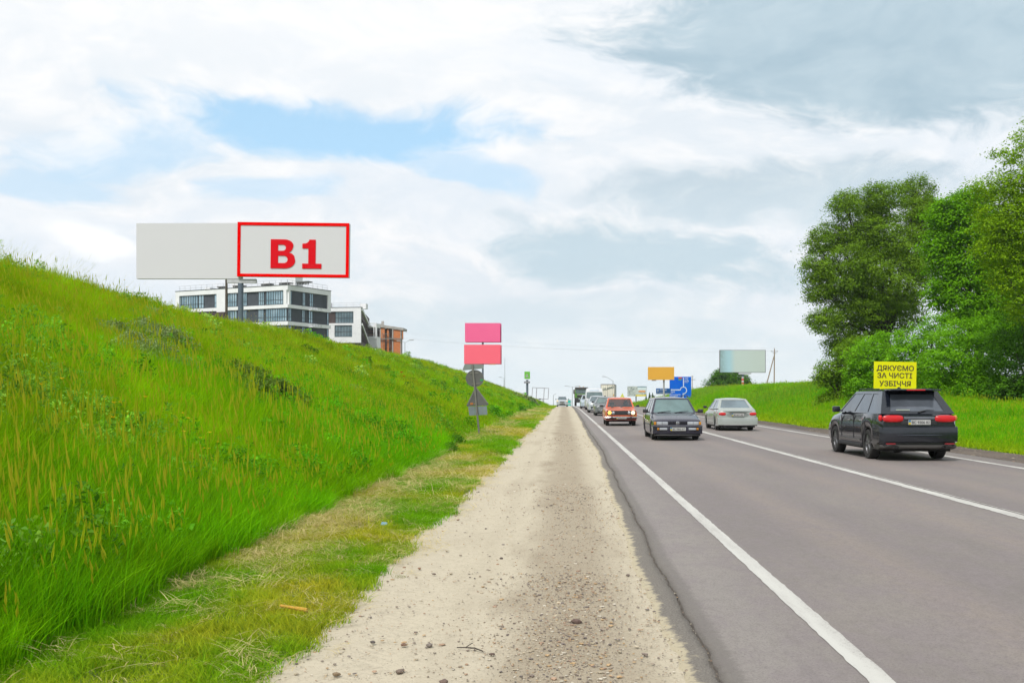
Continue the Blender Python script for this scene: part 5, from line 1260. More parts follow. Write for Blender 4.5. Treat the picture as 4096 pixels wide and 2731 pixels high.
mb = MB(); mb.box(-.5, .5, .3, 13.0, .85, 1.14); T.part('chassis', mb, M_UNDER); wheels(T, [(s * 1.05, y) for s in (1, -1) for y in (2.2, 3.5, 4.8)], .50, .36, .55)
T2 = T; mb = MB(); mb.cbox(-1.22, 1.22, 14.0, 16.2, .95, 3.7, .12); T.part('cab', mb, P_W, smooth=True); wheels(T, [(1.05, 15.4), (-1.05, 15.4)], .50, .34, .55)

# ---- silver saloon driving away
T = vehicle('silver_saloon', 'light silver green saloon driving away with red tail lights in the right lane', 'car', 7.47, 43.0 + 2.25, AWAY, G_OFF)
P_SG = paint('silver_green_paint', (.33, .36, .335), .26, .15); G_B = cglass('blue_grey_glass', (.12, .155, .17), .10)
w = .86; L = 4.5; f0 = L / 2
prof = [(f0, w * .78, .56, .62), (f0 - .1, w * .92, .62, .70), (f0 - .55, w, .74, .82), (f0 - 1.1, w, .82, .93), (f0 - 1.5, w, .88, .93), (0, w, .90, .93), (-f0 + .85, w, .90, .945), (-f0 + .30, w * .985, .90, 1.00), (-f0 + .16, w * .97, .875, .985), (-f0 + .07, w * .95, .82, .90), (-f0, w * .90, .74, .82)]
T.part('body', shell(prof, [(f0 - .85, .30, .335), (-f0 + 1.0, .30, .335)], .22, L), P_SG, smooth=True)
cabin(T, (f0 - 1.15, f0 - 1.9, -f0 + 1.3, -f0 + .62), .905, 1.365, .79, .585, P_SG, G_B, (.48,), .055, rr=(.085, .915, .06, .90), zbr=.955)
underbody(T, .76, -f0 + .15, f0 - .15, .18, .62); wheels(T, [(w - .14, f0 - .85), (-w + .14, f0 - .85), (w - .14, -f0 + 1.0), (-w + .14, -f0 + 1.0)], .305, .195, .62)
barrel(T, 'bumper', .855, -f0 - .085, .16, .22, .60, P_SG, .10, -1, .45, lip=.045)
mb = MB(); 
barrel(T, 'tail_panel', .80, -f0 - .012, .05, .60, .80, mat('tail_panel_grey', (.20, .22, .205), .35), .10, -1, .05, lip=.01)
for s in (1, -1): oval_lamp(T, 'tail_light', s * .66, -f0 - .03, .735, .155, .068, -1, M_TAIL, .04, skew=.06)
barrel(T, 'boot_lip', .62, -f0 - .03, .08, .84, .865, P_SG, .06, -1, .02, lip=.008)
numplate(T, -f0 - .045, .70, -1, 'BC 4471 AX'); mb = MB(); mb.box(-.36, .36, -f0 - .04, -f0 + .02, .765, .79); T.part('plate_recess', mb, M_SB)
barrel(T, 'bumper_strip', .80, -f0 - .095, .03, .245, .285, M_PALE, .12, -1, .2, lip=.01)
mb = MB(); mb.box(-.62, .66, -f0 - .02, -f0 + .15, .19, .25); T.part('valance', mb, M_TRIM)
mirrors(T, w, f0 - 1.5, 1.0, M_TRIM, .16, .11, .04); seats(T, .2)
mb = MB(); mb.cbox(-.12, .12, -f0 + .98, -f0 + 1.02, 1.0, 1.05, .01); T.part('brake_light', mb, mat('dull_red_lens', (.12, .02, .02), .4))

# ---- black SUV driving away, nearest
T = vehicle('black_crossover', 'shiny black sport utility car driving away, largest and nearest vehicle on the road', 'car', 8.30, 23.7 + 2.12, AWAY + R(.6), G_OFF)
P_K = paint('black_paint', (.006, .008, .013), .16); G_K = cglass('dark_glass', (.075, .085, .10), .10)
w = .925; L = 4.7; f0 = L / 2
prof = [(f0, w * .80, .74, .82), (f0 - .12, w * .93, .82, .92), (f0 - .6, w, .95, 1.05), (f0 - 1.2, w, 1.0, 1.13), (f0 - 1.6, w, 1.04, 1.12), (0, w + .0, 1.07, 1.12), (-f0 + .7, w + .005, 1.11, 1.14), (-f0 + .25, w, 1.10, 1.14), (-f0 + .08, w * .97, 1.04, 1.12), (-f0, w * .93, .96, 1.08)]
T.part('body', shell(prof, [(f0 - .92, .36, .405), (-f0 + .98, .36, .405)], .30, L, 90), P_K, smooth=True)
cabin(T, (f0 - 1.2, f0 - 2.05, -f0 + .60, -f0 + .08), 1.095, 1.645, .875, .66, P_K, G_K, (.36, .68), .07, last=.62, rr=(.13, .87, .12, .86), zbr=1.11)
underbody(T, .80, -f0 + .15, f0 - .15, .26, .78)
wheels(T, [(w - .13, f0 - .92), (-w + .13, f0 - .92), (w - .13, -f0 + .98), (-w + .13, -f0 + .98)], .36, .235, .70, 'alloy')
barrel(T, 'bumper', .925, -f0 - .10, .22, .40, .86, P_K, .13, -1, .50, lip=.06)
barrel(T, 'bumper_skirt', .90, -f0 - .075, .18, .27, .42, mat('skirt_grey', (.040, .036, .032), .6), .13, -1, .4, lip=.04)
barrel(T, 'bumper_groove', .80, -f0 - .112, .03, .60, .63, mat('satin_grey', (.075, .085, .11), .3), .12, -1, .1, lip=.008)
for s in (1, -1):
    oval_lamp(T, 'tail_light', s * .615, -f0 - .012, 1.00, .245, .082, -1, M_TAIL, .04, power=3.2, label='wide red tail light')
    oval_lamp(T, 'tail_light', s * .885, -f0 + .075, 1.01, .045, .07, -1, M_TAIL if s < 0 else M_AMB, .05, power=3, label='tail light end wrapping round the corner')
    panelbox(T, 'reflector', s * .58, s * .80, -f0 - .10, -f0 - .055, .40, .425, mat('reflector_red', (.28, .01, .015), .3) if s > 0 else bpy.data.materials['reflector_red'], .008)
    mb = MB(); mb.tube([(s * .62, .20, 1.66), (s * .63, .12, 1.70), (s * .63, -1.4, 1.70), (s * .62, -1.5, 1.66)], .014, 6); T.part('roof_rail', mb, M_TRIM)
    mb = MB(); mb.lathe([(0, .045), (.10, .045), (.10, .036), (0, .036)], (s * .55, -f0 - .10, .33), 'y', 14); T.part('exhaust', mb, M_CHR)
    mb = MB(); mb.box(min(s * w, s * (w + .012)), max(s * w, s * (w + .012)), -f0 + 1.5, f0 - 1.4, .42, .47); T.part('side_strip', mb, M_CHR)
    mb = MB(); mb.cbox(min(s * (w - .06), s * (w + .02)), max(s * (w - .06), s * (w + .02)), -f0 + 1.42, f0 - 1.36, .27, .36, .02); T.part('sill', mb, M_TRIM)
    for yy in (.15, -.85):
        mb = MB(); mb.tube([(s * (w + .012), yy, .93), (s * (w + .035), yy - .05, .935), (s * (w + .035), yy - .17, .935), (s * (w + .012), yy - .22, .93)], .012, 5); T.part('door_handle', mb, M_CHR)
mb = MB(); mb.cbox(-.60, .60, -f0 + .20, -f0 + .68, 1.655, 1.69, .015); sp_ = T.part('spoiler', mb, P_K, smooth=True); mb = MB(); mb.box(-.22, .22, -f0 + .190, -f0 + .202, 1.66, 1.685); T.part('brake_light', mb, M_TAIL, parent=sp_)
panelbox(T, 'garnish', -.36, .36, -f0 - .035, -f0 + .02, .985, 1.045, mat('garnish_grey', (.12, .13, .15), .25), .012)
panelbox(T, 'plate_recess', -.42, .42, -f0 - .012, -f0 + .03, .86, .98, M_TRIM, .01); numplate(T, -f0 - .030, .915, -1, 'BC 9306 KI')
mb = MB(); mb.tube([(.0, -f0 + .045, 1.15), (.22, -f0 + .09, 1.20), (.40, -f0 + .10, 1.19)], [.02, .012, .006], 5); T.part('wiper', mb, M_TRIM)
mb = MB(); mb.box(-.50, -.18, -f0 + .105, -f0 + .125, 1.185, 1.215); T.part('sticker', mb, mat('pale_sticker', (.30, .34, .28), .6))
mirrors(T, w, f0 - 1.6, 1.18, P_K, .20, .15, .04); seats(T, .3, .38, .62)
for s in (1, -1):
    for yy in (.75, -.30, -1.22):
        mb = MB(); mb.box(min(s * (w - .02), s * (w + .0075)), max(s * (w - .02), s * (w + .0075)), yy - .006, yy + .006, .48, 1.03); T.part('door_seam', mb, M_TRIM)
for s in (1,):
    mb = MB(); mb.tube([(.0, -.9, 1.70), (.0, -1.0, 1.735), (.0, -1.12, 1.71)], [.03, .02, .01], 5); T.part('aerial', mb, M_TRIM)
# ================================================================ vegetation
def raw_mesh(name, v, f, mats, shade=None, mi=None, smooth=False):
    """v (n,3), f (m,k) with constant k"""
    v = np.asarray(v, dtype=np.float32); f = np.asarray(f, dtype=np.int32); k = f.shape[1]
    me = bpy.data.meshes.new(name)
    me.vertices.add(len(v)); me.vertices.foreach_set('co', v.ravel())
    me.loops.add(f.size); me.loops.foreach_set('vertex_index', f.ravel())
    me.polygons.add(len(f)); me.polygons.foreach_set('loop_start', np.arange(len(f), dtype=np.int32) * k)
    if mi is not None: me.polygons.foreach_set('material_index', np.asarray(mi, dtype=np.int32))
    for m in (mats if isinstance(mats, (list, tuple)) else [mats]): me.materials.append(m)
    me.update(calc_edges=True)
    if shade is not None:
        a = me.attributes.new('shade', 'FLOAT', 'POINT'); a.data.foreach_set('value', np.asarray(shade, dtype=np.float32))
    return me
def blades(n, rad, h0, h1, w, lean=0.35, segs=3, heads=0.0, seed=0, flat=False, wind=0.12, headw=2.6):
    """a tuft of n tapering, arching blades; heads: share that carry a seed head (material 1)"""
    r = np.random.default_rng(seed)
    V, Fc, S, MI = [], [], [], []
    for i in range(n):
        a = r.random() * 6.283; q = rad * math.sqrt(r.random())
        bx_, by_ = q * math.cos(a), q * math.sin(a)
        h = h0 + (h1 - h0) * r.random() ** 0.8
        d = r.random() * 6.283; ln = lean * h * (0.25 + r.random())
        dx, dy = ln * math.cos(d) + wind * h, ln * math.sin(d)
        ww = w * (0.7 + 0.6 * r.random()); fa = r.random() * 3.1416
        sh = r.random(); head = r.random() < heads
        if head: h *= 1.25; ww *= 0.55
        o = len(V); wx, wy = math.cos(fa) * ww / 2, math.sin(fa) * ww / 2
        zt = 0.02 * r.random()
        for k in range(segs + 1):
            t = k / segs
            x = bx_ + dx * t ** 2; y = by_ + dy * t ** 2; z = (h * (t - 0.25 * t * t * min(1, 2 * ln / h))) if not flat else zt + 0.015 * math.sin(t * 3.14) 
            if flat: x = bx_ + math.cos(d) * h * t; y = by_ + math.sin(d) * h * t + 0.1 * h * math.sin(t * 2 + a)
            c = ww * (1 - t ** 1.6) * .5 / ww * 2 if not head else 1
            c = max(c, .08)
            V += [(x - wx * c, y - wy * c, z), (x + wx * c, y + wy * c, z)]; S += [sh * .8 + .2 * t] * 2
        for k in range(segs):
            Fc.append((o + 2 * k, o + 2 * k + 1, o + 2 * k + 3, o + 2 * k + 2)); MI.append(0)
        if head:
            x, y, z = V[-1]; L = h * (0.16 + .10 * r.random()); hw = w * headw
            tx, ty = dx / max(h, .01) * 1.2, dy / max(h, .01) * 1.2
            for ang in (0, 1.57):
                o = len(V); cx, cy = math.cos(fa + ang) * hw / 2, math.sin(fa + ang) * hw / 2
                V += [(x, y, z - L * .1), (x + tx * L * .4 + cx, y + ty * L * .4 + cy, z + L * .35), (x + tx * L, y + ty * L, z + L), (x + tx * L * .4 - cx, y + ty * L * .4 - cy, z + L * .35)]
                S += [sh] * 4; Fc.append((o, o + 1, o + 2, o + 3)); MI.append(1)
    return np.array(V), np.array(Fc), np.array(S), MI
def leaves_geo(centres, size, r, up=0.5, aspect=0.6, out=None):
    """one bent leaf (two triangles) at every centre"""
    n = len(centres)
    nrm = r.normal(size=(n, 3)); nrm /= np.linalg.norm(nrm, axis=1)[:, None]
    nrm[:, 2] = np.abs(nrm[:, 2]) * 0.8 + up
    if out is not None: nrm += out * 0.7
    nrm /= np.linalg.norm(nrm, axis=1)[:, None]
    t = r.normal(size=(n, 3)); t -= nrm * (t * nrm).sum(1)[:, None]; t /= np.linalg.norm(t, axis=1)[:, None]
    b = np.cross(nrm, t)
    L = (size * (0.6 + 0.8 * r.random(n)))[:, None]
    p0 = centres - t * L * .5; p2 = centres + t * L * .5 - nrm * L * .12
    p1 = centres + b * L * aspect * .5 + nrm * L * .08; p3 = centres - b * L * aspect * .5 + nrm * L * .08
    v = np.stack([p0, p1, p2, p3], 1).reshape(-1, 3)
    f = np.arange(n * 4).reshape(n, 4)
    return v, f
def crown(blobs, n, size, seed, cl=0.42, per=34, fill=0.25, up=0.5, aspect=0.55, squash=0.9):
    """leaf clusters through a crown made of overlapping rounded masses; returns v, f, shade"""
    r = np.random.default_rng(seed)
    B = np.array([b[:3] for b in blobs]); Rr = np.array([b[3] for b in blobs]); dens = np.array([b[4] if len(b) > 4 else 1.0 for b in blobs])
    w = Rr ** 2 * dens; w /= w.sum()
    nc = max(1, n // per); k = r.choice(len(blobs), nc, p=w)
    d = r.normal(size=(nc, 3)); d /= np.linalg.norm(d, axis=1)[:, None]
    # lumpy surface: the radius swells and shrinks with direction
    lump = 1 + 0.24 * np.sin(d[:, 0] * 5 + k * 2.1) * np.cos(d[:, 2] * 6 + k) + 0.15 * np.sin(d[:, 1] * 11 + d[:, 2] * 9 + k * 3)
    rad = np.where(r.random(nc) < fill, r.random(nc) ** .6, 0.80 + 0.24 * r.random(nc)) * lump
    C = B[k] + d * (Rr[k] * rad)[:, None] * np.array([1, 1, squash])
    cr = cl * (0.6 + 0.8 * r.random(nc)); tone = np.clip(r.normal(.5, .22, nc), 0, 1)
    idx = np.repeat(np.arange(nc), per)
    off = r.normal(size=(len(idx), 3)) * np.array([1, 1, .55]) * (cr[idx] * .5)[:, None]
    P = C[idx] + off
    P[:, 2] -= (off[:, 0] ** 2 + off[:, 1] ** 2) * 0.35
    v, f = leaves_geo(P, size, r, up, aspect, d[idx])
    sh = np.clip(tone[idx] * .7 + r.random(len(idx)) * .3, 0, 1)
    return v, f, np.repeat(sh, 4)
M_BARK = mat('bark', (0.075, 0.058, 0.042), 0.95, col2=(0.035, 0.028, 0.020), scale=3, bump=1.0, bscale=14, stretch=(1, 1, .25))
M_LEAFW = leafmat('willow_leaf', .30, col=(0.085, 0.185, 0.010), col2=(0.215, 0.360, 0.022))
M_LEAFB = leafmat('broad_leaf', .38, col=(0.085, 0.250, 0.005), col2=(0.215, 0.470, 0.010))
M_LEAFL = leafmat('light_leaf', .42, col=(0.130, 0.270, 0.006), col2=(0.300, 0.480, 0.012))
M_LEAFS = leafmat('shrub_leaf', .38, col=(0.115, 0.310, 0.008), col2=(0.240, 0.520, 0.016))
M_LEAFD = leafmat('dark_leaf', .25, col=(0.040, 0.130, 0.008), col2=(0.110, 0.260, 0.014))
M_LEAFG = leafmat('grey_leaf', .25, col=(0.150, 0.220, 0.085), col2=(0.300, 0.380, 0.170))
M_LEAFO = leafmat('olive_leaf', .25, col=(0.075, 0.150, 0.020), col2=(0.180, 0.270, 0.045))

def tree(name, label, base, blobs, n, leaf, m, seed, trunk=0.25, cl=.42, limbs=None, group=None, fork=.35, **kw):
    T = Thing(name, label, 'tree', base, group)
    r = random.Random(seed)
    mb = MB(); bs = Vector(base)
    cen = Vector(np.mean([b[:3] for b in blobs], axis=0).tolist())
    top = max(blobs, key=lambda b: b[2])
    fk = bs.lerp(Vector((cen.x, cen.y, cen.z)), fork); fk.x = bs.x + (cen.x - bs.x) * .3; fk.y = bs.y + (cen.y - bs.y) * .3
    mb.tube([bs - Vector((0, 0, .3)), bs.lerp(fk, .5) + Vector((r.uniform(-.1, .1), 0, 0)), fk], [trunk * 1.35, trunk, trunk * .82], 10)
    for b in (limbs or blobs):
        e = Vector(b[:3]); L = (e - fk).length
        m1 = fk.lerp(e, .45) + Vector((r.uniform(-.08, .08) * L, r.uniform(-.08, .08) * L, .10 * L))
        mb.tube([fk - Vector((0, 0, .1)), m1, e], [trunk * .42, trunk * .22, trunk * .07], 6)
        for q in range(5):
            dd = Vector((r.gauss(0, 1), r.gauss(0, 1), r.gauss(.5, .8))).normalized() * b[3] * .75
            mb.tube([m1.lerp(e, .7), e + dd * .45 + Vector((0, 0, .05 * L)), e + dd], [trunk * .09, trunk * .045, .004], 4, caps=False)
    T.part('trunk', mb, M_BARK, smooth=True, fix=False)
    v, f, s = crown(blobs, n, leaf, seed, cl, **kw)
    v = v - np.array(base)
    link('crown', raw_mesh('crown', v, f, m, s), T.e)
    return T
def pb(px, py, rp, D, dd=0.0, dens=1.0, k=1.0):
    """a leaf mass at bearing px, py, of apparent radius rp, at distance D + dd"""
    d = D + dd
    return (bx(px, d), d, bz(py, d), rp * D / F_ * k, dens)

# ---- the group of trees right of the road
D = 72
bl = [pb(1940, 470, 34, D, -1), pb(1988, 462, 34, D, 1), pb(2030, 450, 38, D, 0), pb(2008, 500, 36, D, 1), pb(2108, 485, 38, D, 1), pb(2105, 440, 38, D, 2), pb(2130, 470, 26, D, 1), pb(1905, 545, 40, D, 0),
      pb(1965, 535, 46, D, 0), pb(2035, 545, 62, D, 0), pb(2118, 525, 40, D, 1), pb(1880, 610, 38, D, 0), pb(1950, 620, 66, D, -1), pb(2040, 640, 85, D, 0),
      pb(1885, 670, 32, D, 0), pb(1965, 700, 62, D, 0), pb(1895, 735, 36, D, -1), pb(1932, 785, 36, D, 0), pb(2060, 710, 60, D, 1), pb(1990, 750, 45, D, 1, .8),
      pb(2108, 600, 50, D, 1), pb(1870, 560, 20, D, 0, .8), pb(1865, 735, 14, D, 0, .8)]
tree('willow_tree', 'tall greyish green tree with ragged crown and dark trunk, leftmost of the tall trees', (bx(2052, D), D, gz(bx(2052, D), D)), bl, 190000, .125, M_LEAFW, 11, .42, cl=.48, up=.4, fill=.22, per=40)
D = 61
bl = [pb(2175, 490, 42, D), pb(2215, 520, 60, D), pb(2160, 560, 42, D), pb(2175, 610, 45, D), pb(2240, 600, 70, D), pb(2165, 665, 40, D), pb(2220, 690, 70, D),
      pb(2265, 520, 50, D), pb(2295, 620, 60, D), pb(2200, 470, 30, D), pb(2280, 710, 60, D), pb(2240, 455, 32, D), pb(2340, 560, 60, D, 3), pb(2330, 660, 70, D, 3), pb(2345, 760, 60, D, 2), pb(2420, 640, 90, D, 2), pb(2500, 650, 90, D, 2)]
tree('broadleaf_tree', 'dense vivid green broadleaf tree behind the shrubs, between willow and airy tree', (bx(2240, D), D, gz(bx(2240, D), D)), bl, 140000, .13, M_LEAFB, 12, .30, cl=.46, up=.7, aspect=.8, fill=.12, per=26)
D = 47
bl = [pb(2350, 440, 55, D, 0, .9), pb(2300, 420, 34, D, 0, .6), pb(2258, 440, 26, D, 0, .6), pb(2340, 375, 34, D, 0, .38), pb(2305, 350, 26, D, 0, .3), pb(2352, 315, 24, D, 0, .35), pb(2352, 285, 14, D, 0, .35), pb(2235, 425, 16, D, 0, .5),
      pb(2300, 500, 60, D), pb(2355, 540, 75, D), pb(2285, 570, 46, D), pb(2330, 620, 60, D), pb(2400, 430, 70, D), pb(2420, 560, 90, D), pb(2390, 330, 60, D, 0, .6), pb(2480, 480, 90, D), pb(2370, 690, 60, D), pb(2275, 350, 10, D, 0, .3)]
tree('airy_tree', 'light yellow green tree with thin open top at the right edge of the frame', (bx(2420, D), D, gz(bx(2420, D), D)), bl, 75000, .105, M_LEAFL, 13, .22, limbs=[b for b in bl if b[4] == 1.0], cl=.36, up=.7, aspect=.6, fill=.2, per=26)
sh = [('small dark leaved shrub at the left end of the thicket under the willow', 62, [(1905, 850, 28), (1890, 868, 20), (1930, 862, 30), (1960, 838, 36), (1975, 800, 34), (1945, 810, 30)], M_LEAFW),
      ('rounded green shrub under the willow trunk, left of the yellow sign', 60, [(1990, 815, 42), (2030, 800, 44), (1975, 865, 38), (2030, 855, 50)], M_LEAFS),
      ('bright bushy shrub directly behind the yellow sign', 58, [(2080, 830, 46), (2095, 780, 34), (2130, 800, 46), (2110, 870, 48), (2150, 750, 34)], M_LEAFS),
      ('broad mid green shrub right of the yellow sign', 55, [(2160, 840, 50), (2190, 790, 48), (2170, 895, 42), (2215, 870, 52)], M_LEAFS),
      ('tall green shrub below the broadleaf tree near the right edge', 53, [(2250, 810, 56), (2290, 760, 50), (2250, 890, 48), (2215, 760, 36)], M_LEAFS),
      ('dark green shrub at the far right edge reaching down to the grass', 50, [(2330, 800, 60), (2320, 890, 50), (2370, 860, 60), (2345, 730, 50), (2400, 790, 70), (2440, 880, 60)], M_LEAFD),
      ('deep green bush filling the gap behind the thicket at the right', 66, [(2190, 800, 60), (2260, 820, 60), (2330, 800, 60), (2130, 850, 40), (2400, 800, 60)], M_LEAFD)]
for i, (lab, D, cc, m) in enumerate(sh):
    bl = [pb(a, b, c, D, random.uniform(-.6, .6)) for a, b, c in cc]
    x0 = bx(np.mean([c[0] for c in cc]), D)
    T = Thing('shrub', lab, 'shrub', (x0, D, gz(x0, D)), 'shrubs of the thicket')
    mb = MB()
    for b in bl: mb.tube([(x0, D, gz(x0, D) - .1), ((x0 + b[0]) / 2, b[1], (gz(x0, D) + b[2]) / 2 + .2), b[:3]], [.07, .05, .02], 6)
    T.part('stem', mb, M_BARK)
    # foliage reaching the ground
    low = [(b[0], b[1], gz(b[0], b[1]) + b[3] * .55, b[3] * .8) for b in bl]
    v, f, s = crown(bl + low, 26000 if i < 6 else 16000, .115, 40 + i, .34, up=.6, aspect=.6, per=24, fill=.12)
    link('foliage', raw_mesh('foliage', v - np.array(T.e.location), f, m, s), T.e)
# ---- round dark tree behind the pale billboard
D = 200
bl = [pb(1663, 868, 25, D), pb(1690, 870, 24, D), pb(1645, 880, 21, D), pb(1706, 880, 20, D), pb(1640, 893, 18, D), pb(1675, 884, 27, D), pb(1658, 858, 16, D), pb(1718, 890, 12, D), pb(1672, 900, 28, D)]
tree('round_tree', 'low round dark green tree behind the pale blue billboard', (bx(1675, D), D, gz(bx(1675, D), D)), bl, 30000, .28, M_LEAFD, 15, .3, cl=.7, per=24, fill=.1)
# ---- young conifers on the end of the right bank
for i, (px, top, lab) in enumerate([(1484, 908, 'small leaning conifer left of the pair on the right bank'), (1492, 901, 'taller young conifer behind the dark estate car roof'), (1499, 902, 'young conifer beside the small blue direction sign')]):
    D = 232 + i * 2
    x = bx(px, D); z0 = gz(x, D); zt = bz(top, D); H = max(zt - z0, 1.2)
    T = Thing('young_conifer', lab, 'conifer', (x, D, z0), 'young conifers')
    mb = MB(); mb.tube([(x, D, z0 - .1), (x, D, zt)], [.07, .02], 6); T.part('trunk', mb, M_BARK)
    r = np.random.default_rng(80 + i); n = 2600; t = r.random(n) ** .7; a = r.random(n) * 6.28; q = (1 - t) * H * .30 * np.abs(np.sin(t * 26)) ** .5 * r.random(n) ** .4
    P = np.stack([q * np.cos(a), q * np.sin(a), t * H], 1)
    v, f = leaves_geo(P, .16, r, .2, .35)
    link('branches', raw_mesh('branches', v, f, M_LEAFD, np.repeat(r.random(n), 4)), T.e)

# ---- bushes and herbs growing on the bank to the left (bearing, distance)
def bank_point(px, py, D0=8, D1=320):
    """where the line of sight at this bearing meets the left bank"""
    for d in np.arange(D0, D1, .1):
        x = bx(px, d)
        if gz(x, d) + .25 > bz(py, d): return x, float(d), gz(x, d)
    return bx(px, D1), D1, gz(bx(px, D1), D1)
bush = [('silvery grey green bush spreading over the upper left bank', 330, 775, [(-28, -55, 24), (0, -20, 34), (40, 0, 40), (15, -60, 24), (75, 15, 32), (-30, 10, 28), (25, 40, 34), (80, 60, 26), (-70, -20, 26), (-60, 30, 22)], M_LEAFG, 22000, .055, .55),
        ('dark olive bush halfway up the bank below the large billboard', 590, 890, [(-60, -50, 26), (-20, -25, 36), (20, 0, 38), (60, 15, 30), (-10, 15, 34), (-45, -10, 28), (85, 35, 22)], M_LEAFO, 20000, .065, .9),
        ('small dark leafy bush on the bank under the modern building', 708, 802, [(-6, -6, 9), (5, 2, 11), (-2, 5, 8)], M_LEAFD, 2600, .09, 1.),
        ('low bright green weeds in the middle of the bank left of the road signs', 850, 965, [(-60, -5, 22), (-20, 5, 22), (25, 8, 24), (60, 18, 18)], M_LEAFS, 9000, .05, .8),
        ('bright green bush on the bank crest below the brown and white building', 832, 790, [(-15, 4, 12), (0, -4, 14), (20, 8, 14), (45, 22, 12)], M_LEAFL, 5000, .11, 1.),
        ('green bush at the crest beside the base of the billboard post', 585, 750, [(-14, 2, 10), (0, 0, 11), (18, 8, 10)], M_LEAFS, 2600, .08, 1.),
        ('bushy weeds along the crest under the pink billboards', 1035, 848, [(-12, -2, 9), (0, 4, 10), (20, 12, 8)], M_LEAFS, 2600, .12, 1.),
        ('thin grey green sapling on the crest right of the brick building', 965, 818, [(-4, -4, 8), (8, 4, 9), (24, 10, 8)], M_LEAFO, 900, .10, 1.),
        ('grey green thicket where the left bank runs out beside the gravel', 1215, 922, [(-14, -4, 9), (0, 0, 10), (12, 6, 7), (-30, -6, 8)], M_LEAFG, 3000, .25, 1.),
        ('dark tuft of weeds at the foot of the bank left of the sign post', 1040, 1012, [(-6, 6, 10), (6, -12, 11)], M_LEAFD, 1500, .05, .9)]
for i, (lab, px, py, cc, m, n, ls, dn) in enumerate(bush):
    x, d, z = bank_point(px, py)
    T = Thing('bush', lab, 'bush', (x, d, z), None)
    bl = []
    for a, b, c in cc:
        X, dd, Z = bank_point(px + a, py + b + c * .5, max(8, d - 4), d + 9)
        bl.append((X, dd, Z + .15 + c * d / F_ * .45, c * d / F_ * 1.25, 1))
    mb = MB()
    for b in bl: mb.tube([(x, d, z - .1), ((x + b[0]) / 2, (d + b[1]) / 2, (z + b[2]) / 2 + .05), b[:3]], [.03, .02, .01], 5)
    T.part('stem', mb, M_BARK)
    v, f, s = crown(bl, n * 2, ls * 1.15, 60 + i, min(.35, .25 * bl[0][3] + .06), up=.5, per=20, fill=.5, squash=.75, aspect=.35 if m in (M_LEAFG, M_LEAFO) else .6)
    link('foliage', raw_mesh('foliage', v - np.array(T.e.location), f, m, s), T.e)
# a young sapling with big leaves, and a little fir against the sky
x, d, z = bank_point(694, 760)
T = Thing('sapling', 'single bright green sapling standing up in front of the modern building', 'sapling', (x, d, z))
mb = MB(); mb.tube([(x, d, z - .1), (x + .02, d, z + .9)], [.02, .01], 5); T.part('stem', mb, M_BARK)
v, f, s = crown([(x, d, z + .85, .28), (x + .05, d, z + .6, .22)], 260, .13, 90, .2, per=12, up=.3, aspect=.8)
link('foliage', raw_mesh('foliage', v - np.array(T.e.location), f, M_LEAFL, s), T.e)
x, d, z = bank_point(163, 640)
T = Thing('young_conifer', 'tiny dark fir against the sky at the top left of the bank', 'conifer', (x, d, z))
H = bz(597, d) - z
mb = MB(); mb.tube([(x, d, z - .1), (x, d, z + H)], [.03, .008], 5); T.part('trunk', mb, M_BARK)
r = np.random.default_rng(5); n = 1500; t = r.random(n) ** .8; a = r.random(n) * 6.28; q = (1 - t) * H * .28 * np.abs(np.sin(t * 20)) * r.random(n) ** .4
v, f = leaves_geo(np.stack([q * np.cos(a), q * np.sin(a), t * H], 1), .05, r, .2, .35)
link('branches', raw_mesh('branches', v, f, M_LEAFO, np.repeat(r.random(n), 4)), T.e)

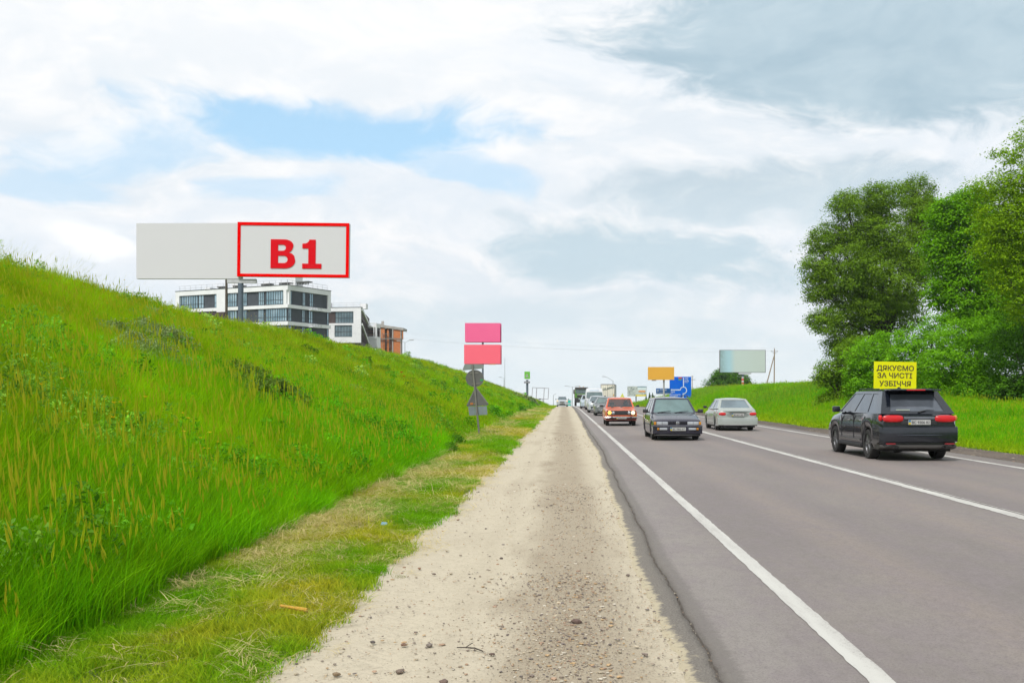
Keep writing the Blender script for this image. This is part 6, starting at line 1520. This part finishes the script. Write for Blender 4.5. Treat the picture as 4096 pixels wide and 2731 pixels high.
# ================================================================ grass (nobody could count it)
M_BLADE = leafmat('grass_blade', .42, instancer=True)
M_HEAD = leafmat('grass_seed_head', .35, col=(0.30, 0.38, 0.010), col2=(0.46, 0.46, 0.03))
M_STRAW = leafmat('dry_straw', .25, col=(0.40, 0.32, 0.12), col2=(0.66, 0.57, 0.28))
M_YEL = leafmat('yellow_petal', .3, col=(0.55, 0.38, 0.01), col2=(0.7, 0.5, 0.02))
def src(name, geo, mats):
    v, f, s, mi = geo
    return bpy.data.objects.new(name, raw_mesh(name, v, f, mats, s, mi))
def scatter(name, P, rz, sc, tint, sources, label=None, tilt=None):
    n = len(P)
    me = bpy.data.meshes.new(name); me.vertices.add(n); me.vertices.foreach_set('co', np.asarray(P, np.float32).ravel())
    rot = np.zeros((n, 3), np.float32); rot[:, 2] = rz
    if tilt is not None: rot[:, :2] = tilt
    for nm, ty, key, arr in (('rot', 'FLOAT_VECTOR', 'vector', rot), ('scl', 'FLOAT_VECTOR', 'vector', np.asarray(sc, np.float32)), ('tint', 'FLOAT_COLOR', 'color', np.concatenate([tint, np.ones((n, 1))], 1).astype(np.float32))):
        a = me.attributes.new(nm, ty, 'POINT'); a.data.foreach_set(key, arr.ravel())
    o = link(name, me)
    ng = bpy.data.node_groups.new(name, 'GeometryNodeTree')
    ng.interface.new_socket('Geometry', in_out='INPUT', socket_type='NodeSocketGeometry'); ng.interface.new_socket('Geometry', in_out='OUTPUT', socket_type='NodeSocketGeometry')
    N = ng.nodes; gi = N.new('NodeGroupInput'); go = N.new('NodeGroupOutput'); ip = N.new('GeometryNodeInstanceOnPoints'); ip.inputs['Pick Instance'].default_value = True
    ng.links.new(gi.outputs[0], ip.inputs['Points']); ng.links.new(ip.outputs[0], go.inputs[0])
    for nm, s in (('rot', 'Rotation'), ('scl', 'Scale')):
        a = N.new('GeometryNodeInputNamedAttribute'); a.data_type = 'FLOAT_VECTOR'; a.inputs[0].default_value = nm
        ng.links.new(a.outputs[0], ip.inputs[s])
    jn = N.new('GeometryNodeJoinGeometry')
    for so in sources:
        oi = N.new('GeometryNodeObjectInfo'); oi.inputs['Object'].default_value = so; oi.inputs['As Instance'].default_value = False
        gt = N.new('GeometryNodeGeometryToInstance'); ng.links.new(oi.outputs['Geometry'], gt.inputs[0]); ng.links.new(gt.outputs[0], jn.inputs[0])
    ng.links.new(jn.outputs[0], ip.inputs['Instance'])
    rv = N.new('FunctionNodeRandomValue'); rv.data_type = 'INT'; rv.inputs['Min'].default_value = 0 if 'Min' in rv.inputs else 0
    for s in rv.inputs:
        if s.enabled and s.name == 'Max' : s.default_value = len(sources) - 1
        if s.enabled and s.name == 'Min' : s.default_value = 0
    ng.links.new([q for q in rv.outputs if q.enabled][0], ip.inputs['Instance Index'])
    md = o.modifiers.new('scatter', 'NODES'); md.node_group = ng
    return tag(o, label, kind='stuff')
def cells(x0, x1, y0, y1, dens):
    n = int((x1 - x0) * (y1 - y0) * dens)
    return np.stack([rng.uniform(x0, x1, n), rng.uniform(y0, y1, n)], 1)
def ntex(x, y, s, k=0): return wob(np.asarray(x) + 13 * k, np.asarray(y) - 7 * k, s)
def tint_left(x, y, kind=0):
    s = np.clip((-x - 3.3) / 12.7, 0, 1)
    em = np.array([0.095, 0.410, 0.003]); br = np.array([0.195, 0.455, 0.002]); ol = np.array([0.310, 0.410, 0.004]); dk = np.array([0.080, 0.270, 0.004]); bn = np.array([0.38, 0.34, 0.020])
    a = np.clip(.40 - 1.15 * s - .35 * ntex(x, y, .8) + .25, 0, 1)[:, None] * np.clip(1.2 - (y / 60), .35, 1)[:, None]
    t = br * (1 - a) + em * a
    o = np.clip(ntex(x, y, .55, 1) * .8 + .12 + .55 * s, 0, 1)[:, None] * .8; t = t * (1 - o) + ol * o
    d = np.clip(ntex(x, y, .9, 2) * 1.3 - .25, 0, .9)[:, None]; t = t * (1 - d) + dk * d
    b = np.clip(ntex(x, y, 1.4, 3) * 1.3 - .55, 0, 1)[:, None] * .6; t = t * (1 - b) + bn * b
    t = t * (1 + .30 * ntex(x, y, 2.6, 27))[:, None]
    return t * rng.uniform(.72, 1.25, (len(x), 1)) * rng.uniform(.88, 1.12, (len(x), 3))
def in_left(P, mg=1.6):
    x, y = P[:, 0], P[:, 1]
    Xc = np.interp(y, [0, 184, 250, 330, 450], [16, 16, 14, 12, 8])
    ed = -3.24 - .25 * np.exp(-((y - 36) / 5) ** 2) + .22 * ntex(x * 0, y, 1.3, 5) + .10 * ntex(x * 0, y, 4.0, 6)
    return (x < ed) & (x > -.575 * y - mg) & (x > -Xc - 2.6)
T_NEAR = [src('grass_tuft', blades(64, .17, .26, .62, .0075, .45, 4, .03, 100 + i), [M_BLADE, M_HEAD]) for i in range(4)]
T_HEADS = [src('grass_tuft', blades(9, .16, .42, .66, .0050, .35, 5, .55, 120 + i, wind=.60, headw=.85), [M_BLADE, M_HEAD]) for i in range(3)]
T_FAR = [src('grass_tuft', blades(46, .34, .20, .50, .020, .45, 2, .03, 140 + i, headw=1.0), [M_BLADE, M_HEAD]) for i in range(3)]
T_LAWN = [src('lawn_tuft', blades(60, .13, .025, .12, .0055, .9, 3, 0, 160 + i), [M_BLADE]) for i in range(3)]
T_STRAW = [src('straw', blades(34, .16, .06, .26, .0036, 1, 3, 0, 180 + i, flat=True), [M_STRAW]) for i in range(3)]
def scl(n, a, b, hz=1.0):
    s = rng.uniform(a, b, (n, 1)) * np.ones((1, 3)); s[:, 2] *= hz * rng.uniform(.8, 1.25, n); return s
Ps, Ss = [], []
for (y0, y1, dens, a, b) in ((4.2, 9, 75, .85, 1.15), (9, 16, 55, .9, 1.2), (16, 30, 30, 1.0, 1.4)):
    P = cells(-.575 * y1 - 2, -3, y0, y1, dens); P = P[in_left(P)]
    if y0 < 5: P = P[P[:, 0] > -.575 * P[:, 1] - 2.6]
    Ps.append(P); s_ = scl(len(P), a, b)
    toe = np.clip((-P[:, 0] - 3.2) / .7, 0, 1); s_[:, 2] *= (.55 + .45 * toe); Ss.append(s_)
P = np.concatenate(Ps); S_ = np.concatenate(Ss)
S_[:, 2] *= (1 + .25 * ntex(P[:, 0], P[:, 1], 1.2, 8)) * np.interp(-P[:, 0], [3, 9, 16], [1, .9, .65]) * (1 + .28 * ntex(P[:, 0], P[:, 1], 3.1, 28))
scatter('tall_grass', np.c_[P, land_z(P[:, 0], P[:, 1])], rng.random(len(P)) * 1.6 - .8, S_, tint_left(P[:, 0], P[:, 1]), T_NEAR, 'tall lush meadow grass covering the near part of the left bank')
P = cells(-20, -3, 4.5, 34, 2.2); P = P[in_left(P)]; P = P[ntex(P[:, 0], P[:, 1], .8, 9) > -.25 + .5 * (P[:, 0] > -4.2)]
tt = tint_left(P[:, 0], P[:, 1]) * np.array([1.5, 1.05, 1.5])
scatter('flowering_grass', np.c_[P, land_z(P[:, 0], P[:, 1])], rng.random(len(P)) * 1.2 - .6, scl(len(P), .8, 1.15), tt, T_HEADS, 'taller grass stalks with pale seed heads above the meadow')
Ps, Ss = [], []
for (y0, y1, dens, a, b) in ((30, 60, 15, 1.0, 1.4), (60, 120, 5.5, 1.2, 1.9), (120, 200, 2.6, 1.5, 2.4), (200, 430, 1.1, 1.8, 3.0)):
    P = cells(-20, -3, y0, y1, dens); P = P[in_left(P, 4)]; Ps.append(P); s_ = scl(len(P), a, b); s_[:, 2] *= .85 if y1 < 70 else .55; s_[:, 2] *= np.clip((-P[:, 0] - 2.9) / 2.2, .25, 1); Ss.append(s_)
P = np.concatenate(Ps); S_ = np.concatenate(Ss)
tf = tint_left(P[:, 0], P[:, 1])
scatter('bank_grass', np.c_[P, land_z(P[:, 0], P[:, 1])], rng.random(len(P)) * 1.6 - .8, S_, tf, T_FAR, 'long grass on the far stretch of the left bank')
# the strip mown along the gravel, with its cuttings
def in_verge(P):
    x, y = P[:, 0], P[:, 1]
    e = np.interp(y, YR, GL); n = ntex(x, y, 3.5, 11) * .12 + ntex(x, y, 9, 12) * .08
    return (x < e + .05 + n) & (x > -3.75)
Ps, Ss = [], []
for (y0, y1, dens, a, b) in ((4.6, 12, 170, .8, 1.25), (12, 25, 80, 1.0, 1.6), (25, 60, 26, 1.6, 2.4), (60, 200, 6, 2.6, 4.2)):
    P = cells(-3.8, -1.2, y0, y1, dens); P = P[in_verge(P)]; Ps.append(P); Ss.append(scl(len(P), a, b, .9 if y0 < 30 else .6))
P = np.concatenate(Ps); S_ = np.concatenate(Ss)
dry = np.clip(ntex(P[:, 0] * 2.2, P[:, 1] * .7, 1.9, 14) * 1.9 + .34 + ntex(P[:, 0], P[:, 1], 7, 19) * .5, 0, 1)[:, None]
keep = rng.random(len(P)) > dry[:, 0] * .55; P = P[keep]; S_ = S_[keep]; dry = dry[keep]
t = np.array([0.150, 0.370, 0.006]) * (1 - dry) + np.array([0.42, 0.42, 0.035]) * dry
scatter('mown_grass', np.c_[P, land_z(P[:, 0], P[:, 1]) + .0], rng.random(len(P)) * 6.28, S_, t * rng.uniform(.75, 1.2, (len(P), 1)), T_LAWN, 'short mown grass between the gravel shoulder and the bank')
Ps, Ss = [], []
for (y0, y1, dens, a, b) in ((4.6, 14, 260, .7, 1.4), (14, 35, 100, 1.1, 2.0), (35, 110, 14, 2.0, 3.6)):
    P = cells(-3.7, -1.4, y0, y1, dens)
    sw = np.exp(-((P[:, 0] + 3.15 + .16 * ntex(P[:, 0] * 0, P[:, 1], .9, 15)) / .20) ** 2) * 1.0 + np.exp(-((P[:, 0] + 2.55 + .2 * ntex(P[:, 0] * 0, P[:, 1], 1.1, 16)) / .14) ** 2) * .55
    sw = sw + .5 * np.exp(-((P[:, 0] + 1.78) / .12) ** 2) * (ntex(P[:, 0] * 0, P[:, 1], 1.7, 18) > .1)
    sw = sw + .12; sw *= np.clip(ntex(P[:, 0], P[:, 1], 1.6, 17) * 1.6 + .55, .06, 1)
    P = P[rng.random(len(P)) < sw]; Ps.append(P); Ss.append(scl(len(P), a, b))
P = np.concatenate(Ps); S_ = np.concatenate(Ss)
scatter('grass_clippings', np.c_[P, land_z(P[:, 0], P[:, 1]) + .035], rng.random(len(P)) * 6.28, S_, np.ones((len(P), 3)) * .3, T_STRAW, 'dry straw coloured cuttings lying in swaths on the mown strip', tilt=rng.normal(0, .18, (len(P), 2)))
# stray tufts creeping onto the sand
P = cells(-1.75, -1.15, 4.8, 20, 22); e = np.interp(P[:, 1], YR, GL); P = P[(rng.random(len(P)) < np.exp(-np.clip(P[:, 0] - e, 0, 1) / .10)) & (ntex(P[:, 0], P[:, 1], 2.2, 21) > .0)]
scatter('stray_grass', np.c_[P, road_z(P[:, 1]) - .004], rng.random(len(P)) * 6.28, scl(len(P), .35, .75, .7), np.array([0.17, 0.21, 0.015]) * rng.uniform(.7, 1.2, (len(P), 1)), T_LAWN, 'stray grass tufts creeping onto the edge of the sand')
# right hand bank
Ps, Ss = [], []
for (y0, y1, dens, a, b) in ((16, 40, 16, .8, 1.2), (40, 80, 10, 1.1, 1.6), (80, 140, 4.0, 1.5, 2.2), (140, 360, 1.6, 1.9, 3.0)):
    P = cells(12.1, 32, y0, y1, dens); P = P[(P[:, 0] < .48 * P[:, 1] + 4) & (P[:, 0] > 12.35 + .2 * ntex(P[:, 0], P[:, 1], 2, 3))]
    Ps.append(P); s_ = scl(len(P), a, b, .8 if y0 < 80 else .55); s_[:, 2] *= np.clip((P[:, 0] - 11.9) / 1.6, .22, 1); Ss.append(s_)
P = np.concatenate(Ps); S_ = np.concatenate(Ss)
q = np.clip(ntex(P[:, 0], P[:, 1], .7, 4) * .6 + .35, 0, 1)[:, None]; w = np.clip(ntex(P[:, 0], P[:, 1], .5, 6) - .05 + (P[:, 1:2].ravel() > 110) * .45, 0, 1)[:, None]
e = np.clip((13.6 - P[:, 0:1]) / 1.2, 0, 1)
t = np.array([0.120, 0.390, 0.004]) * (1 - q) + np.array([0.230, 0.450, 0.004]) * q
t = t * (1 - w * .7) + np.array([0.18, 0.29, 0.06]) * w * .7; t = t * (1 - e * .6) + np.array([0.36, 0.42, 0.012]) * e * .6
scatter('bank_grass', np.c_[P, land_z(P[:, 0], P[:, 1])], rng.random(len(P)) * 1.6 - .8, S_, t * rng.uniform(.8, 1.2, (len(P), 1)), T_FAR, 'bright green grass covering the right bank and its foot')

# leafy weeds breaking up the grass
def weed(seed, h, w, n, leaf, asp):
    r = np.random.default_rng(seed); t = r.random(n); a = r.random(n) * 6.283; q = w * np.sqrt(r.random(n)) * (1 - .5 * t)
    P = np.stack([q * np.cos(a), q * np.sin(a), h * (.25 + .75 * t)], 1)
    v, f = leaves_geo(P, leaf, r, .5, asp)
    return v, f, np.repeat(r.random(n), 4), [0] * n
T_WEED = [src('weed', weed(700 + i, .55, .24, 150, .055, .5), [M_BLADE]) for i in range(3)] + [src('weed', weed(710, .75, .16, 130, .05, .22), [M_BLADE])]
T_WEEDF = [src('weed', weed(720 + i, .60, .45, 130, .11, .55), [M_BLADE]) for i in range(3)]
for nm, y0, y1, dens, a, b, S_W in (('meadow_weeds', 5, 32, 15.0, .6, 1.25, T_WEED), ('distant_weeds', 32, 170, .55, .6, 1.15, T_WEEDF)):
    P = cells(-19, -3.5, y0, y1, dens); P = P[in_left(P)]
    k = ntex(P[:, 0], P[:, 1], 1.1, 33) + .5 * ntex(P[:, 0], P[:, 1], 3.3, 34); P = P[k > rng.uniform(-.25, .35, len(P))]
    g = np.clip(ntex(P[:, 0], P[:, 1], .8, 35) + .2 + .5 * (-P[:, 0] - 8) / 8, 0, 1)[:, None]
    t = np.array([0.075, 0.260, 0.008]) * (1 - g) + np.array([0.20, 0.30, 0.07]) * g
    t = t * rng.choice([.85, 1.15, 1.6], (len(P), 1)) * 1.15
    scatter(nm, np.c_[P, land_z(P[:, 0], P[:, 1])], rng.random(len(P)) * 6.28, scl(len(P), a, b), t, S_W, 'leafy weeds and herbs growing in patches among the bank grass')

# tiny yellow flowers through the meadow
def flower_tuft(seed):
    r = np.random.default_rng(seed); V, Fc, S, MI = [], [], [], []
    for i in range(5):
        x, y = r.normal(0, .12, 2); z = .45 + .3 * r.random(); q = .012 + .010 * r.random()
        o = len(V); V += [(x - .002, y, 0), (x + .002, y, 0), (x + .002, y, z), (x - .002, y, z)]; Fc.append((o, o + 1, o + 2, o + 3)); MI.append(0); S += [.5] * 4
        for k in range(4):
            a = k * 1.57 + r.random(); o = len(V)
            V += [(x, y, z), (x + q * math.cos(a), y + q * math.sin(a), z + .008), (x + 1.3 * q * math.cos(a + .7), y + 1.3 * q * math.sin(a + .7), z + .012), (x + q * math.cos(a + 1.4), y + q * math.sin(a + 1.4), z + .008)]
            Fc.append((o, o + 1, o + 2, o + 3)); MI.append(1); S += [r.random()] * 4
    return np.array(V), np.array(Fc), np.array(S), MI
TF = [src('yellow_flower', flower_tuft(300 + i), [M_BLADE, M_YEL]) for i in range(2)]
P = cells(-18, -3.6, 7, 60, 1.6); P = P[in_left(P)]; P = P[ntex(P[:, 0], P[:, 1], .6, 31) > .22]
scatter('yellow_wildflowers', np.c_[P, land_z(P[:, 0], P[:, 1])], rng.random(len(P)) * 6.28, scl(len(P), .9, 1.5), np.ones((len(P), 3)) * np.array([.12, .25, .01]), TF, 'tiny yellow wildflowers dotted through the bank meadow')

# ---- countable flowers
M_WHT = leafmat('white_petal', .3, col=(0.50, 0.55, 0.42), col2=(0.62, 0.66, 0.55)); M_GST = leafmat('green_stem', .2, col=(0.08, 0.2, 0.01))
um = [(643, 971), (655, 974), (667, 974), (671, 984), (660, 1006), (640, 1010), (652, 1003), (678, 1009), (652, 1020), (666, 1026), (680, 1030), (650, 1036), (692, 1046), (688, 1016)]
first = None
UL = ['leftmost of the highest row', 'middle of the highest row', 'right end of the highest row', 'alone just below the highest row', 'at the top of the middle group', 'leftmost of the middle group', 'between leftmost and largest of the middle group', 'far right above the lowest clump', 'left side of the lower clump', 'centre of the lower clump', 'right side of the lower clump', 'low and left under the lower clump', 'lowest and farthest right of all', 'small one right of the middle group']
for i, (px, py) in enumerate(um):
    x, d, z = bank_point(px, py + 26)
    zt = bz(py, d)
    lab = 'white cow parsley umbel, ' + UL[i]
    if first is None:
        T = Thing('cow_parsley', lab, 'wildflower', (x, d, z), 'white umbel flowers on the bank')
        mb = MB(); mb.tube([(x, d, z), (x, d, zt - .03)], [.006, .004], 5)
        r = random.Random(3); hd = MB()
        for k in range(14):
            a = r.random() * 6.28; q = .07 * math.sqrt(r.random()); c = (x + q * math.cos(a), d + q * math.sin(a), zt + .01 - q * .25)
            mb.tube([(x, d, zt - .05), c], .0015, 3, caps=False)
            for s_ in range(5):
                e = (c[0] + r.gauss(0, .008), c[1] + r.gauss(0, .008), c[2] + .004)
                hd.add([(e[0] - .008, e[1], e[2]), (e[0], e[1] - .008, e[2] + .003), (e[0] + .008, e[1], e[2]), (e[0], e[1] + .008, e[2] + .003)], [(0, 1, 2, 3)])
        T.part('stem', mb, M_GST, fix=False); T.part('flower_head', hd, M_WHT, fix=False)
        first = T.e; h0 = zt - z
    else:
        c = copy_thing(first, (x, d, z), label=lab); c.scale = (1, 1, max(.5, (zt - z) / h0)); c.scale.x = c.scale.y = random.uniform(.7, 1.3)
        c.rotation_euler.z = random.random() * 6
M_RED = leafmat('poppy_petal', .3, col=(0.55, 0.015, 0.008), col2=(0.7, 0.03, 0.01))
for px, py, lab in ((922, 856, 'red poppy higher up on the bank'), (928, 865, 'red poppy lower down on the bank')):
    x, d, z = bank_point(px, py + 6)
    zt = bz(py, d); T = Thing('poppy', lab, 'flower', (x, d, z), 'red poppies on the bank')
    mb = MB(); mb.tube([(x, d, z), (x, d, zt)], .012, 4); T.part('stem', mb, M_GST)
    hd = MB()
    for k in range(5):
        a = k * 1.257; hd.add([(x, d, zt), (x + .09 * math.cos(a), d + .09 * math.sin(a), zt + .06), (x + .11 * math.cos(a + .6), d + .11 * math.sin(a + .6), zt + .09), (x + .09 * math.cos(a + 1.2), d + .09 * math.sin(a + 1.2), zt + .06)], [(0, 1, 2, 3)])
    T.part('petals', hd, M_RED, fix=False)

# ---- pebbles and stones on the shoulder
M_PEB = bpy.data.materials.new('pebble'); M_PEB.use_nodes = True
_nt = M_PEB.node_tree; _b = _nt.nodes['Principled BSDF']; _b.inputs['Roughness'].default_value = .9
_a = _nt.nodes.new('ShaderNodeAttribute'); _a.attribute_name = 'tint'; _a.attribute_type = 'INSTANCER'; _nt.links.new(_a.outputs['Color'], _b.inputs['Base Color'])
def stone_mesh(name, m, seed, sub=1):
    bm = bmesh.new(); bmesh.ops.create_icosphere(bm, subdivisions=sub, radius=1.0); r = random.Random(seed)
    for v in bm.verts: v.co *= r.uniform(.72, 1.18); v.co.z *= .55
    me = bpy.data.meshes.new(name); bm.to_mesh(me); bm.free(); me.materials.append(m)
    me.polygons.foreach_set('use_smooth', [sub > 1] * len(me.polygons)); return me
PB = [bpy.data.objects.new('pebble', stone_mesh('pebble', M_PEB, 400 + i)) for i in range(4)]
P = np.concatenate([cells(-1.6, 1.05, 4.6, 9, 5200), cells(-1.6, 1.1, 9, 18, 1500), cells(-1.6, 1.2, 18, 40, 150)])
e = np.interp(P[:, 1], YR, GL)
dn = .07 + .60 * np.exp(-((P[:, 0] + .02 + .3 * ntex(P[:, 0], P[:, 1], .8, 41)) / .38) ** 2) + .16 * np.clip(ntex(P[:, 0], P[:, 1], 2.0, 42), 0, 1) + .2 * np.exp(-((P[:, 0] - .75) / .15) ** 2)
P = P[(P[:, 0] > e + .03) & (rng.random(len(P)) < dn * .6)]
sz = .0014 + rng.exponential(.0019, len(P)); sz = np.clip(sz, .0014, .014) * (1 + P[:, 1] / 35)
cols = 1.15 * np.array([[.20, .16, .12], [.14, .11, .09], [.33, .28, .20], [.27, .18, .12], [.12, .10, .09], [.40, .36, .29], [.31, .21, .11]])
scatter('pebbles', np.c_[P, road_z(P[:, 1]) + .004], rng.random(len(P)) * 6.28, np.c_[sz * rng.uniform(.8, 1.9, len(P)), sz, sz * rng.uniform(.6, 1.1, len(P))], cols[rng.integers(0, 7, len(P))] * rng.uniform(.8, 1.2, (len(P), 1)), PB, 'small pebbles and grit strewn over the sandy shoulder')
P = np.concatenate([cells(10.5, 12.1, 18, 45, 30)])
sz = .012 + rng.exponential(.008, len(P))
scatter('pebbles', np.c_[P, road_z(P[:, 1]) + .012], rng.random(len(P)) * 6.28, np.c_[sz * 1.3, sz, sz * .8], cols[rng.integers(0, 5, len(P))] * .7, PB, 'dark loose gravel on the far shoulder of the road')
stones = [(2305, 2492, .062, .16, .105, .085, 'large rounded brown stone in the grey gravel lane'), (1775, 2735, .05, .20, .14, .11, 'reddish stone at the bottom edge left of centre'),
          (1490, 2572, .03, .12, .10, .09, 'small dark stone alone on the sand near the grass edge'), (1615, 2582, .034, .26, .16, .11, 'flat orange brown stone left of the twig'),
          (1718, 2585, .040, .24, .20, .17, 'pale grey brown stone between orange stone and twig'), (1968, 2620, .028, .15, .10, .08, 'dark brown stone right of the twig'),
          (2005, 2235, .034, .13, .10, .09, 'brown stone farther up beside the darker gravel lane'), (1345, 2702, .040, .28, .20, .12, 'brown stone at the bottom beside the mown grass'),
          (1600, 2690, .045, .25, .19, .15, 'pale stone in the flat pile near the bottom edge'), (1678, 2276, .03, .30, .17, .10, 'small orange stone far up on the pale sand'), (1736, 2298, .03, .22, .17, .14, 'small pinkish stone right of the orange one')]
for i, (p4, q4, s, r_, g_, b_, lab) in enumerate(stones):
    px, py = p4 / 1.7415, q4 / 1.7415; d = EYE * F_ / (py - CY_); x = bx(px, d)
    me = stone_mesh('stone', mat('stone_%d' % i, (r_, g_, b_), .9, scale=20, bump=.6), 500 + i, 2)
    o = link('stone', me); s *= .55; o.location = (x, d, s * .30 + .004); o.scale = (s * 1.15, s * .9, s); o.rotation_euler = (0, 0, i * 1.3)
    tag(o, lab, 'stone', 'loose stones on the shoulder')
px, py = 1880 / 1.7415, 2600 / 1.7415; d = EYE * F_ / (py - CY_); x = bx(px, d)
mb = MB(); mb.tube([(x - .085, d + .03, .012), (x - .03, d + .012, .016), (x + .03, d - .01, .018), (x + .085, d - .055, .010)], [.0035, .004, .0045, .004], 6); mb.tube([(x - .03, d + .012, .016), (x + .005, d + .06, .03), (x + .012, d + .085, .028)], [.003, .0028, .002], 5)
one('twig', mb, mat('dark_twig', (.05, .038, .03), .9), 'dark forked twig lying on the sandy shoulder', 'twig', loc=(x, d, .01))
px, py = 1175 / 1.7415, 2465 / 1.7415; d = EYE * F_ / (py - CY_) - .05; x = bx(px, d)
mb = MB(); pts = [(x - .11 + .22 * t, d + .05 - .10 * t, .080 - .012 * t) for t in np.linspace(0, 1, 40)]
mb.tube(pts, [.008 + .0045 * abs(math.sin(k * .9)) + (.004 if k > 22 else 0) for k in range(40)], 8)
one('dry_stalk', mb, mat('orange_stalk', (.46, .26, .03), .8, scale=60), 'knobbly orange brown stalk lying in the mown grass', 'stalk', loc=(x, d, .07), smooth=True)
px, py = 1532 / 1.7415, 2114 / 1.7415; d = EYE * F_ / (py - CY_); x = bx(px, d)
mb = MB(); mb.add([(x - .03, d, .05), (x + .03, d - .01, .045), (x + .035, d + .03, .075), (x - .02, d + .03, .08)], [(0, 1, 2, 3)]); mb.add([(x + .02, d, .05), (x + .05, d + .01, .05), (x + .04, d + .03, .08)], [(0, 1, 2)])
one('plastic_scrap', mb, mat('blue_plastic', (.14, .26, .33), .6), 'small light blue scrap of plastic in the mown grass', 'litter', loc=(x, d, .05))

# ================================================================ haze
def haze():
    m = bpy.data.materials.new('haze'); m.use_nodes = True; nt = m.node_tree; nt.nodes.clear()
    o = nt.nodes.new('ShaderNodeOutputMaterial'); v = nt.nodes.new('ShaderNodeVolumePrincipled'); nt.links.new(v.outputs[0], o.inputs['Volume'])
    v.inputs['Color'].default_value = (.90, .95, 1.0, 1); v.inputs['Density'].default_value = 0.00022; v.inputs['Anisotropy'].default_value = 0.5
    mb = MB(); mb.box(-170, 170, -30, 560, -16, 60)
    tag(link('haze', mb.mesh('haze', m)), kind='stuff')
haze()
